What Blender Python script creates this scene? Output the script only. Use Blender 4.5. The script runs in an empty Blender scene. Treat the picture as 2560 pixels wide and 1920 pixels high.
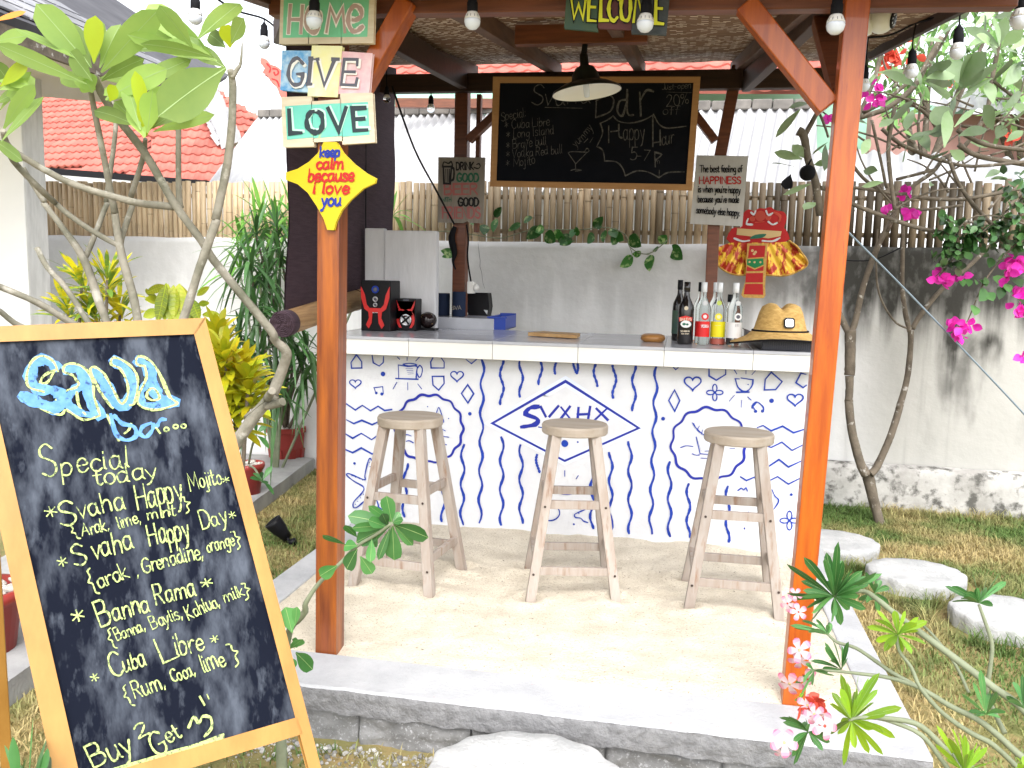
import bpy, math, random
from mathutils import Vector as V, Matrix
S = bpy.context.scene
COL = S.collection
rnd = random.Random(7)
# ------------------------------------------------------------------ camera
FOC, CX, CY = 2145.0, 1280.0, 960.0            # photo is 2560 x 1920
CAM = V((0, 0, 1.6)); YAW = math.radians(11.0)
_p = math.atan((CY - 695.0) / FOC); _r = math.atan(0.022)
_h = V((-math.sin(YAW), math.cos(YAW), 0)); _x = V((math.cos(YAW), math.sin(YAW), 0)); _z = V((0, 0, 1))
FWD = _h * math.cos(_p) - _z * math.sin(_p)
_up = _h * math.sin(_p) + _z * math.cos(_p)
RT = _x * math.cos(_r) + _up * math.sin(_r)
UP = _up * math.cos(_r) - _x * math.sin(_r)
cd = bpy.data.cameras.new("camera"); cam = bpy.data.objects.new("camera", cd); COL.objects.link(cam)
cd.sensor_fit = 'HORIZONTAL'; cd.sensor_width = 36.0; cd.lens = 36.0 * FOC / 2560.0
cd.clip_start = 0.05; cd.clip_end = 500
cam.matrix_world = Matrix(((RT.x, UP.x, -FWD.x, 0), (RT.y, UP.y, -FWD.y, 0), (RT.z, UP.z, -FWD.z, 1.6), (0, 0, 0, 1)))
S.camera = cam
# ------------------------------------------------------------------ light
SUN_EL, SUN_AZ = math.radians(50), math.radians(163)      # azimuth measured from +Y, clockwise
w = bpy.data.worlds.new("World"); S.world = w; w.use_nodes = True
nt = w.node_tree; nt.nodes.clear()
sky = nt.nodes.new('ShaderNodeTexSky'); sky.sky_type = 'NISHITA'; sky.sun_disc = False
sky.sun_elevation = SUN_EL; sky.sun_rotation = SUN_AZ; sky.dust_density = 3.0; sky.air_density = 1.0
hs = nt.nodes.new('ShaderNodeHueSaturation'); hs.inputs['Saturation'].default_value = 0.22
bg = nt.nodes.new('ShaderNodeBackground'); bg.inputs['Strength'].default_value = 0.15
wo = nt.nodes.new('ShaderNodeOutputWorld')
nt.links.new(sky.outputs[0], hs.inputs['Color']); nt.links.new(hs.outputs[0], bg.inputs[0]); nt.links.new(bg.outputs[0], wo.inputs[0])
sl = bpy.data.lights.new("sun", 'SUN'); sl.energy = 0.55; sl.angle = math.radians(60); sl.color = (1.0, 0.96, 0.9)
so = bpy.data.objects.new("sun", sl); COL.objects.link(so); so.location = (0, 0, 20)
_d = V((math.sin(SUN_AZ) * math.cos(SUN_EL), math.cos(SUN_AZ) * math.cos(SUN_EL), math.sin(SUN_EL)))
so.rotation_euler = (-_d).to_track_quat('-Z', 'Y').to_euler()
S.view_settings.view_transform = 'Standard'; S.view_settings.look = 'None'
S.view_settings.exposure = 1.75; S.view_settings.gamma = 1.0
S.cycles.max_bounces = 10; S.cycles.diffuse_bounces = 5; S.cycles.transparent_max_bounces = 12
S.cycles.use_denoising = True
# ------------------------------------------------------------------ pixel -> point on a real surface
def ray(x, y): return FWD + RT * ((x - CX) / FOC) - UP * ((y - CY) / FOC)
def on(x, y, ax, val):
    d = ray(x, y); return CAM + d * ((val - CAM[ax]) / d[ax])
def atX(p, v): return on(p[0], p[1], 0, v)
def atY(p, v): return on(p[0], p[1], 1, v)
def atZ(p, v): return on(p[0], p[1], 2, v)
def atD(p, d): return CAM + ray(p[0], p[1]) * d
def on_plane(p, o, n):
    d = ray(p[0], p[1]); return CAM + d * ((V(o) - CAM).dot(n) / d.dot(n))
CROP = dict(K1=(0, 0), K2=(640, 0), K3=(1200, 0), K4=(1760, 0), K5=(0, 500), K6=(640, 500), K7=(1400, 500), K8=(1760, 500),
            L1=(0, 760), L2=(0, 1320), L3=(640, 1000), L4=(1300, 1000), L5=(1760, 1000), L6=(640, 1320), L7=(1760, 1320), L8=(840, 820))
def k(c, s):
    f = 0.27125 if c == 'L8' else 0.36166
    v = [float(a) for a in s.replace(',', ' ').split()]
    o = CROP[c]
    return [(o[0] + v[i] * f, o[1] + v[i + 1] * f) for i in range(0, len(v), 2)]
# ------------------------------------------------------------------ mesh building
ORG = {}
class MB:
    def __init__(self): self.v = []; self.f = []; self.r = []; self.m = []; self.sm = []
    def face(self, idx, r=0.5, m=0, s=True): self.f.append(idx); self.r.append(r); self.m.append(m); self.sm.append(s)
    def add(self, vs, fs, r=0.5, m=0, s=False):
        b = len(self.v); self.v += [V(a) for a in vs]
        for f in fs: self.face([b + i for i in f], r, m, s)
    def box(self, a, b, r=0.5, m=0):
        x0, y0, z0 = a; x1, y1, z1 = b
        self.add([(x0, y0, z0), (x1, y0, z0), (x1, y1, z0), (x0, y1, z0), (x0, y0, z1), (x1, y0, z1), (x1, y1, z1), (x0, y1, z1)],
                 [(0, 3, 2, 1), (4, 5, 6, 7), (0, 1, 5, 4), (1, 2, 6, 5), (2, 3, 7, 6), (3, 0, 4, 7)], r, m)
    def bar(self, p, q, w, h, up=(0, 0, 1), r=0.5, m=0, w2=None, h2=None):
        p, q = V(p), V(q); d = (q - p).normalized(); s = d.cross(V(up)).normalized(); u = s.cross(d)
        w2 = w if w2 is None else w2; h2 = h if h2 is None else h2
        vs = []
        for c, ww, hh in ((p, w, h), (q, w2, h2)):
            for a, b in ((-1, -1), (1, -1), (1, 1), (-1, 1)): vs.append(c + s * (a * ww / 2) + u * (b * hh / 2))
        self.add(vs, [(3, 2, 1, 0), (4, 5, 6, 7), (0, 1, 5, 4), (1, 2, 6, 5), (2, 3, 7, 6), (3, 0, 4, 7)], r, m)
    def tube(self, pts, rad, n=8, r=0.5, m=0, sub=4, caps=True, knob=0.0):
        pts = [V(p) for p in pts]
        if not isinstance(rad, (list, tuple)): rad = [rad] * len(pts)
        if sub > 1 and len(pts) > 2: pts, rad = smooth(pts, rad, sub)
        ref = V((0.31, 0.2, 0.93)); b = len(self.v); N = len(pts); s = None
        for i, p in enumerate(pts):
            d = (pts[min(i + 1, N - 1)] - pts[max(i - 1, 0)]).normalized()
            if s is None: s = d.cross(ref).normalized()
            s = (s - d * s.dot(d)).normalized(); u = d.cross(s)
            for j in range(n):
                a = 2 * math.pi * j / n; rr = rad[i] * (1 + knob * (rnd.random() - .5))
                self.v.append(p + (s * math.cos(a) + u * math.sin(a)) * rr)
        for i in range(N - 1):
            for j in range(n):
                self.face([b + i * n + j, b + i * n + (j + 1) % n, b + (i + 1) * n + (j + 1) % n, b + (i + 1) * n + j], r, m, True)
        if caps:
            self.face([b + j for j in range(n)][::-1], r, m, False); self.face([b + (N - 1) * n + j for j in range(n)], r, m, False)
    def polybar(self, pts, w, h):
        b = len(self.v)
        for p in pts: self.v += [V((p.x - w / 2, p.y - h / 2, p.z)), V((p.x + w / 2, p.y - h / 2, p.z)), V((p.x + w / 2, p.y + h / 2, p.z)), V((p.x - w / 2, p.y + h / 2, p.z))]
        n = len(pts); self.face([b + 3, b + 2, b + 1, b], .5, 0, False); self.face([b + 4 * n - 4 + i for i in range(4)], .5, 0, False)
        for i in range(n - 1):
            for j in range(4): self.face([b + 4 * i + j, b + 4 * i + (j + 1) % 4, b + 4 * i + 4 + (j + 1) % 4, b + 4 * i + 4 + j], .5, 0, False)
    def lathe(self, c, prof, n=24, axis=(0, 0, 1), r=0.5, m=0, s=True, sx=1.0, caps=True):
        c = V(c); ax = V(axis).normalized(); e = V((1, 0, 0)) if abs(ax.x) < .9 else V((0, 1, 0))
        a1 = (e - ax * e.dot(ax)).normalized(); a2 = ax.cross(a1); b = len(self.v); N = len(prof)
        for rad, h in prof:
            for j in range(n):
                t = 2 * math.pi * j / n; self.v.append(c + ax * h + a1 * (rad * math.cos(t) * sx) + a2 * (rad * math.sin(t)))
        for i in range(N - 1):
            for j in range(n):
                self.face([b + i * n + j, b + i * n + (j + 1) % n, b + (i + 1) * n + (j + 1) % n, b + (i + 1) * n + j], r, m, s)
        if caps and prof[0][0] > 1e-5: self.face([b + j for j in range(n)][::-1], r, m, False)
        if caps and prof[-1][0] > 1e-5: self.face([b + (N - 1) * n + j for j in range(n)], r, m, False)
    def prism(self, pts, off, r=0.5, m=0, ms=None):        # polygon extruded by vector off
        pts = [V(p) for p in pts]; off = V(off); n = len(pts); b = len(self.v)
        self.v += pts; self.v += [p + off for p in pts]
        self.face(list(range(n)), r, m, False); self.face([b2 for b2 in range(2 * n - 1, n - 1, -1)], r, m, False)
        self.f[-2] = [b + i for i in range(n)]; self.f[-1] = [b + i for i in range(2 * n - 1, n - 1, -1)]
        for i in range(n):
            self.face([b + i, b + n + i, b + n + (i + 1) % n, b + (i + 1) % n][::-1], r, m if ms is None else ms, False)
    def leaf(self, base, d, up, L, W, droop=0.25, fold=0.15, n=6, r=0.5, m=0, peak=0.55, pet=0.06, tip=0.0, wave=0.0, rnd_tip=False):
        base = V(base); d = V(d).normalized(); up = V(up); s = d.cross(up)
        if s.length < 1e-4: s = d.cross(V((.3, .5, .8)))
        s.normalize(); u = s.cross(d); b = len(self.v); rows = 0
        for i in range(n + 1):
            t = i / n
            c = base + d * (L * t) + V((0, 0, -1)) * (droop * L * t * t)
            if rnd_tip: wd = W * .5 * (math.sin(math.pi / 2 * t / peak) ** 1.15 if t < peak else math.sqrt(max(0.0, 1 - ((t - peak) / (1 - peak)) ** 2.2)))
            else: wd = W * .5 * (max(0.0, math.sin(math.pi * (t ** (math.log(.5) / math.log(peak))))) ** .75)
            if t < pet + 1e-6: wd = max(wd * .3, W * .04)
            if i == n: wd = W * tip
            zz = u * (fold * wd) + u * (wave * W * math.sin(t * 9 + r * 20))
            self.v += [c + s * wd + zz, c, c - s * wd + zz]
        for i in range(n):
            a = b + i * 3
            self.face([a, a + 1, a + 4, a + 3], r, m, True); self.face([a + 1, a + 2, a + 5, a + 4], r, m, True)
    def ribbon(self, pts, n, w, off, r=0.5, m=0, closed=False, taper=False):
        pts = [V(p) for p in pts]; n = V(n).normalized()
        if closed: pts = pts + [pts[0]]
        N = len(pts); b = len(self.v)
        if N < 2: return
        ph, pf = rnd.random() * 9, rnd.uniform(.5, 1.1); w0 = w
        for i in range(N):
            w = w0 * (1 + .20 * math.sin(ph + i * pf) + .10 * math.sin(ph * 3 + i * 2.3)) if not closed else w0 * (1 + .14 * math.sin(ph + 6.2832 * 3 * i / (N - 1)))
            if closed and i in (0, N - 1): a, c = pts[N - 2], pts[1]
            else: a, c = pts[max(i - 1, 0)], pts[min(i + 1, N - 1)]
            d1 = (pts[i] - a); d2 = (c - pts[i])
            if d1.length < 1e-7: d1 = d2
            if d2.length < 1e-7: d2 = d1
            d1.normalize(); d2.normalize(); t = d1 + d2
            if t.length < .2: t = d2.copy()
            t.normalize(); s = n.cross(t)
            ml = 1.0 / max(.55, t.dot(d2)); ww = w
            p = pts[i].copy()
            if not closed and i == 0: p -= d2 * w * .35; ww *= .7
            if not closed and i == N - 1: p += d1 * w * .35; ww *= (.3 if taper else .7)
            o = n * (off + 2.2e-5 * i)
            self.v += [p + s * (ww * ml / 2) + o, p - s * (ww * ml / 2) + o]
        for i in range(N - 1):
            a = b + i * 2; self.face([a, a + 1, a + 3, a + 2], r, m, False)
    def disc(self, c, n, rad, off, r=0.5, m=0, k_=18, sx=1.0):
        n = V(n).normalized(); e = V((0, 0, 1)); a2 = (e - n * e.dot(n)).normalized(); a1 = a2.cross(n); b = len(self.v)
        for j in range(k_):
            t = 2 * math.pi * j / k_; self.v.append(V(c) + n * off + a1 * (rad * math.cos(t) * sx) + a2 * rad * math.sin(t))
        self.face([b + j for j in range(k_)], r, m, False)
    def build(self, name, mats, parent=None, bevel=0.0):
        if not isinstance(mats, (list, tuple)): mats = [mats]
        me = bpy.data.meshes.new(name); o = bpy.data.objects.new(name, me); COL.objects.link(o)
        org = V((0, 0, 0))
        if parent is not None: o.parent = parent; org = ORG.get(parent.name, V((0, 0, 0)))
        ORG[o.name] = org
        me.from_pydata([tuple(p - org) for p in self.v], [], self.f)
        for m in mats: me.materials.append(m)
        me.polygons.foreach_set('material_index', self.m); me.polygons.foreach_set('use_smooth', self.sm)
        at = me.attributes.new('rnd', 'FLOAT', 'FACE'); at.data.foreach_set('value', self.r)
        me.update()
        if bevel:
            b = o.modifiers.new('bevel', 'BEVEL'); b.width = bevel; b.segments = 2; b.limit_method = 'ANGLE'; b.angle_limit = .7
        return o
def smooth(pts, rad=None, sub=4, closed=False):
    N = len(pts); out = []; ro = []
    if N < 3: return pts, rad
    rng = N if closed else N - 1
    for i in range(rng):
        if closed: a, b, c, d = pts[(i - 1) % N], pts[i], pts[(i + 1) % N], pts[(i + 2) % N]
        else: a, b, c, d = pts[max(i - 1, 0)], pts[i], pts[i + 1], pts[min(i + 2, N - 1)]
        for j in range(sub):
            t = j / sub; t2 = t * t; t3 = t2 * t
            out.append(type(b)((b * 2 + (c - a) * t + (a * 2 - b * 5 + c * 4 - d) * t2 + (b * 3 - a - c * 3 + d) * t3) * .5))
            if rad: ro.append(rad[i] + (rad[(i + 1) % N] - rad[i]) * t)
    if not closed:
        out.append(pts[-1])
        if rad: ro.append(rad[-1])
    return out, ro
def sm2(px, sub=4, closed=False): return [(p.x, p.y) for p in smooth([V((a, b)) for a, b in px], None, sub, closed)[0]]
def thing(name, label, cat, loc=(0, 0, 0), group=None):
    o = bpy.data.objects.new(name, None); COL.objects.link(o); o.location = loc; o.empty_display_size = .1
    o['label'] = label; o['category'] = cat
    if group: o['group'] = group
    ORG[o.name] = V(loc); return o
def tag(o, label=None, cat=None, group=None, kind=None):
    if label: o['label'] = label
    if cat: o['category'] = cat
    if group: o['group'] = group
    if kind: o['kind'] = kind
    return o
def copy_thing(o, loc, rotz=None, label=None):
    r = o.copy(); COL.objects.link(r); r.location = loc
    if rotz is not None: r.rotation_euler = (r.rotation_euler[0], r.rotation_euler[1], rotz)
    if label: r['label'] = label
    for c in o.children:
        d = c.copy(); COL.objects.link(d); d.parent = r
        for g in c.children:
            e = g.copy(); COL.objects.link(e); e.parent = d
    return r
# ------------------------------------------------------------------ materials
def mat(name, col, rough=.6, col2=None, scale=6.0, amt=1.0, stretch=(1, 1, 1), bump=0.0, bscale=None, rnd_amt=0.0, spec=.4, metal=0.0,
        detail=5.0, lo=.35, hi=.65, coat=0.0, trans=0.0, spots=None, rcol=None):
    m = bpy.data.materials.new(name); m.use_nodes = True; t = m.node_tree; N = t.nodes; L = t.links; N.clear()
    out = N.new('ShaderNodeOutputMaterial'); b = N.new('ShaderNodeBsdfPrincipled')
    b.inputs['Roughness'].default_value = rough; b.inputs['Specular IOR Level'].default_value = spec; b.inputs['Metallic'].default_value = metal
    b.inputs['Coat Weight'].default_value = coat
    tc = N.new('ShaderNodeTexCoord'); mp = N.new('ShaderNodeMapping'); mp.inputs['Scale'].default_value = stretch
    L.new(tc.outputs['Object'], mp.inputs['Vector'])
    def noise(sc, dt=detail):
        n = N.new('ShaderNodeTexNoise'); n.inputs['Scale'].default_value = sc; n.inputs['Detail'].default_value = dt
        n.inputs['Roughness'].default_value = .6; L.new(mp.outputs[0], n.inputs['Vector']); return n
    def mixc(fac, a, bb, mode='MIX'):
        x = N.new('ShaderNodeMix'); x.data_type = 'RGBA'; x.blend_type = mode
        for s, q in ((x.inputs[0], fac), (x.inputs[6], a), (x.inputs[7], bb)):
            if hasattr(q, 'links'): L.new(q, s)
            elif isinstance(q, (int, float)): s.default_value = q
            else: s.default_value = (*q, 1) if len(q) == 3 else q
        return x.outputs[2]
    def ramp(src, a, bb):
        r = N.new('ShaderNodeMapRange'); r.inputs[1].default_value = a; r.inputs[2].default_value = bb; L.new(src, r.inputs[0]); return r.outputs[0]
    m['_'] = 0; del m['_']
    base = None
    if col2 is not None:
        fac = ramp(noise(scale).outputs[0], lo, hi)
        if amt != 1.0:
            mm = N.new('ShaderNodeMath'); mm.operation = 'MULTIPLY'; L.new(fac, mm.inputs[0]); mm.inputs[1].default_value = amt; fac = mm.outputs[0]
        base = mixc(fac, col, col2)
    else:
        base = mixc(0.0, col, col)
    if rnd_amt:
        at = N.new('ShaderNodeAttribute'); at.attribute_name = 'rnd'
        if rcol is not None: base = mixc(at.outputs['Fac'], base, rcol) if rnd_amt >= 1 else mixc(ramp(at.outputs['Fac'], 1 - rnd_amt, 1.0), base, rcol)
        else:
            hv = N.new('ShaderNodeHueSaturation'); L.new(base, hv.inputs['Color'])
            r = N.new('ShaderNodeMapRange'); r.inputs[3].default_value = 1 - rnd_amt; r.inputs[4].default_value = 1 + rnd_amt
            L.new(at.outputs['Fac'], r.inputs[0]); L.new(r.outputs[0], hv.inputs['Value']); base = hv.outputs[0]
    if spots:
        sc, a, bb, c3 = spots
        base = mixc(ramp(noise(sc).outputs[0], a, bb), base, c3)
    L.new(base, b.inputs['Base Color'])
    if bump:
        bn = N.new('ShaderNodeBump'); bn.inputs['Strength'].default_value = bump; bn.inputs['Distance'].default_value = .01
        L.new(noise(bscale or scale).outputs[0], bn.inputs['Height']); L.new(bn.outputs[0], b.inputs['Normal'])
    if trans:
        tr = N.new('ShaderNodeBsdfTranslucent'); L.new(base, tr.inputs['Color'])
        mx = N.new('ShaderNodeMixShader'); mx.inputs[0].default_value = trans
        L.new(b.outputs[0], mx.inputs[1]); L.new(tr.outputs[0], mx.inputs[2]); L.new(mx.outputs[0], out.inputs[0])
    else: L.new(b.outputs[0], out.inputs[0])
    m['n'] = 0; del m['n']
    return m
def nodes_of(m): return m.node_tree.nodes, m.node_tree.links
# ------------------------------------------------------------------ one-line lettering (drawn strokes)
GL = {}
def _g(src):
    for ln in src.strip().split('\n'):
        ch, adv, *st = ln.split('|')
        GL[ch.strip() or ' '] = (float(adv), [(s.strip()[0], [float(a) for a in s.strip()[1:].split()]) for s in st])
_g('''A|7|p0 0 3 10 6 0|p1.2 3.6 4.8 3.6
B|6.5|p.3 0 .3 10|c.3 10 4 9.8 4.6 7.6 3.6 5.6 .6 5.2|c.6 5.2 4.6 5 5.4 2.6 4 .3 .3 0
C|6.5|c5.6 8.4 3.6 10 1.2 8.4 .4 5 1.2 1.6 3.6 0 5.8 1.6
D|6.8|p.4 0 .4 10|c.4 10 4 9.4 5.8 5 4 .6 .4 0
E|6|p5 10 .4 10 .4 0 5.2 0|p.4 5.2 4.4 5.2
F|5.6|p5 10 .4 10 .4 0|p.4 5.2 4.2 5.2
G|7|c5.8 8.4 3.6 10 1.2 8.4 .4 5 1.2 1.4 3.8 0 5.8 1.6 5.8 4.4|p3.6 4.4 6 4.4
H|6.8|p.4 0 .4 10|p5.6 0 5.6 10|p.4 5 5.6 5
I|2.6|p1 0 1 10
J|5|c4 10 4 2 2.6 0 .6 1
K|6.2|p.4 0 .4 10|p5.2 10 .6 4.4 5.4 0
L|5.4|p.4 10 .4 0 5 0
M|8.4|p.4 0 1 10 4 2.6 7 10 7.6 0
N|7|p.4 0 .4 10 5.8 0 5.8 10
O|7.4|o3.4 5 3 5
P|6.2|p.4 0 .4 10|c.4 10 4 9.8 5 7.4 3.8 5 .4 4.6
R|6.4|p.4 0 .4 10|c.4 10 4 9.8 4.8 7.4 3.6 5.2 .4 5|p2.4 5 5.2 0
S|6|c5 8.4 3.2 10 1 8.8 1 6.6 3 5.3 5 3.8 5 1.4 3 0 .4 1.4
T|6.2|p0 10 5.8 10|p2.9 10 2.9 0
U|6.8|c.4 10 .4 3.6 1.6 .6 3.2 0 4.8 .6 5.8 3.6 5.8 10
V|6.6|p.2 10 3 0 6 10
W|9|p.2 10 2.2 0 4.2 7 6.2 0 8.4 10
Y|6.4|p.2 10 3 5.2|p5.8 10 2 0
a|5.4|c4 5.4 2.4 6.2 .8 5 .5 2.6 1.4 .2 3 .6 4 2.6|p4 6 4.1 1 4.8 .1
b|5|p.5 10 .5 .2|c.5 3.4 1.6 5.8 3.4 5.6 4.2 3 3.2 .4 1.4 .1 .5 1.6
c|4.6|c4 5 2.6 6.1 1 5 .5 2.8 1.4 .4 3 .1 4.2 1.2
d|5.4|c4 4.6 2.6 6 .9 5 .5 2.6 1.4 .2 3 .6 4 2.6|p4 10 4.1 .6 4.8 .1
e|4.8|c.6 3 4 3.4 3.6 5.4 2.3 6.2 .9 5 .5 2.6 1.4 .3 3 .1 4.3 1.4
f|3.6|c3.6 9.6 2.4 10 1.6 8.4 1.5 4 1.5 0|p.3 5.8 3.2 5.8
g|5.2|c4 5 2.4 6.1 .8 5 .5 3 1.4 .8 3 1.2 4 3|c4 6 4 -1 3.4 -3.6 1.8 -4 .6 -3
h|5.2|p.5 10 .5 0|c.5 3.4 1.8 5.8 3.4 5.8 4 4 4.1 0
i|2.4|p1 6 1 .6 1.6 0|p1 8.2 1 8.8
j|2.8|c1.6 6 1.6 -2 1 -3.8 -.4 -3.4|p1.6 8.2 1.6 8.8
k|4.8|p.5 10 .5 0|p3.8 6 .7 2.6 4.2 0
l|2.4|p1 10 1 .8 1.7 0
m|8|p.5 6 .5 0|c.5 3.6 1.6 5.8 2.8 5.8 3.5 4 3.5 0|c3.5 3.6 4.7 5.8 6 5.8 6.7 4 6.9 0
n|5.2|p.5 6 .5 0|c.5 3.4 1.8 5.8 3.4 5.8 4 4 4.1 0
o|5|o2.3 3 1.9 3
p|5.2|p.5 6 .5 -4|c.5 3.6 1.6 5.9 3.4 5.7 4.2 3 3.2 .4 1.4 .2 .5 1.4
r|3.8|p.5 6 .5 0|c.5 3.2 1.6 5.4 2.6 6 3.6 5.6
s|4.2|c3.6 5 2.2 6.1 .8 5.2 1 3.7 2.8 2.8 3.6 1.4 2.4 0 .4 .8
t|3.6|c1.6 9 1.5 3 1.8 .6 2.8 0 3.5 .8|p.2 6 3.2 6
u|5.2|c.5 6 .5 2.4 1.2 .2 2.6 .2 3.8 2.4|p4 6 4.1 .8 4.8 .1
v|4.8|p.3 6 2.1 0 4.1 6
w|7|p.3 6 1.7 0 3.2 5 4.7 0 6.4 6
y|5|p.4 6 2.3 .6|c4.2 6 3 1.4 1.6 -2.8 .2 -3.8
0|6|o2.8 5 2.4 5
2|5.6|c.6 8 2.2 10 4.4 9 4.4 6.6 2.4 3 .4 .3 2.4 .3 5 0
3|5.4|c.6 9 2.6 10 4.4 8.4 3.4 6 1.8 5.3 4 4.6 4.6 2 2.8 0 .4 1
5|5.4|p4.6 10 1 10 .8 5.6|c.8 5.6 3 6.2 4.8 4 4 .8 2 0 .4 .8
7|5.2|p.3 10 4.6 10 1.8 0
.|2.2|p.9 .2 1.1 .8
,|2.4|p1.2 .8 .5 -1.6
'|2|p1 10 .8 8
-|4|p.5 4 3.2 4
*|5|p2.3 2 2.3 8|p.3 3.4 4.3 6.6|p4.3 3.4 .3 6.6
{|4|c3 10.5 1.7 9.6 1.8 6.6 .5 4.6 1.8 3 1.8 -1 3 -2.4
}|4|c.5 10.5 2 9.6 1.7 6.6 3.2 4.6 1.8 3 1.9 -1 .4 -2.4
:|2.4|p1 .4 1 1.2|p1 4.6 1 5.4
%|7|o1.4 7.8 1.2 2|p5.4 10 .8 0|o5 2 1.2 2''')
GL[' '] = (3.2, [])
def text(mb, s, p0, p1, h, w, surf, m=0, slant=0.0, jit=0.0, w2=None, spread=None):
    adv = sum(GL[c][0] for c in s) or 1
    p0, p1 = V(p0), V(p1); ux = (p1 - p0) / (adv - .6); n = (p1 - p0).normalized(); uy = V((n.y, -n.x)) * (h / 10.0) + ux * slant
    x = 0.0
    for ch in s:
        a, st = GL[ch]; jx, jy = (rnd.random() - .5) * jit, (rnd.random() - .5) * jit; js = 1 + (rnd.random() - .5) * jit * .22; rot = (rnd.random() - .5) * jit * .12
        for kind, c in st:
            if kind == 'o':
                q = [(c[0] + c[2] * math.sin(i * math.pi / 8 - .2), c[1] + c[3] * math.cos(i * math.pi / 8 - .2)) for i in range(17)]
            else:
                q = [(c[i], c[i + 1]) for i in range(0, len(c), 2)]
                if kind == 'c': q = sm2(q, 4)
            px = [p0 + ux * (x + qx + jx + rot * qy) + uy * (qy * js + jy - rot * qx) for qx, qy in q]
            surf.stroke(mb, px, w, m)
        x += a
class Surf:                                        # a flat real surface that strokes are painted on
    def __init__(self, o, n, base=.0015):
        self.o, self.n, self.off = V(o), V(n).normalized(), base
        if self.n.dot(CAM - self.o) < 0: self.n = -self.n
    def P(self, p): return on_plane(p, self.o, self.n)
    def mpp(self, p): return (self.P(p) - CAM).dot(FWD) / FOC
    def nxt(self):
        self.off += 1.6e-5; return self.off
    def stroke(self, mb, px, w, m=0, closed=False, r=None, taper=False):
        pts = [self.P(p) for p in px]
        mb.ribbon(pts, self.n, w * self.mpp(px[0]), self.nxt(), rnd.random() if r is None else r, m, closed, taper)
    def dot(self, mb, p, rad, m=0, sx=1.0): mb.disc(self.P(p), self.n, rad * self.mpp(p), self.nxt(), .5, m, sx=sx)
    def poly(self, mb, px, m=0, r=.5):
        o = self.n * self.nxt(); mb.add([self.P(p) + o for p in px], [list(range(len(px)))], r, m)
# ------------------------------------------------------------------ material list
M = {}
M['soil'] = mat('lawn_soil', (.30, .225, .10), .95, (.15, .16, .05), 2.2, bump=.6, bscale=60, spots=(9, .5, .68, (.30, .21, .09)))
M['grass'] = mat('grass_blades', (.47, .38, .18), .7, (.12, .20, .05), .9, rnd_amt=.35, trans=.3, lo=.44, hi=.57)
M['path'] = mat('path_concrete', (.40, .40, .395), .9, (.28, .28, .28), 5, bump=.3, bscale=60)
M['sand'] = mat('sand', (.69, .625, .51), .95, (.58, .515, .41), 9, bump=1.0, bscale=95, spots=(120, .58, .68, (.27, .20, .13)))
M['slab'] = mat('slab_concrete', (.47, .475, .485), .85, (.36, .365, .38), 5, bump=.5, bscale=70, spots=(26, .69, .76, (.46, .25, .18)))
M['block'] = mat('block_masonry', (.25, .25, .25), .95, (.165, .165, .165), 6, bump=1.0, bscale=24, spots=(90, .56, .66, (.36, .36, .37)))
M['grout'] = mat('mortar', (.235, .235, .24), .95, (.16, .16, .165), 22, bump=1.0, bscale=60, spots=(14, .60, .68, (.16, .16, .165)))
M['stone'] = mat('stepping_stone_concrete', (.50, .50, .495), .9, (.37, .375, .375), 7, bump=.8, bscale=55)
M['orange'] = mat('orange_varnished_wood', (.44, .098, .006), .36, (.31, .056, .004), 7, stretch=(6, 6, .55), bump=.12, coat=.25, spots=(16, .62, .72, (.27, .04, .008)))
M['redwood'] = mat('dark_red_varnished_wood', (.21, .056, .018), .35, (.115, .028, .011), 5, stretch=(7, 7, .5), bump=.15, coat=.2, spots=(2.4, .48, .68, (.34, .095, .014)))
M['beam'] = mat('red_brown_varnished_wood', (.19, .062, .03), .4, (.12, .04, .02), 8, stretch=(.6, 6, 6), bump=.12)
M['dark'] = mat('dark_brown_wood', (.055, .026, .018), .55, (.032, .016, .012), 7, stretch=(.5, 5, 5), bump=.12)
M['rafter'] = mat('rafter_wood', (.14, .075, .05), .6, (.09, .045, .03), 6, stretch=(6, .6, 6), bump=.15)
M['white'] = mat('white_plaster', (.72, .73, .75), .8, (.64, .65, .68), 4, bump=.25, bscale=45)
M['fascia'] = mat('white_ceramic_tile', (.84, .83, .80), .25, (.79, .78, .75), 3, spec=.5)
M['top'] = mat('grey_polished_countertop', (.50, .51, .55), .16, (.42, .43, .47), 5, spec=.5)
M['seam'] = mat('dark_tile_seam', (.22, .22, .24), .7)
M['blue'] = mat('blue_mural_paint', (.003, .045, .40), .55, (.002, .03, .30), 14, bump=0)
M['navy'] = mat('dark_blue_mural_paint', (.008, .018, .28), .55, (.006, .02, .34), 12)
M['haloblue'] = mat('pale_blue_wash', (.66, .73, .87), .8, (.74, .78, .86), 8)
M['stool'] = mat('weathered_stool_wood', (.30, .245, .205), .75, (.37, .33, .295), 5, stretch=(5, 5, .7), bump=.3, rnd_amt=.12, spots=(7, .56, .72, (.24, .145, .095)))
M['seat'] = mat('weathered_seat_wood', (.37, .32, .265), .7, (.30, .25, .195), 4, stretch=(.7, 5, 5), bump=.3, spots=(7, .62, .75, (.36, .27, .19)))
M['nail'] = mat('dark_nail', (.04, .025, .02), .5)
M['ply'] = mat('yellow_pine_frame', (.41, .215, .050), .45, (.33, .16, .032), 4, stretch=(3, 3, .7), bump=.08, coat=.15)
M['bframe'] = mat('tan_wood_frame', (.40, .21, .08), .5, (.33, .165, .06), 7, stretch=(.6, 4, 4))
M['chalk'] = mat('pale_green_chalk', (.44, .54, .19), .95, (.045, .055, .05), 150, lo=.47, hi=.66)
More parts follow.
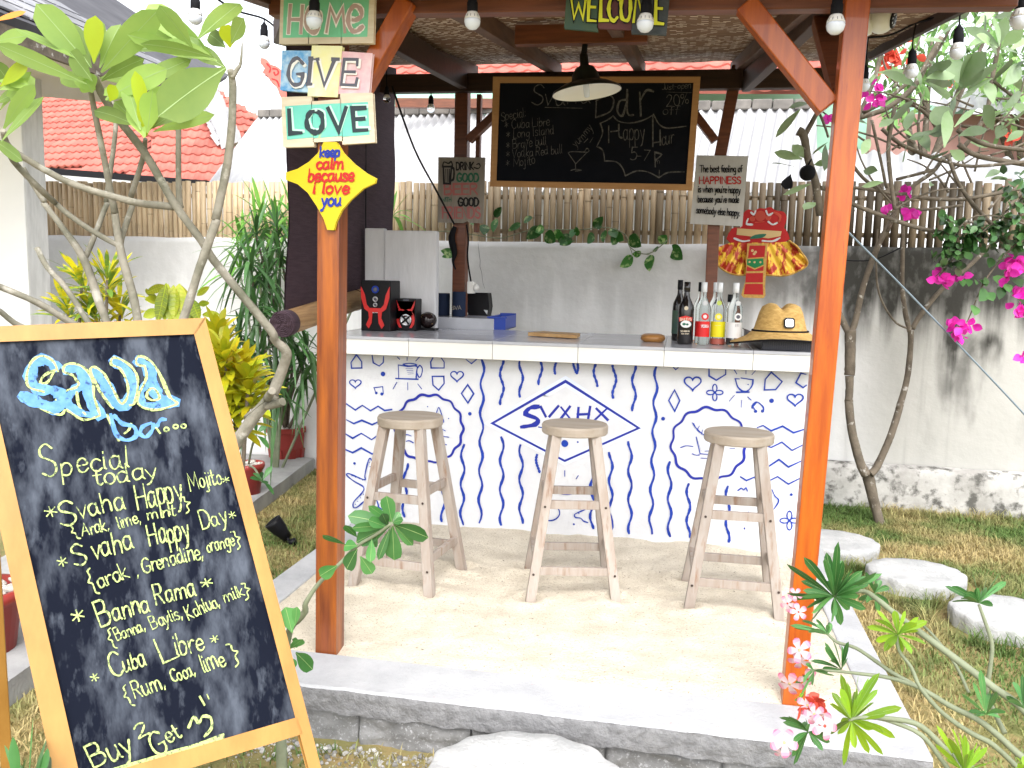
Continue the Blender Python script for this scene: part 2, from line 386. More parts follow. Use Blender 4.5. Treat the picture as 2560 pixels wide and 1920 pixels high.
M['chalkblue'] = mat('blue_chalk', (.075, .20, .44), .95, (.13, .29, .56), 40, spots=(60, .57, .68, (.03, .06, .14)))
M['chalkdim'] = mat('faded_white_chalk', (.10, .097, .093), .95, (.02, .02, .022), 60, lo=.40, hi=.70)
M['black'] = mat('black_plastic', (.006, .006, .008), .45, spec=.2)
M['blackm'] = mat('black_matt', (.010, .010, .013), .8, spec=.15)
M['red'] = mat('red_plastic', (.58, .022, .022), .35)
M['chrome'] = mat('grey_metal', (.55, .55, .57), .3, metal=.8)
M['silver'] = mat('silver_paper', (.62, .63, .65), .4)
M['cream'] = mat('cream_painted_wood', (.68, .60, .47), .7, (.58, .49, .36), 9, stretch=(.6, 1, 6), bump=.15)
M['green'] = mat('mint_sign_paint', (.16, .52, .29), .65, (.20, .58, .36), 12)
M['teal'] = mat('teal_sign_paint', (.13, .52, .44), .65, (.18, .58, .46), 10, spots=(9, .64, .7, (.62, .62, .12)))
M['sblue'] = mat('worn_blue_sign_paint', (.12, .35, .66), .7, (.45, .62, .78), 26, lo=.4, hi=.6)
M['syellow'] = mat('pale_yellow_sign_paint', (.80, .76, .30), .7, (.82, .80, .55), 12)
M['spink'] = mat('pink_sign_paint', (.76, .44, .50), .7, (.80, .60, .62), 20)
M['taupe'] = mat('taupe_letter_paint', (.46, .33, .30), .7)
M['wletter'] = mat('white_letter_paint', (.82, .80, .76), .7)
M['greyl'] = mat('grey_letter_paint', (.11, .11, .14), .7)
M['dletter'] = mat('charcoal_letter_paint', (.02, .035, .045), .6)
M['tealpale'] = mat('pale_teal_outline', (.50, .78, .66), .7)
M['star'] = mat('yellow_star_paint', (.58, .44, .008), .5, (.54, .40, .008), 6)
M['redl'] = mat('red_letter_paint', (.42, .010, .008), .5)
M['bluel'] = mat('blue_letter_paint', (.008, .022, .26), .5)
M['wgreen'] = mat('dark_green_board_paint', (.04, .085, .075), .7, (.06, .10, .06), 14)
M['wmaroon'] = mat('maroon_board_paint', (.09, .03, .035), .7, (.13, .045, .05), 14)
M['wslate'] = mat('slate_board_paint', (.04, .05, .06), .7, (.07, .08, .09), 20)
M['wyellow'] = mat('lime_yellow_letter_paint', (.66, .68, .03), .6)
M['greyw'] = mat('weathered_grey_wood', (.34, .31, .27), .8, (.26, .23, .20), 8, stretch=(5, 1, .7), bump=.2)
M['greywh'] = mat('pale_grey_painted_wood', (.50, .49, .47), .7, (.45, .44, .42), 8, stretch=(4, 1, .7))
M['pinkl'] = mat('dusty_pink_letter_paint', (.46, .15, .15), .7)
M['grl'] = mat('green_letter_paint', (.02, .14, .085), .7)
M['wallp'] = mat('garden_wall_plaster', (.80, .80, .81), .9, (.73, .735, .74), 1.6, bump=.5, bscale=14)
M['pier'] = mat('pier_plaster', (.60, .60, .62), .9, (.70, .70, .72), 3, stretch=(3, 3, .6), bump=.3, bscale=20)
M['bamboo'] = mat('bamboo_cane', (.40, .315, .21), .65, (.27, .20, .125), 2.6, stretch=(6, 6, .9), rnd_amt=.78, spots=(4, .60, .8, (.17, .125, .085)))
M['blind'] = mat('dark_plum_blind_cloth', (.042, .023, .034), .85, (.065, .038, .052), 8, stretch=(1, 1, 14), bump=.35, bscale=22)
M['slats'] = mat('blind_bamboo_slats', (.42, .26, .12), .6, (.28, .16, .07), 5, stretch=(14, .6, 14), bump=.4, bscale=9)
M['terra'] = mat('terracotta_tile', (.50, .15, .115), .75, (.41, .115, .09), 3, rnd_amt=.16)
M['zinc'] = mat('white_corrugated_sheet', (.44, .44, .45), .7, (.38, .38, .39), 2)
M['ridge'] = mat('grey_ridge_tile', (.24, .22, .20), .9, (.14, .13, .12), 5, bump=.4, bscale=20, rnd_amt=.2)
M['mint'] = mat('mint_green_render', (.33, .60, .45), .9, (.38, .64, .50), 2)
M['pinkwall'] = mat('pink_render', (.52, .30, .27), .9, (.46, .26, .24), 3)
M['bwall'] = mat('building_white_wall', (.84, .85, .86), .9, (.79, .80, .82), 2)
M['bcol'] = mat('weathered_column', (.52, .52, .51), .9, (.72, .72, .71), 5, stretch=(3, 3, .5), bump=.2)
M['slate'] = mat('grey_shingles', (.06, .06, .07), .9, (.10, .10, .11), 2, bump=.2)
M['soffit'] = mat('cream_soffit', (.62, .58, .52), .8)
M['bark'] = mat('plumeria_bark', (.26, .24, .195), .85, (.115, .115, .08), 9, bump=.7, bscale=34, lo=.42, hi=.68, spots=(16, .58, .68, (.40, .38, .33)))
M['barkd'] = mat('brown_bark', (.17, .14, .105), .9, (.095, .078, .058), 12, bump=.6, bscale=34, spots=(20, .60, .68, (.40, .38, .34)))
M['barkg'] = mat('desert_rose_stem', (.22, .245, .16), .75, (.15, .17, .105), 14, bump=.25)
M['leafp'] = mat('plumeria_leaf', (.33, .47, .11), .42, (.27, .42, .10), 7, rnd_amt=.40, trans=.55)
M['leafy'] = mat('young_yellow_leaf', (.42, .50, .02), .4, (.44, .56, .03), 7, rnd_amt=.25, trans=.5)
M['leafr'] = mat('grey_green_leaf', (.20, .31, .13), .5, (.27, .36, .21), 5, rnd_amt=.55, trans=.25)
M['leafa'] = mat('desert_rose_leaf', (.055, .185, .045), .32, (.10, .26, .08), 8, rnd_amt=.45, trans=.35)
M['leaflime'] = mat('lime_leaf', (.30, .46, .02), .4, (.22, .42, .04), 8, rnd_amt=.4, trans=.45)
M['vein'] = mat('pale_leaf_vein', (.36, .50, .20), .5, trans=.3)
M['croton'] = mat('yellow_croton_leaf', (.62, .54, .015), .4, (.15, .27, .04), 12, rnd_amt=.3, trans=.35, lo=.44, hi=.56)
M['oleander'] = mat('dark_narrow_leaf', (.04, .115, .032), .38, (.075, .17, .05), 5, rnd_amt=.5, trans=.22)
M['palm'] = mat('bright_palm_leaf', (.12, .32, .05), .4, (.2, .42, .08), 5, rnd_amt=.4, trans=.35)
M['vine'] = mat('variegated_vine_leaf', (.03, .125, .02), .35, (.30, .42, .16), 24, rnd_amt=.5, trans=.2, lo=.52, hi=.64)
M['bgl'] = mat('background_leaf', (.10, .24, .06), .5, (.26, .42, .14), 1.5, rnd_amt=.55, trans=.4)
M['magenta'] = mat('magenta_bract', (.68, .012, .36), .5, (.74, .05, .46), 20, rnd_amt=.3, trans=.4)
M['coral'] = mat('coral_red_petal', (.66, .09, .055), .5, rnd_amt=.3, trans=.35)
M['petal'] = mat('pink_white_petal', (.66, .44, .50), .5, (.68, .56, .59), 30, trans=.3, rnd_amt=1, rcol=(.66, .13, .28))
M['rub'] = mat('mortar_crumbs', (.40, .39, .37), .9, (.26, .25, .23), 9, rnd_amt=.5)
M['pale'] = mat('white_pebble', (.58, .55, .50), .7, (.40, .37, .33), 9, rnd_amt=.4)
M['pot'] = mat('dark_red_plastic_pot', (.30, .035, .027), .45, (.24, .028, .022), 6)
M['globe'] = mat('bulb_globe', (.72, .78, .90), .25)
M['camw'] = mat('white_camera_plastic', (.80, .82, .84), .35)
M['collar'] = mat('bulb_collar', (.72, .72, .72), .4)
M['lampin'] = mat('white_enamel', (.80, .80, .78), .3)
M['lampout'] = mat('dark_green_enamel', (.012, .018, .016), .35)
M['tray'] = mat('black_tray', (.014, .015, .024), .45)
M['straw'] = mat('straw', (.66, .43, .15), .8, (.48, .29, .085), 30, stretch=(1, 1, 2.4), bump=.7, bscale=75)
M['gold'] = mat('gold_brocade', (.82, .50, .04), .32, (.42, .03, .012), 15, metal=.15, stretch=(1.6, 1, .8), lo=.46, hi=.54, spots=(34, .60, .66, (.30, .13, .01)))
M['redcloth'] = mat('red_cloth', (.42, .012, .012), .7, (.46, .012, .014), 12)
M['goldtrim'] = mat('gold_trim', (.62, .36, .07), .45, (.45, .24, .05), 60)
M['tan'] = mat('tan_cloth', (.60, .43, .21), .8)
M['emerald'] = mat('green_felt', (.01, .20, .06), .7)
M['woodlt'] = mat('light_chopping_wood', (.52, .33, .15), .6, (.42, .24, .095), 6, stretch=(.8, 6, 6))
M['ash'] = mat('polished_round_wood', (.42, .20, .055), .3, (.26, .11, .025), 9, stretch=(1, 1, 6))
M['navyp'] = mat('navy_foam', (.010, .022, .06), .8)
M['cobalt'] = mat('cobalt_plastic', (.012, .05, .36), .4)
M['wire'] = mat('grey_blue_wire', (.20, .26, .31), .6)
M['wine'] = mat('dark_glass', (.010, .008, .008), .12, spec=.6)
M['lred'] = mat('red_label', (.70, .02, .02), .5)
M['lyel'] = mat('yellow_label', (.84, .74, .01), .5)
M['lwhite'] = mat('white_label', (.80, .80, .80), .5)
M['cap'] = mat('silver_cap', (.72, .74, .76), .35)
M['pinkliq'] = mat('pink_dregs', (.42, .10, .07), .3)
M['yl'] = mat('lime_seal', (.50, .62, .12), .5)
g = bpy.data.materials.new('clear_glass'); g.use_nodes = True; N_, L_ = nodes_of(g); N_['Principled BSDF'].inputs['Transmission Weight'].default_value = 1.0
N_['Principled BSDF'].inputs['Roughness'].default_value = .02; N_['Principled BSDF'].inputs['IOR'].default_value = 1.2; N_['Principled BSDF'].inputs['Base Color'].default_value = (.90, .95, .95, 1)
M['glass'] = g
# chalkboard: slate with smeared chalk dust
def board_mat(name, base, dust, amt, st):
    m = mat(name, base, .85, dust, 2.6, amt, st, spots=(7, .56, .86, tuple(d * 1.2 for d in dust)), bump=.05, spec=.12, lo=.45, hi=.68)
    return m
M['board'] = board_mat('smeared_chalkboard', (.004, .006, .014), (.085, .098, .125), .9, (5.5, 5.5, .7))
M['board2'] = mat('dark_chalkboard', (.004, .005, .008), .9, (.007, .008, .012), 4, spec=.08)
# woven mat ceiling: pale straw slivers over dark weave, painting in light at its gaps
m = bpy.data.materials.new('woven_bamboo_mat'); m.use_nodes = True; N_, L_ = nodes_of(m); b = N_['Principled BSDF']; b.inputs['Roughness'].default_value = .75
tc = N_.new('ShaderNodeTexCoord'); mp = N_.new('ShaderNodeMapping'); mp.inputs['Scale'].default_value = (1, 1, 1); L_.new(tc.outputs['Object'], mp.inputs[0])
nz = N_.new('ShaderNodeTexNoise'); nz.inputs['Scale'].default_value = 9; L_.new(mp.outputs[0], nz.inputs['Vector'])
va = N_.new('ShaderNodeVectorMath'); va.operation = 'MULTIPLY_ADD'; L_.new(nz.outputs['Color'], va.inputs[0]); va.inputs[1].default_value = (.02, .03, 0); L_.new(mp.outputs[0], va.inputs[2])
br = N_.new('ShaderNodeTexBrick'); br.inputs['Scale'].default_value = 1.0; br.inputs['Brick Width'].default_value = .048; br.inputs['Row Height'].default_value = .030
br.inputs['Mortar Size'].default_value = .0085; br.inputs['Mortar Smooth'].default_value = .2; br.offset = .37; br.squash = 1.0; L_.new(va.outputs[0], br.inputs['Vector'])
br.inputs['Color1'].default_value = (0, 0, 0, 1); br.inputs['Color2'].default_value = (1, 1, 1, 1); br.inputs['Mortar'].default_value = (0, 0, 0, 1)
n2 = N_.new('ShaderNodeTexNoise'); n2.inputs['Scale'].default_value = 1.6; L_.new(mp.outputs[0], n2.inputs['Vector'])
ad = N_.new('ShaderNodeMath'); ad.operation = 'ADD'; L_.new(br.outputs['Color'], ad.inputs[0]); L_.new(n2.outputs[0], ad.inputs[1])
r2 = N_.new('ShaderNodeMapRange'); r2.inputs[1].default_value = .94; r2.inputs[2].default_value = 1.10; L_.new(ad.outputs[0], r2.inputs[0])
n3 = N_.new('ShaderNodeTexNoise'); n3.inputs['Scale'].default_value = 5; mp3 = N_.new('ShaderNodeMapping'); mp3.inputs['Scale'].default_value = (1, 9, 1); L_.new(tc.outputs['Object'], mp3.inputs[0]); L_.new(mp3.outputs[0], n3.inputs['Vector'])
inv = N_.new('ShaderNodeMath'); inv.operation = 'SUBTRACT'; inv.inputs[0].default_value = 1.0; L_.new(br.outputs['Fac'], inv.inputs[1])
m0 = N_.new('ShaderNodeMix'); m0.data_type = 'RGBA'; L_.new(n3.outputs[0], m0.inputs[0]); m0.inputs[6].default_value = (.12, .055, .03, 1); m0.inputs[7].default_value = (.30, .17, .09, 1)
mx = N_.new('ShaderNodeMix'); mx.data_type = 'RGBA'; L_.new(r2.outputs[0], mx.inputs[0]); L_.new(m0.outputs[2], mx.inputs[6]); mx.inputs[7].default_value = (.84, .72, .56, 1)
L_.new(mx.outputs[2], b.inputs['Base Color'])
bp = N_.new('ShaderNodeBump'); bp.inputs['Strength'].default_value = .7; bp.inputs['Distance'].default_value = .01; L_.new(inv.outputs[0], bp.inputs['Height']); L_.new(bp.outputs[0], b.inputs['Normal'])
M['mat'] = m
# garden wall: black algae under the coping and drips, heavier towards +X (weathering), plus shade painted over its +X end
m = M['wallp']; N_, L_ = nodes_of(m); b = [n for n in N_ if n.type == 'BSDF_PRINCIPLED'][0]; src = b.inputs['Base Color'].links[0].from_socket
tc = N_.new('ShaderNodeTexCoord'); sx = N_.new('ShaderNodeSeparateXYZ'); L_.new(tc.outputs['Object'], sx.inputs[0])
def mr(sock, a, c, lo=0.0, hi=1.0):
    r = N_.new('ShaderNodeMapRange'); r.interpolation_type = 'SMOOTHSTEP'
    for i, q in ((1, a), (2, c), (3, lo), (4, hi)): r.inputs[i].default_value = q
    L_.new(sock, r.inputs[0]); return r.outputs[0]
def ma(op, a, c):
    x = N_.new('ShaderNodeMath'); x.operation = op
    for i, q in ((0, a), (1, c)):
        if hasattr(q, 'links'): L_.new(q, x.inputs[i])
        else: x.inputs[i].default_value = q
    return x.outputs[0]
def nz_(sc, st, det=5):
    mp = N_.new('ShaderNodeMapping'); mp.inputs['Scale'].default_value = st; L_.new(tc.outputs['Object'], mp.inputs[0])
    n = N_.new('ShaderNodeTexNoise'); n.inputs['Scale'].default_value = sc; n.inputs['Detail'].default_value = det; L_.new(mp.outputs[0], n.inputs['Vector']); return n.outputs[0]
drip = nz_(1.0, (7, 7, .5)); fine = nz_(14, (1, 1, .6))
topz = mr(sx.outputs['Z'], .95, 1.92); right = mr(sx.outputs['X'], .1, 1.2, .22, 1.0)
st = ma('MULTIPLY', ma('MULTIPLY', mr(ma('ADD', ma('MULTIPLY', drip, .8), ma('MULTIPLY', topz, .55)), .46, .78), right), mr(fine, .2, .6, .7, 1.0))
low = ma('MULTIPLY', ma('MULTIPLY', mr(nz_(1.1, (3.0, 3.0, .8)), .40, .58), mr(sx.outputs['X'], 1.3, 2.3)), ma('MULTIPLY', mr(sx.outputs['Z'], 1.35, 1.22), mr(sx.outputs['Z'], .25, .9, .25, 1.0)))
low = ma('MULTIPLY', low, mr(fine, .2, .6, .5, 1.0))
mx = N_.new('ShaderNodeMix'); mx.data_type = 'RGBA'; L_.new(ma('MINIMUM', ma('ADD', st, ma('MULTIPLY', low, .9)), .96), mx.inputs[0]); L_.new(src, mx.inputs[6]); mx.inputs[7].default_value = (.030, .029, .024, 1)
wm = N_.new('ShaderNodeMix'); wm.data_type = 'RGBA'; wm.blend_type = 'MULTIPLY'; L_.new(mr(sx.outputs['X'], .9, 1.6, 0, 1), wm.inputs[0]); L_.new(mx.outputs[2], wm.inputs[6]); wm.inputs[7].default_value = (.55, .54, .50, 1)  # grey multiply puts the tree shade into the right-hand plaster colour
L_.new(wm.outputs[2], b.inputs['Base Color'])
M['plinth'] = mat('stained_plinth', (.50, .49, .465), .95, (.30, .29, .27), 4, bump=.5, bscale=25, spots=(12, .50, .64, (.10, .097, .088)))

# ------------------------------------------------------------------ ground
def ground_z(x, y): return 0.0
mb = MB(); mb.box((-60, -20, -.3), (60, 120, 0.0)); tag(mb.build('ground', M['soil']), kind='structure')
PH = .10
pe = [atZ((785, 1145), PH), atZ((40, 1690), PH)]; pe[1] = pe[1] + (pe[1] - pe[0]) * .3
for q_ in pe: q_.z = 0
mb = MB(); L = []
for i in range(13):
    t = i / 12; c = pe[0].lerp(pe[1], t) + V((rnd.uniform(-.006, .006), 0, 0)); L.append(c)
fs = [(c, c + V((-.9, 0, 0))) for c in L]
for i in range(12):
    a, c = fs[i], fs[i + 1]; z = V((0, 0, PH))
    mb.add([a[0] + z, a[1] + z, c[1] + z, c[0] + z], [(0, 1, 2, 3)]); mb.add([a[0], a[0] + z, c[0] + z, c[0]], [(0, 1, 2, 3)])
tag(mb.build('path', M['path']), kind='structure')
# sand bed: soft dunes between the kerbs
mb = MB(); nx, ny = 150, 110; x0, x1, y0, y1 = -1.70, .72, 2.82, 4.62
from mathutils import noise as mn
def sand_z(x, y):
    n = mn.noise(V((x * 2.2, y * 2.2, 3))) * .022 + mn.noise(V((x * 6, y * 6, 1))) * .011 + mn.noise(V((x * 17, y * 17, 5))) * .005
    e = min(1.0, min(x - x0, x1 - x, (y - y0) * 1.2) / .14)
    z = .186 + (n + .01) * e
    z -= .035 * max(0, min(1, (x - .25) / .5)) * max(0, min(1, (y - 3.7) / .7))
    for fx, fy in STF:
        d = math.hypot(x - fx, y - fy); z += .014 * math.exp(-((d - .07) / .035) ** 2) - .012 * math.exp(-(d / .05) ** 2)
    return z
ST = [((-1.20, 3.74), -.12), ((-.45, 3.84), .20), ((.275, 3.85), .02)]
STF = []
for (sx_, sy_), a in ST:
    for ux, uy in ((-1, -1), (1, -1), (1, 1), (-1, 1)):
        u, v = ux * .195, uy * .2; STF.append((sx_ + u * math.cos(a) - v * math.sin(a), sy_ + u * math.sin(a) + v * math.cos(a)))
for j in range(ny + 1):
    for i in range(nx + 1):
        x = x0 + (x1 - x0) * i / nx; y = y0 + (y1 - y0) * j / ny; mb.v.append(V((x, y, sand_z(x, y))))
for j in range(ny):
    for i in range(nx): a = j * (nx + 1) + i; mb.face([a, a + 1, a + nx + 2, a + nx + 1])
tag(mb.build('sand', M['sand']), kind='structure')
# ------------------------------------------------------------------ concrete platform
pf = thing('concrete_platform', 'low pale concrete platform with rough block sides that the bar and its sand stand in', 'platform', (-.5, 3.7, 0))
mb = MB(); zt = .2; N = 60
def edge(x, y): return V((x, y, 0))
kx0, kx1, ky0 = -1.79, .80, 2.615
def jitter_strip(mb, p, q, inward, wdt, n):
    # top slab strip with a slightly wavering outer edge
    prev = None
    for i in range(n + 1):
        t = i / n; c = p.lerp(q, t); j = mn.noise(c * 9) * .006
        a = c - inward * (j + .004 + mn.noise(c * 23) * .004); d = c + inward * wdt
        row = [a + V((0, 0, .118)), a + V((0, 0, zt - .008)), a + inward * .008 + V((0, 0, zt)), d + V((0, 0, zt))]
        b = len(mb.v); mb.v += row
        if prev is not None:
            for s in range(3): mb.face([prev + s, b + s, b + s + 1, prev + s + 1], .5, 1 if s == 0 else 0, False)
        prev = b
jitter_strip(mb, V((kx0, ky0, 0)), V((kx1, ky0, 0)), V((0, 1, 0)), .24, 110)
b0 = len(mb.v); n_ = 200
for j in range(7):
    for i in range(n_ + 1):
        x = kx0 + (kx1 - kx0) * i / n_; zl = .112 + mn.noise(V((x * 12, 5, 0))) * .012; z = zl + (.193 - zl) * j / 6
        mb.v.append(V((x, ky0 - .009 + mn.noise(V((x * 15, z * 30, 2))) * .006 + mn.noise(V((x * 45, z * 60, 2))) * .004 + (.006 if j == 6 else 0), z)))
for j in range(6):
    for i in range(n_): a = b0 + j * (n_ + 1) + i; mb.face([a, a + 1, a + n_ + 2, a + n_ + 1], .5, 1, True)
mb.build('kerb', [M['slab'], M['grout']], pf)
for nm, xa, xb in (('kerb', kx0, kx0 + .15), ('kerb', kx1 - .13, kx1)):
    mb = MB(); mb.box((xa, ky0 + .2405, .05), (xb, 5.6, zt - .003)); mb.build(nm, M['slab'], pf, .006)
mb = MB(); rows = 3
for row in range(1):                                # one rough course of blocks under the kerb
    x = kx0 - .1
    while x < kx1:
        l = rnd.uniform(.36, .46); xa, xb = max(x + .003, kx0 + .01), min(x + l - .003, kx1 - .012)
        if xb - xa > .05:
            n = 40; z0_, z1_ = -.02, .110
            b = len(mb.v); dz = rnd.uniform(-.006, .006); dy = rnd.uniform(-.004, .008)
            for jz in range(11):
                for i in range(n + 1):
                    px_ = xa + (xb - xa) * i / n; pz = z0_ + (z1_ + dz + mn.noise(V((px_ * 13, 3, 1))) * .012 - z0_) * jz / 10
                    mb.v.append(V((px_, ky0 + .016 + dy + mn.noise(V((px_ * 9, pz * 22, row))) * .016 + mn.noise(V((px_ * 36, pz * 50, row))) * .008 + (.012 if jz == 10 or i in (0, n) else 0), pz)))
            for jz in range(10):
                for i in range(n): a = b + jz * (n + 1) + i; mb.face([a, a + 1, a + n + 2, a + n + 1], .5, 0, True)
        x += l
mb.box((kx0 + .02, ky0 + .04, -.05), (kx1 - .02, ky0 + .2, .115)); mb.box((kx1 - .10, ky0 + .1, -.02), (kx1 - .012, 5.5, .10)); mb.box((kx0 + .012, ky0 + .1, -.02), (kx0 + .1, 5.5, .10))
mb.build('block_footing', M['block'], pf)
# ------------------------------------------------------------------ bar counter
bc = thing('bar_counter', 'white plastered bar counter painted with blue doodles under a grey tiled top', 'bar counter', (-.6, 4.6, .15))
PX0, PX1, PY = -1.93, .665, 4.60
mb = MB(); n1, n2 = 60, 24; b0 = 0
for j in range(n2 + 1):
    for i in range(n1 + 1):
        x = PX0 + (PX1 - PX0) * i / n1; z = .08 + 1.083 * j / n2
        mb.v.append(V((x, PY + mn.noise(V((x * 5, z * 5, 0))) * .0012, z)))
for j in range(n2):
    for i in range(n1): a = j * (n1 + 1) + i; mb.face([a, a + 1, a + n1 + 2, a + n1 + 1])
mb.box((PX0, PY + .004, .08), (PX1, 4.72, 1.162)); mb.build('front_panel', M['white'], bc)
mb = MB(); seams = [k('K6', '1055 950')[0], k('K6', '1635 980')[0], k('K7', '125 1005')[0], k('K7', '722 1020')[0], k('K7', '1338 1040')[0]]
xs = [PX0 - .04] + [atY(s, 4.45).x for s in seams] + [PX1 + .03]
for i in range(len(xs) - 1): mb.box((xs[i] + .0012, 4.45, 1.166), (xs[i + 1] - .0012, 4.462, 1.248))
mb.build('tile_fascia', M['fascia'], bc, .0015)
mb = MB(); mb.box((PX0 - .035, 4.464, 1.163), (PX1 + .026, 5.43, 1.245)); mb.build('counter_slab', M['seam'], bc)
mb = MB()
for i in range(len(xs) - 1):
    for ya, yb in ((4.444, 4.93), (4.932, 5.43)): mb.box((xs[i] + .0008, ya, 1.2485), (xs[i + 1] - .0008, yb, 1.265))
mb.build('countertop', M['top'], bc, .002)
mb = MB(); mb.box((-2.0, 5.434, 1.0), (-1.185, 5.95, 1.335)); mb.build('back_shelf', M['top'], bc, .004)
# mural, painted on the front panel
F = Surf((0, PY, .6), (0, -1, 0), .003)
mu = MB(); B_, NV, HB = 0, 1, 2
def L8(s): return k('L8', s)
def hrt(c, w, h):
    q = []
    for i in range(30):
        t = i / 30 * 2 * math.pi; q.append((c[0] + w / 2 * (math.sin(t) ** 3), c[1] - h / 2 * (13 * math.cos(t) - 5 * math.cos(2 * t) - 2 * math.cos(3 * t) - math.cos(4 * t)) / 15.5))
    return q
def cl(q, w=3.4, m=0): F.stroke(mu, q, w, m, True)
def op(q, w=3.4, m=0): F.stroke(mu, q, w, m)
halo = L8('1440 878 2115 490'); dia = [(1231, 1058), (1414, 953), (1597, 1070), (1412, 1152)]
F.stroke(mu, dia, 22, HB, True)
F.poly(mu, dia, 3)
F.stroke(mu, dia, 6.2, NV, True)
cl(L8('145 370 240 368 238 310 190 245 140 318')); op(L8('335 255 345 320 400 350 437 318 440 262'))
for q in ('568 268 588 288', '657 272 657 298', '770 268 738 302', '562 500 528 560', '662 503 663 570', '755 515 790 560'): op(L8(q), 2.6)
op(L8('575 340 580 465')); op(sm2(L8('575 340 660 352 745 350 745 400 740 465'), 3)); op(L8('553 465 755 472'), 4.6)
cl(sm2(L8('620 335 680 325 745 338 690 350'), 4, True), 2.6); op(sm2(L8('750 372 775 345 798 380 785 440 765 452 752 420')), 2.8)
for q in ('645 375 710 375', '655 392 712 392', '660 408 715 405', '665 425 715 420'): op(L8(q), 1.4)
op(L8('895 275 874 312 878 368 998 368 998 312 970 274')); cl(L8('888 445 995 445 998 510 948 572 895 525'))
cl(hrt(L8('1117 440')[0], 32, 28)); cl(hrt(L8('180 510')[0], 29, 23), 3); op(L8('1200 290 1250 328 1295 290'))
F.dot(mu, L8('435 423')[0], 6); F.dot(mu, L8('1235 790')[0], 4.6)
op(L8('370 600 352 550 432 540 438 605'), 3); F.dot(mu, L8('373 598')[0], 3.6); F.dot(mu, L8('424 608')[0], 4)
for q in ('100 700 180 755 245 712 320 762 390 720 450 760 515 750', '98 845 165 880 240 850 335 890 400 860', '90 975 155 1015 235 970 330 1028 410 972', '90 1120 155 1148 235 1105 335 1160 400 1125'): op(L8(q), 4)
def scal(c, r, n, am, ph=0.0, ell=1.0):
    q = []
    for i in range(n * 10):
        t = i / (n * 10) * 2 * math.pi; rr = r + am * math.cos(n * t + ph); q.append((c[0] + rr * math.cos(t) * ell, c[1] + rr * math.sin(t)))
    F.stroke(mu, q, 6, NV, True)
scal((1073, 1071), 84, 14, 2.6); scal((1772, 1110), 90, 12, 3.2, 1.0, 1.03)
cl(L8('1215 522 1270 605 1217 690 1157 603'), 3.8)
def wave(x, ya, yb, x2=None, w=5.2, am=4.5):
    x2 = x if x2 is None else x2; q = []
    for i in range(41):
        t = i / 40; y = ya + (yb - ya) * t; q.append((x + (x2 - x) * t + am * math.sin(y / 11.5 + x * .7), y))
    F.stroke(mu, q, w * 1.18, B_)
for a in ((1207, 898, 1306, 1200), (1255, 901, 1011), (1255, 1093, 1311, 1254), (1303, 904, 991), (1303, 1113, 1307), (1351, 906, 961), (1345, 1137, 1181), (1391, 907, 935), (1438, 908, 930), (1441, 909, 934),
          (1489, 911, 965), (1536, 913, 994), (1585, 915, 1026), (1641, 917, 1333, 1626), (1527, 1132, 1327), (1575, 1105, 1333), (1674, 1155, 1340), (1721, 1210, 1342), (1819, 1215, 1354), (1158, 1112, 1311, 1155),
          (1112, 1163, 1302, 1107), (1016, 1159, 1291, 1010), (1480, 1170, 1320)): wave(*a)
for q in ('125 45 70 55 40 95 120 130 105 168 10 186', ): op(sm2(k('L4', q)), 11, NV)
for q in ('145 48 178 112', '265 42 205 112', '280 132 345 46', '285 50 350 132', '405 55 398 140', '485 48 470 140', '400 100 478 96', '520 135 605 55', '530 60 605 135'): op(k('L4', q), 8, NV)
F.dot(mu, k('L4', '310 300')[0], 9); F.dot(mu, k('L4', '400 290')[0], 2.4); op(sm2(k('L4', '288 232 318 242 348 230')), 3.4); op(sm2(k('L4', '405 228 412 250 428 248')), 3); op(k('L4', '130 186 165 192'), 3.4)
cl(hrt(k('K7', '917 1262')[0], 42, 36), 3.8); op(k('K7', '1030 1168 1030 1215 1080 1245 1145 1205 1145 1172'), 3.8)
def flower(c, r):
    for a in range(4):
        t = a * math.pi / 2; q = []
        for i in range(12):
            s = i / 12 * 2 * math.pi; u = r * .55 + r * .48 * math.cos(s); v_ = r * .27 * math.sin(s); q.append((c[0] + u * math.cos(t) - v_ * math.sin(t), c[1] + u * math.sin(t) + v_ * math.cos(t)))
        cl(q, 3)
flower(k('K7', '1070 1330')[0], 20); flower(k('L4', '1862 832')[0], 23)
for q in ('1205 1175 1222 1202', '1285 1180 1285 1202', '1350 1180 1326 1207', '1205 1350 1170 1390', '1256 1384 1252 1432', '1298 1360 1320 1382'): op(k('K7', q), 2.8)
op(k('K7', '1210 1235 1238 1236')); op(k('K7', '1252 1230 1333 1242')); op(sm2(k('K7', '1213 1240 1228 1290 1262 1320 1300 1316 1328 1280 1334 1242')), 3.6); op(k('K7', '1222 1328 1305 1327'), 5)
F.dot(mu, k('K7', '1300 1275')[0], 1.6); F.dot(mu, k('K7', '1462 1387')[0], 5.6); F.dot(mu, k('K7', '713 1511')[0], 4.8)
cl(k('K7', '1460 1190 1535 1255 1490 1310 1412 1312 1418 1240')); op(k('K7', '1700 1205 1665 1196 1630 1262 1680 1296 1702 1280')); cl(hrt(k('K7', '1625 1376')[0], 40, 32), 3.8)
op(sm2(k('K7', '1328 1440 1330 1420 1360 1395 1400 1425 1408 1452')), 3.4); F.dot(mu, k('K7', '1352 1460')[0], 4); F.dot(mu, k('K7', '1400 1458')[0], 4); op(k('K7', '1360 1398 1332 1428 1352 1458'), 3)
cl(k('K7', '792 1312 828 1385 793 1460 752 1385'), 3.8); op(k('K7', '785 1158 800 1172 818 1158'))
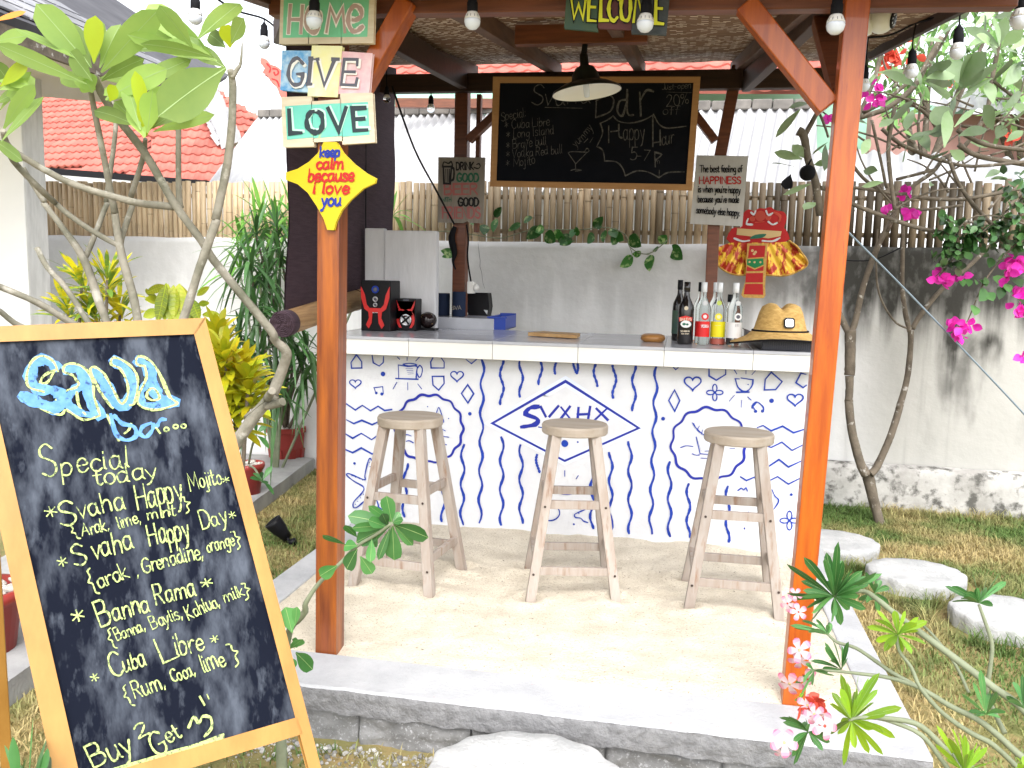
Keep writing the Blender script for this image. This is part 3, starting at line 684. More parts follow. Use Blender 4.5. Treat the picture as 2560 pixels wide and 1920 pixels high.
for q in ('1640 190 1680 175 1735 212 1815 180 1890 225 1960 203', '1690 308 1735 327 1810 290 1880 347 1950 312', '1700 470 1790 410 1855 462 1940 422', '1525 530 1565 555 1620 532 1660 570 1730 553 1780 528 1855 580 1930 542'): op(k('L4', q), 4)
op(sm2(k('L3', '850 740 835 690 800 660 760 690 700 740 675 738 680 700 735 640 745 600 680 560 632 522 640 506 700 530 755 550 755 520 770 450 785 405 800 412 815 450 815 520')), 3.2)
cl(sm2(k('L3', '795 555 812 575 795 592 780 575'), 3, True), 2); op(sm2(k('L3', '845 735 880 760 905 775')), 2.6)
for q in '785 430,790 460,795 490,798 515,665 522,690 532,715 542,740 552,745 650,725 675,705 700,690 720'.split(','): F.dot(mu, k('L3', q)[0], 1.3)
F.dot(mu, k('L3', '683 437')[0], 3.4); F.dot(mu, k('L3', '1480 93')[0], .6)
for q in '1188 45,1333 127,1300 560,1330 485'.split(','): F.dot(mu, k('L3', q)[0], 1.6)
op(sm2(k('L3', '1250 85 1265 50 1280 85 1300 150 1275 140')), 2.4)
for q in ('1018 245 1045 238 1075 248', '1040 285 1060 280 1090 295', '1278 240 1300 250 1335 256', '1285 200 1310 212', '1255 298 1290 305 1320 308', '1225 190 1250 178 1238 240'): op(sm2(k('L3', q)), 2.6)
for q in ('1190 155 1215 190 1270 240 1330 265', '1215 190 1200 160', '1225 205 1240 178', '1240 222 1222 205', '1255 235 1262 205', '1110 328 1150 315 1195 320', '1190 370 1220 380 1240 378', '1250 400 1290 402', '1445 295 1480 297', '1450 335 1485 333'): op(sm2(k('L4', q)), 2.4)
F.poly(mu, k('L4', '1228 260 1340 262 1330 345 1255 348'), 2); op(k('L4', '1218 255 1245 370 1340 378'), 3.4); op(k('L4', '1340 350 1280 352'), 2.2)
F.poly(mu, sm2(k('L4', '255 600 380 600 372 645 320 655 268 642'), 3, True), 0)
for q in ('310 488 310 525', '403 522 390 542', '228 525 240 540', '400 622 438 623', '200 610 225 608', '313 700 315 736', '402 700 415 714', '218 705 205 718'): op(k('L4', q), 2.8)
cl(sm2(k('L4', '220 725 262 745 275 785 250 820 205 832 170 815 165 760 185 732'), 3, True), 3.2); op(sm2(k('L4', '470 745 440 760 405 775 378 790 385 810 420 815 440 835 470 845')), 3); F.dot(mu, k('L4', '408 783')[0], 1.5); F.dot(mu, k('L4', '373 857')[0], 2.6)
F.dot(mu, k('L4', '1875 652')[0], 3.6); F.dot(mu, k('L4', '1552 886')[0], 3, sx=.6); op(sm2(k('L4', '1505 625 1530 608 1545 620 1562 606 1572 630')), 3); op(sm2(k('L4', '1742 618 1760 660 1788 695 1755 752')), 3); op(sm2(k('L4', '1578 772 1585 795 1605 805 1628 808')), 3)
mu.build('mural', [M['blue'], M['navy'], M['haloblue'], M['white']], bc)
# ------------------------------------------------------------------ bar stools
def stool(loc, a, label, H=.765):
    t = thing('bar_stool', label, 'bar stool', (loc[0], loc[1], .185), 'wooden bar stools in front of the counter')
    B = V((loc[0], loc[1], .185)); ca, sa = math.cos(a), math.sin(a)
    def W(u, v, h): return B + V((u * ca - v * sa, u * sa + v * ca, h))
    top, bot = .088, .198
    mb = MB(); hs = H
    mb.lathe(B, [(0.0001, hs - .043), (.146, hs - .043), (.150, hs - .038), (.151, hs - .008), (.146, hs), (.0001, hs)], 48, r=rnd.random(), s=False); mb.build('seat', M['seat'], t)
    at = lambda h: bot + (top - bot) * h / (H - .045)
    rr = rnd.random()
    for sx, sy in ((-1, -1), (1, -1), (1, 1), (-1, 1)):
        mb = MB(); mb.bar(W(sx * bot, sy * (bot + .005), -.06), W(sx * top, sy * top, H - .044), .043, .043, up=W(0, 1, 0) - W(0, 0, 0), r=rnd.random()); lg = mb.build('leg', M['stool'], t, .003)
        if sy < 0:
            mb = MB()
            for h in (.12, .415): mb.disc(W(sx * at(h), -at(h) - .0235, h), W(0, -1, 0) - W(0, 0, 0), .0055, .002)
            mb.build('nail', M['nail'], lg)
    for h, lst in ((.42, 1), (.13, 1)):
        for i, (p, q) in enumerate((((-1, -1), (1, -1)), ((1, -1), (1, 1)), ((1, 1), (-1, 1)), ((-1, 1), (-1, -1)))):
            hh = h + (.035 if i % 2 else 0); r_ = at(hh); e = .90
            dx, dy = q[0] - p[0], q[1] - p[1]
            P1 = W(p[0] * r_ + dx * .010, p[1] * r_ + dy * .010, hh); P2 = W(q[0] * r_ - dx * .010, q[1] * r_ - dy * .010, hh)
            mb = MB(); mb.bar(P1, P2, .020, .038, r=rnd.random()); mb.build('rung', M['stool'], t, .002)
    return t
SL = ['weathered wooden bar stool on the sand nearest the orange post that carries the signs', 'weathered wooden bar stool on the sand in front of the painted blue diamond', 'weathered bar stool on the sand in front of the painted circle nearest the right post']
for (loc, a), lb in zip(ST, SL): stool(loc, a, lb, .777 if a < 0 else .765)
# ------------------------------------------------------------------ pavilion
pv = thing('bar_pavilion', 'open wooden pavilion with orange posts and woven mat ceiling standing over the bar', 'pavilion', (-.4, 4.2, .2))
def post(p0, p1, w_, m, bev=.004):
    mb = MB(); mb.bar(p0, p1, w_, w_, up=(0, 1, 0)); return mb.build('post', m, pv, bev)
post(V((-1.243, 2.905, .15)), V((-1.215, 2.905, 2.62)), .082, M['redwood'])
post(V((.428, 2.895, .15)), V((.487, 2.895, 2.62)), .072, M['orange'])
BY = 5.70
bl0, bl1 = atY((1150, 700), BY), atY((1157, 250), BY); br0 = atY((1776, 750), BY)
post(V((bl0.x, BY, .1)), V((bl1.x, BY, 2.90)), .088, M['beam'])
mb = MB(); mb.polybar([V((br0.x - .012, BY, .1)), br0] + [atY(q, BY) for q in ((1784, 564), (1801, 387), (1839, 190))] + [V((.278, BY, 2.94))], .074, .074); mb.build('post', M['beam'], pv, .004)
mb = MB(); mb.bar((bl0.x + .105, BY + .02, 1.9), (bl1.x + .11, BY + .02, 2.8), .03, .05, up=(0, 1, 0)); mb.build('batten', M['beam'], pv, .003)
def beam(p, q, w_, h_, m, nm='beam'): mb = MB(); mb.bar(p, q, w_, h_); return mb.build(nm, m, pv, .004)
beam((-1.47, 2.955, 2.555), (.95, 2.955, 2.495), .06, .11, M['beam'])
beam((-2.06, 5.63, 2.86), (.95, 5.63, 2.835), .07, .115, M['dark'])
beam((.47, 2.99, 2.56), (.33, 5.59, 2.82), .05, .12, M['dark'])
beam((-1.30, 2.99, 2.58), (-1.45, 5.59, 2.87), .05, .12, M['dark'])
CE = lambda x, y: 2.60 + .142 * (y - 2.91) - .012 * (x + .4)
for x in (-1.47, -.89, -.33, .27):
    mb = MB(); xa = x + (.18 if x == .27 else -.02 if x < -1 else 0)
    mb.bar((xa, 2.75, CE(xa, 2.75) - .042), (x, 5.96, CE(x, 5.96) - .042), .055, .078, r=.5); mb.build('rafter', M['rafter'], pv, .003)
beam((-.80, 4.02, 2.70), (-.20, 4.02, 2.693), .05, .085, M['beam'], 'tie_beam')
for p, q in ((k('K2', '830 430')[0], k('K2', '1060 15')[0]),):
    a, b_ = atY(p, 2.93), atY(q, 2.93); mb = MB(); mb.bar(a + (a - b_).normalized() * .10, b_, .062, .082, up=(0, 1, 0)); mb.build('brace', M['orange'], pv, .004)
a, b_ = V((.425, 2.93, 2.155)), V((.155, 2.93, 2.475)); mb = MB(); mb.bar(a, b_, .068, .062, up=(0, 1, 0)); mb.build('brace', M['orange'], pv, .004)
mb = MB(); mb.bar((.475, 2.97, 2.20), (.445, 3.30, 2.52), .05, .075, up=(1, 0, 0)); mb.build('brace', M['beam'], pv, .004)
a, b_ = atY(k('K2', '1470 970')[0], BY - .03), atY(k('K2', '1660 790')[0], BY - .03); mb = MB(); mb.bar(a, b_ + (b_ - a) * .8, .05, .075, up=(0, 1, 0)); mb.build('brace', M['beam'], pv, .003)
a, b_ = atY(k('K3', '1625 975')[0], BY - .03), atY(k('K3', '1500 810')[0], BY - .03); mb = MB(); mb.bar(a, b_ + (b_ - a) * .8, .05, .075, up=(0, 1, 0)); mb.build('brace', M['beam'], pv, .003)
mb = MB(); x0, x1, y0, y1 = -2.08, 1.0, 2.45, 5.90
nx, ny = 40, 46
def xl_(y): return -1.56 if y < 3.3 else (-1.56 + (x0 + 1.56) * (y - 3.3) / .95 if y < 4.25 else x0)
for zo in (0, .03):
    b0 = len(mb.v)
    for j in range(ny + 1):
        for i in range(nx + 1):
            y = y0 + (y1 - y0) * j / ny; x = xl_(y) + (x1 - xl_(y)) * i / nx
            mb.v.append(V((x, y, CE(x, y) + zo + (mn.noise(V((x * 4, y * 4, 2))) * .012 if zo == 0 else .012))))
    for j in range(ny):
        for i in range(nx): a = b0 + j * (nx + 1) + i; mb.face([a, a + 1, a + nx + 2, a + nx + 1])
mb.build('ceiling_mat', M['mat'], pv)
mb = MB(); rp_ = [(-1.58, y0), (x1 + .03, y0), (x1 + .03, y1 + .02), (x0 - .02, y1 + .02), (x0 - .02, 4.25), (-1.58, 3.3)]
mb.prism([(a, b_, CE(a, b_) + .06) for a, b_ in rp_], (0, 0, .12)); mb.build('roof', M['dark'], pv)
for pq in (((-1.575, y0), (-1.575, 3.3)), ((-1.575, 3.3), (x0 - .015, 4.25)), ((x0 - .015, 4.25), (x0 - .015, y1)), ((x1 + .015, y0), (x1 + .015, y1))):
    (xa, ya), (xb, yb) = pq; mb = MB(); mb.bar((xa, ya, CE(xa, ya) + .01), (xb, yb, CE(xb, yb) + .01), .028, .11); mb.build('barge_board', M['dark'], pv, .003)
# ------------------------------------------------------------------ signs on the front left post
def plank(mb, S_, px, th=.018, m=0):
    pts = [S_.P(p) if len(p) == 2 else V(p) for p in px]; mb.prism(pts, -S_.n * th, rnd.random(), m)
SG = Surf((0, 2.850, 0), (0, -1, 0), .001)
def k2(s): return k('K2', s)
def sign(nm, lb, planks, grp=None):
    c = SG.P(planks[0][0]); t = thing(nm, lb, 'sign', tuple(c), 'hand-painted wooden signs on the pavilion posts'); return t
t = thing('painted_sign', 'green sign with cream border reading HOME in rounded letters', 'sign', tuple(SG.P(k2('480 260')[0])), 'painted wooden signs')
mb = MB()
for s in ('175 -60 364 -60 362 299 163 300', '366 -60 590 -60 588 297 364 299', '592 -60 818 -60 808 295 590 297'): plank(mb, SG, k2(s))
mb.build('board', M['cream'], t, .002)
mb = MB()
for s in ('194 -50 364 -50 362 259 186 262', '366 -50 590 -50 588 257 364 259', '592 -50 785 -50 770 255 590 257'): SG.poly(mb, k2(s))
mb.build('painted_field', M['green'], t)
H = [k2('238 40 225 225'), k2('322 45 310 225'), k2('230 135 315 135'), [(a, b) for a, b in sm2(k2('395 55 437 90 440 160 420 215 385 222 355 190 350 110 365 70'), 4, True)], k2('488 220 515 55 555 150 600 58 615 220'), sm2(k2('648 135 690 138 730 110 720 60 680 42 645 90 640 160 665 212 700 215 738 185'))]
mb = MB()
SG2 = Surf((0, 2.848, 0), (0, -1, 0), .001)
for q in H: SG2.stroke(mb, q, 15, 0)
for q in H: SG2.stroke(mb, q, 10.5, 1)
mb.build('lettering', [M['wletter'], M['taupe']], t)
t = thing('painted_sign', 'three-plank sign in blue, yellow and pink reading GIVE', 'sign', tuple(SG.P(k2('480 500')[0])), 'painted wooden signs')
for s, m, dy in (('185 352 388 355 362 635 170 620', 'sblue', 0), ('390 318 594 322 560 668 360 660', 'syellow', .004), ('596 358 802 372 778 652 565 645', 'spink', 0)):
    mb = MB(); q = Surf((0, 2.852 - dy, 0), (0, -1, 0)); plank(mb, q, k2(s)); mb.build('plank', M[m], t, .002)
SG3 = Surf((0, 2.847, 0), (0, -1, 0), .001); mb = MB()
H = [sm2(k2('325 440 285 402 240 440 225 520 255 582 308 578 325 520')) + k2('325 512 285 512'), k2('385 405 362 405 398 405 380 406 365 582 345 582 382 582'), k2('405 408 440 408 422 410 472 590 545 412 520 410 570 410'), k2('700 450 702 412 612 410 590 585 690 590 700 545'), k2('602 496 680 498')]
for q in H: SG3.stroke(mb, [(a + 4, b + 4) for a, b in q], 10.5, 1)
for q in H: SG3.stroke(mb, q, 9, 0)
mb.build('lettering', [M['greyl'], M['wletter']], t)
t = thing('painted_sign', 'teal three-plank sign reading LOVE in dark letters, below the GIVE sign', 'sign', tuple(SG.P(k2('480 850')[0])), 'painted wooden signs')
mb = MB()
for s in ('177 675 381 668 398 1010 190 1015', '385 705 583 690 598 970 400 980', '585 650 803 645 820 980 600 995'): plank(mb, SG, k2(s))
mb.build('board', M['cream'], t, .002)
mb = MB()
for s in ('203 735 383 722 396 950 215 966', '387 724 583 714 597 940 399 956', '587 715 775 705 787 932 600 946'): SG.poly(mb, k2(s))
mb.build('painted_field', M['teal'], t)
mb = MB(); L_v = [k2('230 765 237 922 315 918'), sm2(k2('410 770 450 790 462 850 445 905 405 915 365 890 352 835 372 785'), 4, True), k2('500 752 572 905 622 748'), k2('752 745 668 750 680 902 768 898'), k2('675 826 745 820')]
for q in L_v: SG2.stroke(mb, [(a + 5, b - 4) for a, b in q], 11, 1)
for q in L_v: SG2.stroke(mb, q, 12.5, 0)
mb.build('lettering', [M['dletter'], M['tealpale']], t)
t = thing('star_sign', 'bright yellow four-pointed sign with red and blue words keep calm because i love you', 'sign', tuple(SG.P(k2('515 1500')[0])), 'painted wooden signs')
mb = MB(); q = k2('470 985 555 985 600 1060 680 1140 760 1200 825 1235 820 1262 740 1300 650 1380 590 1450 550 1530 535 1587 495 1585 470 1510 420 1420 360 1330 290 1270 210 1240 212 1195 290 1170 370 1120 430 1060')
plank(mb, Surf((0, 2.846, 0), (0, -1, 0)), q, .014); mb.build('board', M['star'], t, .002)
mb = MB(); SG4 = Surf((0, 2.8445, 0), (0, -1, 0), .001)
for s, p, h, m in (('keep', '440 1085 578 1080', 24, 1), ('calm', '415 1168 603 1166', 28, 0), ('because', '358 1255 675 1250', 31, 0), ('i love', '388 1337 640 1338', 30, 0), ('you', '450 1424 585 1420', 30, 1)):
    a, b_ = k2(p); text(mb, s, a, b_, h, 5.9, SG4, m, slant=.10)
mb.build('lettering', [M['redl'], M['bluel']], t)
# welcome sign on the front beam
def k3(s): return k('K3', s)
t = thing('painted_sign', 'dark three-plank sign reading WELCOME in lime yellow, hung under the front beam', 'sign', tuple(atY(k3('940 100')[0], 2.86)), 'painted wooden signs')
SW = Surf((0, 2.868, 0), (0, -1, 0), .001)
for s, m in (('605 -70 821 -70 810 210 585 190', 'wgreen'), ('824 -70 1060 -70 1046 198 812 190', 'wmaroon'), ('1063 -70 1310 -70 1283 235 1050 225', 'wslate')):
    mb = MB(); plank(mb, SW, k3(s)); mb.build('plank', M[m], t, .002)
mb = MB(); SW2 = Surf((0, 2.864, 0), (0, -1, 0), .001)
H = [k3('628 -30 650 128 682 30 712 128 735 -30'), k3('800 -45 755 -42 748 142 800 146'), k3('752 48 795 50'), k3('838 -40 832 140 885 142'), sm2(k3('958 0 930 -40 902 0 890 60 900 120 925 145 950 120')), sm2(k3('1012 -50 1035 -20 1040 60 1028 130 1005 142 980 120 975 40 985 -25'), 4, True), k3('1062 150 1085 -50 1112 70 1150 -50 1172 160'), k3('1268 -45 1218 -42 1212 160 1264 166'), k3('1215 58 1255 60')]
for q in H: SW2.stroke(mb, q, 13, 1)
for q in H: SW2.stroke(mb, q, 8.2, 0)
mb.build('lettering', [M['wyellow'], M['black']], t)
# two plaques on the back posts
SD = Surf((0, BY - .08, 0), (0, -1, 0), .001)
t = thing('plaque', 'weathered grey plaque reading DRINK GOOD BEER WITH GOOD FRIENDS', 'sign', tuple(SD.P(k2('1415 1500')[0])), 'painted wooden signs')
mb = MB(); plank(mb, SD, k2('1262 1088 1580 1090 1566 1540 1480 1538 1455 1525 1430 1540 1257 1535'), .02); mb.build('board', M['greyw'], t, .002)
mb = MB(); SDs = Surf((0, BY - .083, 0), (0, -1, 0), .001)
for s, p, h, w_, m in (('DRINK', '1384 1174 1505 1172', 18, 3.9, 0), ('GOOD', '1388 1254 1540 1256', 20, 4.4, 1), ('BEER', '1300 1345 1535 1342', 26, 5.0, 2), ('WITH', '1285 1395 1352 1392', 10, 2.0, 1), ('GOOD', '1398 1424 1540 1424', 20, 4.6, 0), ('FRIENDS', '1288 1508 1550 1508', 27, 4.4, 2)):
    a, b_ = k2(p); text(mb, s, a, b_, h, w_, SDs, m)
SDs.stroke(mb, sm2(k2('1508 1158 1535 1165 1550 1150 1542 1132 1525 1138')), 3)
SDs.stroke(mb, k2('1295 1150 1300 1268 1342 1270 1352 1148'), 4.6); SDs.stroke(mb, sm2(k2('1290 1150 1300 1120 1330 1130 1350 1118 1360 1148')), 3.4); SDs.stroke(mb, sm2(k2('1352 1160 1368 1170 1366 1235 1345 1250')), 5); SDs.stroke(mb, k2('1292 1152 1356 1152'), 6)
for x in ('1312 1170 1314 1255', '1326 1170 1327 1255', '1338 1170 1336 1255'): SDs.stroke(mb, k2(x), 2.8)
mb.build('lettering', [M['black'], M['grl'], M['pinkl']], t)
t = thing('plaque', 'pale grey plaque reading The best feeling of HAPPINESS is when you\'re happy', 'sign', tuple(SD.P(k3('1650 1500')[0])), 'painted wooden signs')
mb = MB()
for s in ('1500 1075 1609 1077 1570 1550 1455 1545', '1612 1077 1730 1079 1689 1556 1573 1550', '1733 1079 1852 1081 1811 1562 1692 1556'): plank(mb, SD, k3(s), .02)
mb.build('board', M['greywh'], t, .002)
mb = MB()
for s, p, h, m, w_ in (('The best feeling of', '1520 1190 1812 1190', 17, 0, 2.3), ('HAPPINESS', '1516 1270 1803 1270', 17, 1, 3.2), ("is when you're happy", '1507 1328 1800 1336', 16.5, 0, 2.3), ("because you've made", '1505 1398 1790 1402', 16.5, 0, 2.3), ('somebody else happy.', '1494 1473 1796 1495', 17, 0, 2.3)):
    a, b_ = k3(p); text(mb, s, a, b_, h, w_, SDs, m)
mb.build('lettering', [M['blackm'], M['redl']], t)
# ------------------------------------------------------------------ hanging menu board
tl, bl_ = atY(k3('790 530')[0], 5.14), atY(k3('770 1305')[0], 5.27)
SB = Surf(tl, V((1, -.01, 0)).cross(bl_ - tl), .001)
t = thing('hanging_menu_board', 'large dark chalkboard with a faded menu in a tan frame hanging behind the bar', 'chalkboard', tuple(SB.P(k3('770 1300')[0])))
oq, iq = k3('90 530 1525 530 1465 1318 68 1290'), k3('137 574 1476 572 1424 1274 112 1250')
for i in range(4):
    j = (i + 1) % 4; mb = MB(); plank(mb, SB, [oq[i], oq[j], iq[j], iq[i]], .03); mb.build('frame_rail', M['bframe'], t)
mb = MB(); sb2 = Surf(SB.o - SB.n * .008, SB.n); plank(mb, sb2, k3('130 566 1484 564 1432 1282 104 1258'), .012); mb.build('slate', M['board2'], t)
mb = MB(); sb2.off = .0012
def tx(s, p, h, w_=2.2): a, b_ = k3(p); text(mb, s, a, b_, h, w_ * .66, sb2, 0, slant=.1, jit=1.0)
tx('Svaha', '350 732 760 715', 46, 4); op2 = lambda s, w_=3, sm=True: sb2.stroke(mb, sm2(k3(s)) if sm else k3(s), w_)
op2('450 742 705 748', 2.4, False)
op2('805 690 800 808', 5, False); op2('800 700 880 655 925 690 900 770 800 812', 4); op2('1015 690 965 700 950 770 985 800 1015 700', 5); op2('1018 620 1020 780 1060 795', 5); op2('1105 640 1112 800', 6, False); op2('1112 690 1150 625 1198 632', 5)
tx('Just-open', '1255 622 1460 608', 15, 2); op2('1290 636 1462 641', 1.6, False); tx('20%', '1290 742 1440 714', 27, 2.8); tx('off', '1262 792 1368 792', 22, 2.2)
for s, p in (('Special:', '145 836 320 806'), ('* Cuba Libre', '172 895 480 866'), ('* Long Island', '180 960 510 924'), ('* Brave bull', '180 1032 460 1000'), ('* Vodka Red bull', '180 1094 568 1060'), ('* Mojito', '182 1158 382 1132')): tx(s, p, 22, 2.3)
tx('yummy', '662 1022 782 888', 20, 2.2); op2('720 985 745 960', 2, False); op2('760 985 782 950', 2, False)
op2('610 1055 640 1048 740 1052', 2.6); op2('612 1060 662 1132 738 1055', 2.6, False); op2('660 1132 662 1170', 2.4, False); op2('628 1178 660 1170 702 1176 660 1182', 2.2); op2('725 1045 740 1025 755 1042 738 1055', 2)
op2('890 870 890 985', 5, False); op2('905 910 962 902', 4, False); op2('960 860 962 940 985 952', 4); tx('appy', '988 972 1140 962', 44, 3.2); op2('1195 800 1195 1012', 6, False); op2('1245 900 1247 1000', 6, False); op2('1200 986 1245 980', 4, False); tx('our', '1252 998 1338 994', 34, 2.6)
tx('5-7', '1032 1106 1165 1108', 29, 3.4); op2('1208 1050 1212 1152', 4, False); op2('1208 1052 1255 1068 1215 1105', 4); tx('m', '1212 1134 1242 1130', 14, 1.8)
for s in ('920 800 960 838 1040 850 1130 830 1200 792', '1200 790 1240 860 1300 885 1425 872', '920 802 880 830 832 852', '832 852 848 920 808 1012', '808 1012 850 1040 862 1110', '862 1112 940 1118 985 1160 1005 1216', '1005 1216 1080 1182 1160 1188 1238 1228', '1238 1228 1300 1192 1412 1188'): op2(s, 3.2)
op2('1240 1175 1238 1225', 2.4, False)
mb.build('chalk_writing', M['chalkdim'], t)
for x in (260, 1300):
    p = sb2.P(k3('%d 545' % x)[0]); mb = MB(); mb.tube([p, V((p.x, 5.61, 2.88))], .003, 5); mb.build('hanging_cord', M['blackm'], t)
# ------------------------------------------------------------------ A-frame board in the foreground
bq = [(-105, 820), (510, 798), (771, 1834), (154, 2013)]
ds = [1.0, 1.141, 1.078, .937]
q3 = [CAM + ray(*bq[i]) * (ds[i] * 2.0) for i in range(4)]
SA = Surf(q3[0], (q3[1] - q3[0]).cross(q3[3] - q3[0]), .001)
gz = lambda p: V((p.x, p.y, 0))
t = thing('menu_easel', 'big leaning chalkboard easel in a yellow wood frame with the chalked drinks list', 'chalkboard', tuple(gz((q3[2] + q3[3]) / 2)))
def c1(s): return k('L1', s)
def c2(s): return k('L2', s)
oTL, oTR = (-105, 822), (511, 797); oBR, oBL = (826, 2020), (180, 2132)
iTL, iTR, iBR, iBL = (-50, 854), (487, 833), (741, 1795), (200, 1957)
rail = MB()
nb = SA.n
def frame_piece(px, th=.028):
    mb = MB(); plank(mb, SA, px, th); return mb.build('frame_rail', M['ply'], t, .0025)
def foot(a, b):
    A_, B_2 = SA.P(a), SA.P(b); d = B_2 - A_; return A_ + d * ((0.0 - A_.z) / d.z)
frame_piece([oTL, oTR, iTR, iTL]); frame_piece([oTR, foot(oTR, oBR), foot(iTR, iBR), iTR]); frame_piece([oTL, iTL, foot(iTL, iBL), foot(oTL, oBL)])
frame_piece([(741.5, 1796), (754, 1833), (206, 2000), (196, 1957)], .024)
mb = MB(); sa2 = Surf(SA.o - nb * .009, nb); plank(mb, sa2, [(-62, 848), (494, 826), (750, 1806), (190, 1970)], .008); mb.build('slate', M['board'], t)
mb = MB(); sa2.off = .0015; CH, CB = 0, 1
def ta(s, f, p, h, w_=5, sl=.0): a, b_ = f(p); text(mb, s, a, b_, h, w_ * .64, sa2, CH, slant=sl, jit=1.0)
def so_(f, s, w_, m=0, sm=True, cl_=False): sa2.stroke(mb, sm2(f(s), 5, cl_) if sm else f(s), w_, m, cl_)
so_(c1, '385 432 310 385 235 420 210 520 262 588 370 598 425 645 392 712 280 690 150 634', 27, CB); so_(c1, '180 650 290 700 390 745', 20, CB)
so_(c1, '462 455 540 448 592 520 612 640 690 768', 27, CB); so_(c1, '585 560 505 600 470 690 560 755 690 772', 19, CB)
so_(c1, '655 470 722 545 800 690 870 690 915 570 878 470 790 392', 27, CB)
so_(c1, '955 395 1020 440 1062 560 1100 650 1215 680', 27, CB); so_(c1, '1020 545 970 620 1005 700 1200 692', 18, CB)
for s in ('400 465 365 395 290 360 220 398 185 495 202 575 302 608', '275 555 300 500 370 460 372 470 330 540 290 552', '160 640 290 694 365 690 425 620', '165 655 300 730 415 766 450 735 480 745 580 802 690 772', '540 545 500 492 440 470 450 425 512 414 590 450 640 540 650 645 690 765', '545 548 530 575 452 602',
          '530 610 545 700 590 765', '780 720 700 620 640 500 625 450 660 440 722 490 790 610 838 690 880 640 880 545 830 450 770 420 780 374 842 390 920 450 952 540 930 680 898 702', '1000 430 945 415 950 368 1000 370 1062 420 1132 540 1182 650 1222 682 1200 702 1090 732 1000 722 950 682 960 620 992 560 1012 500 1000 432',
          '1010 642 1032 592 1070 590 1102 650 1052 666 1010 642', '1085 450 1130 560 1170 650', '620 470 690 600 760 700'): so_(c1, s, 6)
so_(c1, '740 770 820 942', 8); so_(c1, '765 765 800 895 870 942 940 912 925 850 850 830 815 800 790 775', 10, CB); so_(c1, '905 830 890 870 860 895', 6); so_(c1, '1040 825 985 850 970 898 1010 920 1052 872 1060 830', 9, CB); so_(c1, '1062 835 1105 892', 8); so_(c1, '1085 845 1110 802 1145 800', 9, CB)
for s in ('1150 868', '1213 848', '1268 845'):
    c = c1(s)[0]; sa2.stroke(mb, [(c[0] + 6 * math.cos(i * .63), c[1] + 5 * math.sin(i * .63)) for i in range(10)], 4, CH, True)
ta('S', c1, '285 1215 395 1195', 78, 7); ta('pecial', c1, '430 1190 885 1125', 52, 6); ta('today', c1, '650 1258 1095 1195', 42, 6)
ta('S', c1, '410 1545 530 1515', 62, 7.5); ta('vaha', c1, '545 1485 865 1415', 52, 7); ta('Happy', c1, '945 1428 1270 1350', 62, 7, .05); ta('Mojito', c1, '1312 1290 1532 1240', 40, 5)
ta('*', c1, '330 1505 405 1475', 40, 6); ta('*', c1, '1545 1250 1590 1238', 26, 4)
ta('{', c1, '515 1620 560 1600', 34, 5); ta('Arak,', c1, '572 1606 760 1562', 30, 5); ta('lime,', c1, '815 1555 975 1508', 32, 5); ta('mint', c1, '1022 1492 1215 1462', 28, 5); ta('}', c1, '1270 1430 1330 1410', 36, 5)
ta('S', c2, '515 265 610 240', 58, 7); ta('vaha', c2, '640 215 922 145', 50, 7); ta('Happy', c2, '1035 128 1312 70', 54, 7, .05); ta('Day', c1, '1392 1562 1578 1512', 44, 6); ta('*', c1, '1585 1505 1630 1490', 28, 5); ta('*', c2, '410 295 470 275', 38, 6)
ta('{', c2, '625 440 680 420', 58, 6); ta('arak', c2, '680 420 898 338', 38, 6); ta(',', c2, '940 335 955 330', 30, 5); ta('Grenadine,', c2, '985 315 1410 205', 40, 5.5); ta('orange', c2, '1430 170 1622 122', 32, 5); ta('}', c2, '1630 130 1680 110', 36, 5)
ta('*', c2, '515 680 595 650', 44, 7); ta('B', c2, '690 690 780 660', 68, 8); ta('anna', c2, '785 640 1035 575', 52, 7); ta('Rama', c2, '1078 532 1355 468', 46, 7); ta('*', c2, '1410 430 1485 405', 30, 6)
ta('{', c2, '750 825 800 805', 44, 5); ta('Banna,', c2, '808 782 1005 702', 29, 5); ta('Baylis,', c2, '1048 702 1265 618', 30, 5); ta('Kahlua,', c2, '1302 632 1525 538', 34, 5); ta('milk', c2, '1548 516 1692 462', 30, 5); ta('}', c2, '1688 480 1740 460', 32, 5)
ta('*', c2, '640 1085 690 1065', 34, 5); ta('C', c2, '775 1030 860 1005', 60, 7); ta('uba', c2, '860 990 1015 950', 44, 6.5); ta('L', c2, '1120 945 1230 895', 64, 7); ta('ibre', c2, '1215 885 1405 835', 50, 6.5); ta('*', c2, '1468 810 1520 790', 28, 5)
ta('{', c2, '868 1215 915 1195', 48, 5.5); ta('Rum,', c2, '932 1178 1142 1098', 40, 6); ta('Coca,', c2, '1188 1070 1350 1010', 34, 5.5); ta('lime', c2, '1402 1002 1562 945', 44, 6); ta('}', c2, '1610 935 1672 910', 44, 6)
so_(c2, '1378 1165 1410 1220', 6, CH, False); so_(c2, '1428 1150 1440 1180', 5, CH, False)
ta('B', c2, '650 1660 760 1615', 54, 8); ta('uy', c2, '770 1610 935 1545', 58, 8); ta('2', c2, '950 1455 1030 1415', 36, 7); ta('G', c2, '1068 1590 1165 1545', 62, 7.5); ta('et', c2, '1170 1490 1250 1440', 38, 6.5); so_(c2, '1302 1375 1335 1305 1372 1345 1400 1300 1452 1312 1458 1380 1410 1438', 7)
for i in range(7): so_(c2, '%d %d 1040 %d 1300 %d 1540 %d' % (700 - 20 * i, 1690 + 8 * i, 1585 + 8 * i, 1510 + 8 * i, 1425 + 8 * i), 5.5)
mb.build('chalk_writing', [M['chalk'], M['chalkblue']], t)
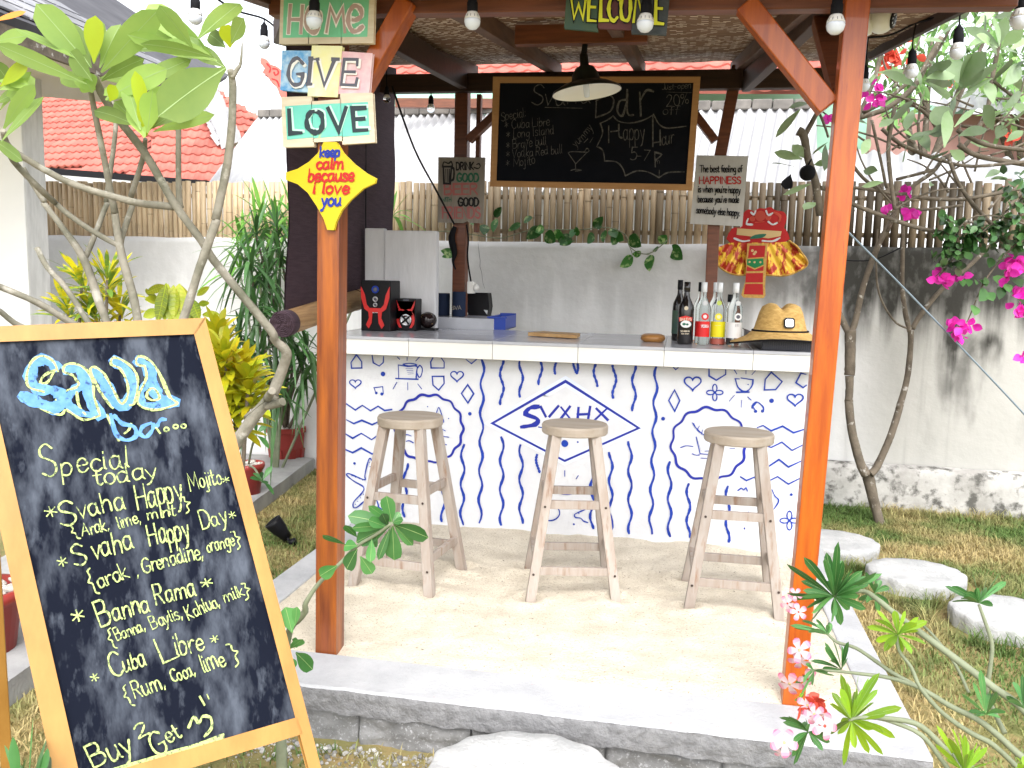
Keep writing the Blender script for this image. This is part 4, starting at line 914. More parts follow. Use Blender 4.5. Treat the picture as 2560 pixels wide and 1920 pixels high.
# rear prop frame and feet
back = V((-nb.x, -nb.y, 0)).normalized()
for a in (iTL, iTR):
    p = SA.P(a) - nb * .05; mb = MB(); f = V((p.x, p.y, 0)) + back * .42; mb.bar(p, f, .03, .04, up=(0, 0, 1)); mb.build('prop_leg', M['ply'], t, .002)
# ------------------------------------------------------------------ rolled blind on the left side
bx = -2.02
t = thing('bamboo_blind', 'dark plum roll-up blind hanging on the left side of the pavilion, rolled at its foot', 'blind', (bx, 5.0, 1.4))
mb = MB(); ya, yb = 4.225, 5.90; n = 34
for zo in (0, .008):
    b0 = len(mb.v)
    for j in range(25):
        for i in range(n + 1):
            y = ya + (yb - ya) * i / n; zb = 1.37 + (y - ya) * .10; zt_ = CE(bx, y) - .02; z = zb + (zt_ - zb) * j / 24
            mb.v.append(V((bx - zo + .006 * math.sin(z * 9 + y) + .004 * mn.noise(V((y * 4, z * 6, 0))) - .02 * (1 - j / 24) ** 3, y + (.012 * math.sin(z * 7) if i == 0 else 0), z)))
    for j in range(24):
        for i in range(n): a = b0 + j * (n + 1) + i; mb.face([a, a + 1, a + n + 2, a + n + 1])
mb.build('cloth', M['blind'], t)
mb = MB(); mb.bar((bx + .004, 5.32, 1.52), (bx + .004, 5.32, 2.92), .004, .012, up=(0, 1, 0)); mb.build('seam', M['blackm'], t)
R0 = V((bx - .01, 4.16, 1.335)); R1 = V((bx - .035, 5.85, 1.50)); ax = (R1 - R0).normalized()
mb = MB(); L__ = (R1 - R0).length; rp = [(.058, .012), (.060, .012)] + [(0.0595 + .0012 * (i % 2), .012 + (L__ - .02) * i / 2) for i in range(1, 3)]
mb.lathe(R0, [(.062, .02), (.066, .03), (.064, L__ - .02), (.060, L__)], 40, axis=ax, s=False); mb.build('roll', M['slats'], t)
mb = MB(); pr = []
u_ = V((1, 0, 0)); v_ = ax.cross(u_).normalized()
for i in range(150):
    a = i * .24; rr = .012 + .056 * i / 150; pr.append(R0 + u_ * (rr * math.cos(a)) + v_ * (rr * math.sin(a)) - ax * (.008 + .004 * math.sin(i * 1.7)))
mb.tube(pr, .0048, 6, sub=1); mb.lathe(R0, [(.067, -.006), (.0695, .0), (.0695, .06), (.066, .065)], 36, axis=ax); mb.build('cloth_edge', M['blind'], t)
for f in (.28, .62):
    mb = MB(); c = R0 + ax * (L__ * f); mb.tube([c + u_ * (.0675 * math.cos(i * .3)) + v_ * (.0675 * math.sin(i * .3)) for i in range(22)], .002, 4, sub=1); mb.build('cord', M['blackm'], t)
mb = MB(); sag = [atD((980, 215), 5.0), atD((1035, 370), 5.15), atD((1090, 475), 5.35), V((atY((1135, 560), 5.60)))]
mb.tube(sag, .006, 6); tag(mb.build('pull_cord', M['blackm']), 'thin black cord slanting from the top of the dark blind to the back post', 'cord')
# ------------------------------------------------------------------ pendant lamp
c = atY((1467, 232), 4.02); t = thing('pendant_lamp', 'dark enamel pendant lamp with white inside hanging over the bar from the tie beam', 'lamp', tuple(c))
axl = (V((0, 0, 1)) * .985 + RT * -.115 + FWD * .03).normalized()
R_ = .158
mb = MB(); mb.lathe(c, [(R_, 0), (R_ * .97, .012), (R_ * .72, .033), (R_ * .42, .052), (R_ * .37, .085), (R_ * .27, .11), (R_ * .13, .122), (R_ * .12, .17), (.0001, .172)], 40, axis=axl, caps=False); mb.build('shade', M['lampout'], t)
mb = MB(); mb.lathe(c, [(R_ * .985, .001), (R_ * .95, .009), (R_ * .70, .027), (R_ * .40, .045), (.0001, .06)], 40, axis=axl, caps=False); mb.build('reflector', M['lampin'], t)
mb = MB(); mb.lathe(c, [(.0001, -.022), (.012, -.018), (.014, 0), (.014, .05)], 14, axis=axl); mb.build('bulb', M['globe'], t)
mb = MB(); top = c + axl * .17; mb.tube([top, top + V((.006, 0, .05)), top + V((-.004, 0, .09)), V((top.x + .008, 4.02, 2.66))], .013, 8); mb.build('cord', M['blackm'], t)
# ------------------------------------------------------------------ festoon bulbs
BULBS = [((488, 44), 36, 3.45, 'light bulb hanging against the sky at the far left end of the string'), ((660, 108), 29, 4.4, 'light bulb hanging in the sky just left of the HOME sign'),
         ((785, 52), 40, -2.76, 'light bulb hanging in front of the letter O of the HOME sign'), ((1181, 54), 41, -2.80, 'light bulb hanging between the left front brace and the WELCOME sign'),
         ((1613, 60), 43, -2.79, 'light bulb hanging in front of the WELCOME sign'), ((2089, 64), 46, -2.76, 'light bulb hanging in front of the right orange post'),
         ((2550, 50), 47, 2.74, 'light bulb at the right edge of the photo by the end of the front beam'), ((2394, 130), 38, 3.4, 'light bulb hanging by the plumeria leaves, nearest of the three along the right eave'),
         ((2279, 180), 33, 3.9, 'light bulb hanging along the right eave, middle of three'), ((2160, 215), 29, 4.4, 'light bulb hanging along the right eave, close behind the orange post'),
         ((1077, 272), 20, 5.75, 'clear bulb hanging beside the back post in front of the white shed roof'), ((967, 248), 19, 5.2, 'clear bulb hanging in front of the dark blind')]
sub = {}
for (p, wpx, dep, lb) in BULBS:
    c = atD(p, dep) if dep > 0 else atY(p, -dep); dep = (c - CAM).dot(FWD); R = wpx * dep / FOC / 2; clear = wpx < 25
    t = thing('festoon_bulb', lb, 'light bulb', tuple(c), 'festoon bulbs strung round the pavilion')
    tl_ = (rnd.random() - .5) * .08; ax = V((tl_, 0, 1)).normalized()
    mb = MB(); mb.lathe(c, [(.0001, -R), (R * .5, -R * .87), (R * .87, -R * .5), (R, 0), (R * .97, R * .25)], 24, axis=ax); mb.build('globe', M['glass'] if clear else M['globe'], t)
    mb = MB(); pr = []
    mb.lathe(c, [(R * .99, R * .25), (R * .93, R * .5), (R * .72, R * .95), (R * .58, R * 1.15)], 24, axis=ax); mb.build('collar', M['collar'], t)
    if not clear:
        mb = MB()
        for a in range(12):
            q = a * math.pi / 6; e1 = V((math.cos(q), math.sin(q), 0)); b1 = c + e1 * R * .955 + ax * R * .42; b2 = c + e1 * R * .84 + ax * R * .72; mb.bar(b1, b2, R * .07, R * .05, up=e1)
        mb.build('vent_slots', M['seam'], t)
    mb = MB(); mb.lathe(c, [(R * .62, R * 1.1), (R * .66, R * 1.2), (R * .66, R * 2.2), (R * .58, R * 2.25), (R * .56, R * 2.9), (R * .3, R * 3.2), (R * .12, R * 3.5)], 16, axis=ax); mb.build('socket', M['blackm'], t)
    x_, y_ = c.x, c.y; zt_ = CE(x_, y_) if (-2.06 < x_ < 1.0 and 2.45 < y_ < 5.9) else CE(max(-2.06, min(1.0, x_)), max(2.45, min(5.9, y_))) + .02
    zt_ = max(zt_, c.z + R * 4)
    mb = MB(); mb.tube([c + ax * R * 3.4, c + ax * R * 3.4 + V((0, 0, (zt_ - c.z - R * 3.4) * .5)), V((x_ + .004, y_, zt_))], .0035, 5); mb.build('wire', M['blackm'], t)
    sub[p] = V((x_ + .004, y_, zt_))
mb = MB()
seq = [(2550, 50), (2394, 130), (2279, 180), (2160, 215)]
for a, b_ in zip(seq[:-1], seq[1:]): A_, B2 = sub[a], sub[b_]; mb.tube([A_, (A_ + B2) / 2 - V((0, 0, .02)), B2], .005, 5)
A_, B2 = sub[(660, 108)], sub[(488, 44)]; mb.tube([V((-2.06, 3.2, CE(-2.06, 3.2))), B2, (A_ + B2) / 2 - V((0, 0, .02)), A_, V((-2.06, A_.y, CE(-2.06, A_.y)))], .005, 5)
tag(mb.build('string_cable', M['blackm']), 'black cable of the bulb string running along the pavilion eaves', 'cable')
# ------------------------------------------------------------------ security camera under the right eave
c = atD(k('K4', '1225 135')[0], 3.15); t = thing('security_camera', 'round white security camera under the eave beside the right orange post', 'security camera', tuple(c))
mb = MB(); R = .05; lk = (-FWD * .55 + RT * .72 - UP * .25).normalized()
mb.lathe(c, [(.0001, -R)] + [(R * math.sin(a * .26), -R * math.cos(a * .26)) for a in range(1, 11)] + [(R * .55, R * .86)], 28, axis=lk); mb.build('housing', M['camw'], t)
mb = MB(); mb.lathe(c, [(R * .60, R * .82), (R * .56, R * .93), (.0001, R * .95)], 24, axis=lk); fp = mb.build('lens_face', M['black'], t)
mb = MB()
for a in range(8):
    q = a * math.pi / 4; e1 = lk.cross(V((0, 0, 1))).normalized(); e2 = lk.cross(e1); mb.disc(c + (e1 * math.cos(q) + e2 * math.sin(q)) * R * .38, lk, R * .07, R * .955, k_=8)
mb.build('lamp_dots', M['silver'], fp)
mb = MB(); mb.tube([c + UP * R * .8 + RT * -.01, c + UP * R * 1.5 - RT * .02, V((c.x - .03, c.y + .01, CE(c.x, c.y) - .0))], .02, 10); mb.lathe(c - RT * .062 - UP * .012, [(.0001, -.045), (.026, -.042), (.028, .03), (.0001, .034)], 16, axis=UP); mb.build('bracket', M['camw'], t)
# ------------------------------------------------------------------ things on the counter
CT = 1.265
def speaker(px, wpx, hpx, label, big):
    c = atZ(px, CT); dep = (c - CAM).dot(FWD); w_, h = wpx * dep / FOC, hpx * dep / FOC; d = w_ * 1.0
    t = thing('loudspeaker', label, 'speaker', tuple(c)); x0, x1 = c.x - w_ / 2, c.x + w_ / 2; y = c.y
    mb = MB(); mb.box((x0, y, CT), (x1, y + d, CT + h)); cab = mb.build('cabinet', M['black'], t, .006)
    S_ = Surf((0, y, 0), (0, -1, 0), .003)
    def q(u, v): return V((x0 + u * w_, y - .003, CT + v * h))
    def blob(pts, nm, m, th=.006): mb = MB(); mb.prism([q(*p) for p in pts], (0, -th, 0)); return mb.build(nm, m, t, .0015)
    if big:
        L_p = [(.02, .86), (.13, .72), (.20, .52), (.30, .45), (.70, .45), (.80, .52), (.87, .72), (.98, .86), (.97, .66), (.86, .44), (.72, .38), (.70, .26), (.80, .12), (.72, .06), (.63, .16), (.60, .38), (.40, .38), (.37, .16), (.28, .06), (.20, .12), (.30, .26), (.28, .38), (.14, .44), (.03, .66)]
        blob(L_p, 'red_trim', M['red'])
        for v, r, m in ((.82, .12, 'blue'), (.63, .085, 'chrome'), (.52, .07, 'chrome')):
            mb = MB(); mb.lathe(q(.5, v), [(r * w_, .0), (r * w_, .006), (r * w_ * .72, .008), (r * w_ * .7, .002)], 24, axis=(0, -1, 0)); kb = mb.build('dial_ring', M[m], t)
            mb = MB(); mb.lathe(q(.5, v), [(r * w_ * .62, .001), (r * w_ * .55, .008), (.0001, .009)], 20, axis=(0, -1, 0)); mb.build('dial', M['greyl'] if big else M['black'], kb)
        mb = MB(); 
        mb.box((q(.40, .355).x, y - .0045, q(.4, .355).z), (q(.47, .355).x, y - .003, q(.4, .385).z)); mb.box((q(.49, .36).x, y - .0045, q(.4, .36).z), (q(.60, .36).x, y - .003, q(.4, .378).z)); mb.build('badge', M['silver'], t)
    else:
        L_p = [(.03, .95), (.16, .80), (.24, .68), (.76, .68), (.84, .80), (.97, .95), (.94, .78), (.84, .60), (.74, .56), (.80, .44), (.84, .34), (.80, .20), (.72, .10), (.80, .10), (.92, .22), (.95, .36), (.90, .50), (.80, .62), (.20, .62), (.10, .50), (.05, .36), (.08, .22), (.20, .10), (.28, .10), (.20, .20), (.16, .34), (.20, .44), (.26, .56), (.16, .60), (.06, .78)]
        blob(L_p[:10] + L_p[10:], 'red_trim', M['red'])
        mb = MB(); mb.lathe(q(.5, .34), [(w_ * .29, .0), (w_ * .29, .006), (w_ * .22, .007), (w_ * .2, .002)], 24, axis=(0, -1, 0)); dr = mb.build('driver_ring', M['chrome'], t)
        mb = MB(); mb.lathe(q(.5, .34), [(w_ * .09, .001), (w_ * .07, .010), (.0001, .011)], 18, axis=(0, -1, 0))
        for a in range(4):
            an = a * math.pi / 2 + .7; e = V((math.cos(an), 0, math.sin(an))); mb.bar(q(.5, .34) + V((0, -.007, 0)), q(.5, .34) + e * w_ * .27 + V((0, -.007, 0)), w_ * .08, .004, up=(0, 1, 0))
        mb.build('cone', M['black'], dr)
        mb = MB(); mb.box((q(.36, .94).x, y - .004, q(.3, .935).z), (q(.64, .94).x, y - .0005, q(.3, .975).z)); mb.build('badge', M['greyl'], t)
speaker(k('K6', '826 906')[0], 77, 126, 'tall black loudspeaker with red trim and three dials at the left end of the counter', True)
speaker(k('K6', '1036 904')[0], 51, 80, 'small black loudspeaker with red trim and a round white-rimmed cone beside the tall one', False)
c = atZ(k('K6', '1182 900')[0], CT); R = .055; t = thing('patterned_ball', 'dark glossy ball with brown marbling on a flat black stand beside the small speaker', 'ornament', tuple(c))
mb = MB(); mb.box((c.x - .058, c.y - .03, CT), (c.x + .058, c.y + .07, CT + .012)); mb.build('stand', M['black'], t, .004)
M['marb'] = mat('marbled_gloss', (.02, .012, .012), .15, (.30, .20, .09), 22, lo=.58, hi=.68)
mb = MB(); mb.lathe((c.x, c.y + .02, CT + .012 + R * .92), [(.0001, -R * .92)] + [(R * math.sin(a * .2617), -R * .92 * math.cos(a * .2617)) for a in range(1, 12)] + [(.0001, R * .92)], 28); mb.build('ball', M['marb'], t)
# drink coolers, box and tray on the raised back shelf
ST_ = 1.335
def cooler(px, wpx, hpx, label, word):
    c = atZ(px, ST_); dep = (c - CAM).dot(FWD); w_, h = wpx * dep / FOC, hpx * dep / FOC; r = w_ / 2
    t = thing('bottle_cooler', label, 'bottle cooler', tuple(c), 'dark blue foam bottle coolers')
    mb = MB(); mb.lathe((c.x, c.y + r, ST_), [(.0001, 0), (r * .94, 0), (r, .006), (r, h - .006), (r * .96, h), (r * .82, h), (r * .80, h * .3), (.0001, h * .3)], 28); mb.build('sleeve', M['navyp'], t)
    if word:
        mb = MB(); Sx = Surf((0, c.y - .001, 0), (0, -1, 0), .001); a, b_ = word[1], word[2]; text(mb, word[0], a, b_, 9, 1.5, Sx); mb.build('printed_word', M['greyw'], t)
cooler(k('K6', '1278 800')[0], 35, 56, 'dark blue foam bottle cooler, nearest the white wall pier', None)
cooler(k('K6', '1390 806')[0], 34, 62, 'dark blue foam bottle cooler with pale printed letters below the back post', ('SVA', k('K6', '1352 758')[0], k('K6', '1420 756')[0]))
cooler(k('K6', '1404 778')[0], 40, 62, 'dark blue foam bottle cooler, the tallest, standing behind the lettered one', None)
c = atZ(k('K6', '1530 798')[0], ST_); dep = (c - CAM).dot(FWD); u = dep / FOC * .36166
t = thing('napkin_box', 'black slanted napkin box at the right end of the back shelf', 'box', tuple(c)); mb = MB()
x = c.x; mb.prism([(x - 62 * u, c.y, ST_), (x + 70 * u, c.y + .0, ST_), (x + 80 * u, c.y, ST_ + 62 * u), (x + 68 * u, c.y, ST_ + 152 * u), (x - 68 * u, c.y, ST_ + 150 * u), (x - 62 * u, c.y, ST_)][:5], (0, .11, 0)); mb.build('box', M['black'], t, .004)
mb = MB(); mb.prism([(x + 45 * u, c.y - .002, ST_ + 40 * u), (x + 70 * u, c.y - .002, ST_ + 8 * u), (x + 74 * u, c.y - .002, ST_ + 38 * u)], (0, -.002, 0)); mb.build('corner_patch', M['silver'], t)
c = atZ(k('K6', '1660 885')[0], CT); t = thing('blue_crate', 'shallow cobalt blue plastic tray standing beside the back shelf', 'tray', (c.x, 5.5, CT)); mb = MB()
xa, xb = atY(k('K6', '1612 800')[0], 5.45).x, atY(k('K6', '1728 800')[0], 5.45).x
mb.box((xa, 5.44, CT), (xb, 5.448, CT + .075)); mb.box((xa, 5.448, CT), (xa + .006, 5.80, CT + .085)); mb.box((xb - .006, 5.448, CT), (xb, 5.80, CT + .085)); mb.box((xa, 5.794, CT), (xb, 5.80, CT + .095)); mb.box((xa, 5.448, CT), (xb, 5.794, CT + .006)); mb.box((xa - .01, 5.43, CT + .0755), (xb + .01, 5.441, CT + .084)); mb.build('tray_shell', M['cobalt'], t)
# socket and cord on the back left post
c = atY(k('K6', '1488 605')[0], 5.65); t = thing('power_socket', 'white power socket with plug on the right side of the back post', 'socket', tuple(c)); mb = MB()
mb.box((c.x - .025, 5.63, c.z - .04), (c.x + .02, 5.69, c.z + .04)); mb.build('case', M['fascia'], t, .004); mb = MB(); mb.lathe((c.x + .024, 5.65, c.z), [(.0001, -.001), (.02, 0), (.022, .02), (.0001, .022)], 14, axis=(.8, -.6, 0)); mb.build('plug', M['fascia'], t)
mb = MB(); mb.tube([V((c.x, 5.64, c.z + .04)), atY(k('K6', '1462 400')[0], 5.64), atY(k('K6', '1468 270')[0], 5.64), atY(k('K6', '1455 170')[0], 5.64)], .006, 6); mb.build('cord', M['blackm'], t)
mb = MB(); mb.tube([atY(k('K6', s)[0], 5.63) for s in ('1375 185', '1352 255', '1362 320', '1372 370', '1362 430', '1380 480')], [.014, .022, .024, .018, .008, .005], 8); tag(mb.build('cord_bundle', M['blackm']), 'black bundle of cords tied to the left of the back post under the beer plaque', 'cords')
# chopping board and ashtray
a = [atZ(p, CT + .0) for p in k('K6', '1880 943 2215 962')] ; c = (a[0] + a[1]) / 2
t = thing('chopping_board', 'rough-edged light wooden board lying on the counter above the painted diamond', 'chopping board', tuple(c)); mb = MB()
f0, f1 = a[0], a[1]; bk = V((.0, .17, 0)); edge_ = []
n = 16
for i in range(n + 1): p = f0.lerp(f1, i / n) + V((0, rnd.uniform(-.004, .004), .004)); edge_.append(p)
mb.prism(edge_ + [f1 + bk + V((0.0, 0, .004)), f0 + bk + V((.06, 0, .004))], (0, 0, .020)); mb.build('slab', M['woodlt'], t, .002)
c = atZ(k('K7', '638 985')[0], CT); t = thing('round_wooden_dish', 'small rounded brown wooden dish on the counter left of the bottles', 'dish', tuple(c)); r = .068; mb = MB()
mb.lathe((c.x, c.y + r, CT), [(.0001, 0), (r * .8, 0), (r * .98, .012), (r, .022), (r * .92, .036), (r * .7, .043), (r * .55, .040), (.0001, .030)], 32); mb.build('dish', M['ash'], t)
# bottles
def bottle(px, h, r, label, glass, cap_m, labs, grp, extra=None, y_off=0.0):
    c = atZ(px, CT) + V((0, r + y_off, 0)); t = thing('bottle', label, 'bottle', tuple(c), grp)
    mb = MB(); mb.lathe(c, [(.0001, .004), (r * .9, 0), (r, .01), (r, h * .56), (r * .93, h * .62), (r * .62, h * .70), (r * .40, h * .76), (r * .33, h * .86), (r * .33, h * .885), (.0001, h * .886)], 28); mb.build('glass', glass, t)
    if cap_m: mb = MB(); mb.lathe(c, [(r * .345, h * .84), (r * .40, h * .845), (r * .40, h), (.0001, h)], 20); mb.build('cap', cap_m, t)
    for (z0, z1, ha, m, nm) in labs:
        mb = MB(); rr = r + .0012; b0 = len(mb.v); n = 14
        for z in (z0, z1):
            for i in range(n + 1): a_ = -math.pi / 2 - .15 + ha * (i / n * 2 - 1); mb.v.append(V((c.x + rr * math.cos(a_), c.y + rr * math.sin(a_), CT + h * z)))
        for i in range(n): mb.face([b0 + i, b0 + i + 1, b0 + n + 2 + i, b0 + n + 1 + i])
        mb.build(nm, m, t)
    Sx = Surf((c.x, c.y - r - .003, 0), (0, -1, 0), .0)
    if extra: extra(t, c, Sx)
    return t
G1 = 'spirit bottles lined up on the counter'
def ex_dark(t, c, Sx):
    mb = MB(); q = k('K7', '822 812 868 800 915 812 912 840 868 828 826 840'); Sx.poly(mb, q, 0); mb.build('top_label', M['lred'], t)
    mb = MB(); a, b_ = k('K7', '830 834')[0], k('K7', '908 834')[0]; text(mb, 'BAILEYS', a, b_, 6.6, 1.4, Sx); text(mb, 'THE ORIGINAL', k('K7', '832 912')[0], k('K7', '898 912')[0], 3.6, .9, Sx); text(mb, 'Irish Cream', k('K7', '838 928')[0], k('K7', '892 928')[0], 3, .7, Sx)
    Sx.dot(mb, k('K7', '873 748')[0], 5, sx=1.0); mb.build('printed_words', M['cream'], t)
    mb = MB(); Sx.dot(mb, k('K7', '870 858')[0], 9, 0, 1.45); mb.build('picture_oval', M['lwhite'], t); mb = MB(); Sx.dot(mb, k('K7', '858 858')[0], 3.2, 0, 1.4); Sx.dot(mb, k('K7', '880 860')[0], 2.6, 0, 1.3); mb.build('green_leaves', M['grl'], t)
def ex_disc(x, y, ml, x2, y2, m2, words, mw):
    def f(t, c, Sx):
        mb = MB(); Sx.dot(mb, k('K7', '%d %d' % (x, y))[0], 6.2); mb.build('neck_seal', ml, t)
        mb = MB(); Sx.dot(mb, k('K7', '%d %d' % (x2, y2))[0], 9); mb.build('round_seal', m2, t)
        mb = MB(); Sx.dot(mb, k('K7', '%d %d' % (x2, y2))[0], 4.8)
        for s, p, h in words: a, b_ = k('K7', p); text(mb, s, a, b_, h, 1.2, Sx)
        mb.build('printed_words', mw, t)
    return f
bottle(k('K7', '862 1000')[0], .335, .042, 'dark brown cream liqueur bottle with a red arch label', M['wine'], M['wine'], [(.885, .985, 3.14, M['silver'], 'neck_band')][:0], G1, ex_dark)
bottle(k('K7', '815 975')[0], .345, .038, 'dark wine bottle half hidden behind the cream liqueur bottle', M['wine'], M['black'], [(.12, .5, 1.6, M['wgreen'], 'label')], G1)
lab = lambda m: [(.125, .375, 1.25, m, 'label')]
bottle(k('K7', '980 1000')[0], .335, .040, 'clear spirit bottle with a red VODKA label', M['glass'], M['cap'], lab(M['lred']), G1, ex_disc(1004, 712, M['silver'], 1003, 806, M['lred'], [('VODKA', '975 882 1028 882', 7)], M['lwhite']))
bottle(k('K7', '1088 1002')[0], .335, .040, 'clear spirit bottle with a yellow label and a little pink liquid left', M['glass'], M['cap'], lab(M['lyel']) + [(.012, .10, 3.1, M['pinkliq'], 'liquid')], G1, ex_disc(1102, 712, M['yl'], 1097, 808, M['lyel'], [('GIN', '1070 868 1112 868', 0.1)], M['syellow']))
bottle(k('K7', '1200 1010')[0], .335, .041, 'clear spirit bottle with a white label, nearest the straw hat', M['glass'], M['cap'], lab(M['lwhite']), G1, ex_disc(1232, 714, M['silver'], 1232, 808, M['lwhite'], [('III', '1212 875 1240 875', 6)], M['greyl']))
bottle(k('K7', '962 985')[0], .335, .040, 'clear spirit bottle standing behind the red labelled one', M['glass'], M['black'], [], G1, None, .10)
bottle(k('K7', '1068 988')[0], .335, .040, 'clear spirit bottle standing behind the yellow labelled one', M['glass'], M['cap'], [], G1, None, .10)
bottle(k('K7', '1172 995')[0], .27, .040, 'clear shorter bottle with a black cap standing behind the white labelled one', M['glass'], M['black'], [], G1, None, .10)
# straw hat on a black tray
tc_ = [atZ(p, CT) for p in k('K7', '1268 950 1395 1037 1722 1042')]
t = thing('black_tray', 'black plastic tray with a cut corner under the straw hat', 'tray', tuple(tc_[1])); mb = MB()
p0, p1, p2 = tc_; mb.prism([p0 + V((0, 0, .002)), p1 + V((0, 0, .002)), V((.692, p1.y, CT + .002)), V((.692, p1.y + .33, CT + .002)), V((p0.x + .05, p1.y + .33, CT + .002))], (0, 0, .052)); mb.build('tray_body', M['tray'], t, .006)
mb = MB()
for i in range(26): p = p1.lerp(V((.688, p1.y, CT)), (i + .5) / 26); mb.box((p.x - .003, p.y - .003, CT + .006), (p.x + .003, p.y - .0005, CT + .045))
mb.build('ribs', M['tray'], t)
hc = V((.512, p1.y + .165, CT + .062)); t = thing('straw_hat', 'straw lifeguard hat with wide curved brim and square black badge on the black tray', 'hat', tuple(hc))
mb = MB(); n = 56; prof = [(.075, .165), (.10, .155), (.115, .125), (.128, .08), (.138, .045), (.145, .03), (.185, .017), (.225, .004), (.262, -.006), (.266, -.010)]
prof = [(.0001, .158), (.04, .160)] + prof; b0 = len(mb.v)
for i, (r, h) in enumerate(prof):
    for j in range(n):
        a = 2 * math.pi * j / n; x = r * math.cos(a) * .95; y = r * math.sin(a) * .86; z = h
        if h > .1:
            z += -.040 * math.exp(-(y / .035) ** 2 - ((x + .01) / .09) ** 2) * 0 - .024 * math.exp(-(x / .022) ** 2) * (1 if r < .11 else .2) + .008 * math.exp(-((abs(x) - .045) / .03) ** 2)
        if r > .15: z += .030 * (x / .26) ** 2 * (1 if x < 0 else .2) * -.6 + .018 * (y / .22) ** 2 - .012
        mb.v.append(hc + V((x, y, z)))
for i in range(len(prof) - 1):
    for j in range(n): mb.face([b0 + i * n + j, b0 + i * n + (j + 1) % n, b0 + (i + 1) * n + (j + 1) % n, b0 + (i + 1) * n + j])
mb.face([b0 + j for j in range(n)])
mb.build('straw', M['straw'], t)
mb = MB(); mb.tube([hc + V((.1475 * .95 * math.cos(a * .1122), .1475 * .86 * math.sin(a * .1122), .030)) for a in range(57)], .0055, 6, sub=1); mb.tube([hc + V((.266 * .95 * math.cos(a * .1122), .266 * .86 * math.sin(a * .1122), -.010 + (.030 * math.cos(a * .1122) ** 2 * (1 if math.cos(a * .1122) < 0 else .2) * -.6 + .018 * math.sin(a * .1122) ** 2 - .012))) for a in range(57)], .0045, 6, sub=1); mb.build('black_band', M['blackm'], t)
bc_ = hc + V((.03, -.113, .075)); nn = V((.12, -.97, .22)).normalized(); e1 = nn.cross(V((0, 0, 1))).normalized() * -1; e2 = nn.cross(e1)
mb = MB()
def rr_(s): return [bc_ + e1 * (s * x) + e2 * (s * y) for x, y in ((-1, -.7), (-.7, -1), (.7, -1), (1, -.7), (1, .7), (.7, 1), (-.7, 1), (-1, .7))]
mb.prism(rr_(.027), nn * .008); bd = mb.build('badge', M['black'], t); mb = MB(); mb.prism([p + nn * .008 for p in rr_(.020)], nn * .002); mb.build('badge_face', M['chrome'], bd)
mb = MB()
for sgn in (-1, 1): mb.ribbon([bc_ + nn * .0105 + e1 * (sgn * .007 + .005 * math.cos(i * .63) * .8) + e2 * (.011 * math.sin(i * .63)) for i in range(10)], nn, .0022, .0005, closed=True)
mb.build('badge_rings', M['black'], bd)
# ------------------------------------------------------------------ temple costume hung on the wall
cy = 6.34; SC = Surf((0, cy, 0), (0, -1, 0), .002)
def k7(s): return k('K7', s)
t = thing('temple_costume', 'red and gold temple dance costume hung on the wall beside the HAPPINESS plaque', 'costume', tuple(SC.P(k7('1340 520')[0])))
def cut(px, th, m, nm, par=None, dy=0.0): mb = MB(); q = Surf((0, cy - dy, 0), (0, -1, 0)); plank(mb, q, px, th); return mb.build(nm, m, par or t, .003)
hd = cut(sm2(k7('1190 200 1255 190 1262 110 1300 68 1340 80 1375 60 1415 62 1455 52 1490 75 1545 85 1565 130 1545 195 1562 210 1555 290 1182 295'), 3, True), .03, M['redcloth'], 'headpiece', None, .02)
mb = MB(); q = Surf((0, cy - .021, 0), (0, -1, 0), .002); q.poly(mb, k7('1225 196 1532 216 1525 250 1440 265 1220 240')); mb.build('tan_band', M['tan'], hd)
mb = MB(); q.poly(mb, sm2(k7('1312 265 1350 240 1425 235 1400 260 1340 268'), 3, True)); mb.build('green_leaf', M['grl'], hd)
mb = MB()
for s in ('1300 130 1290 165 1330 170', '1440 150 1470 170 1500 158', '1320 85 1340 100 1352 75', '1425 75 1440 105 1470 90', '1205 265 1260 285 1310 280', '1400 282 1470 285 1520 262'): q.stroke(mb, sm2(k7(s)), 4.5)
mb.build('silver_trim', M['silver'], hd); mb = MB()
q.dot(mb, k7('1385 110')[0], 13); q.dot(mb, k7('1330 130')[0], 7); q.dot(mb, k7('1440 122')[0], 7); q.stroke(mb, sm2(k7('1480 85 1520 110 1515 150')), 6); q.stroke(mb, k7('1350 155 1410 150'), 3); mb.build('coral_scrolls', M['coral'], hd)
mb = MB(); c0 = SC.P(k7('1375 230')[0]); n = 60; out_ = sm2(k7('1085 330 1082 430 1120 480 1200 515 1300 518 1430 520 1550 522 1640 490 1700 440 1640 340 1575 285'), 6); inn = sm2(k7('1130 312 1180 298 1260 296 1330 296 1400 296 1450 295 1500 294 1560 290 1575 286'), 8)
def rs(l, n):
    o = []
    for i in range(n + 1):
        f = i / n * (len(l) - 1); a = int(f); b_ = min(a + 1, len(l) - 1); o.append((l[a][0] + (l[b_][0] - l[a][0]) * (f - a), l[a][1] + (l[b_][1] - l[a][1]) * (f - a)))
    return o
O_, I_ = rs(out_, n), rs(inn, n); b0 = len(mb.v)
for j in range(9):
    for i in range(n + 1):
        tt = j / 8; p = SC.P((I_[i][0] + (O_[i][0] - I_[i][0]) * tt, I_[i][1] + (O_[i][1] - I_[i][1]) * tt)); p.y -= .03 + tt * .045 + tt * .014 * math.sin(i * 1.05); mb.v.append(p)
for j in range(8):
    for i in range(n): a = b0 + j * (n + 1) + i; mb.face([a, a + 1, a + n + 2, a + n + 1])
sk = mb.build('pleated_skirt', M['gold'], t)
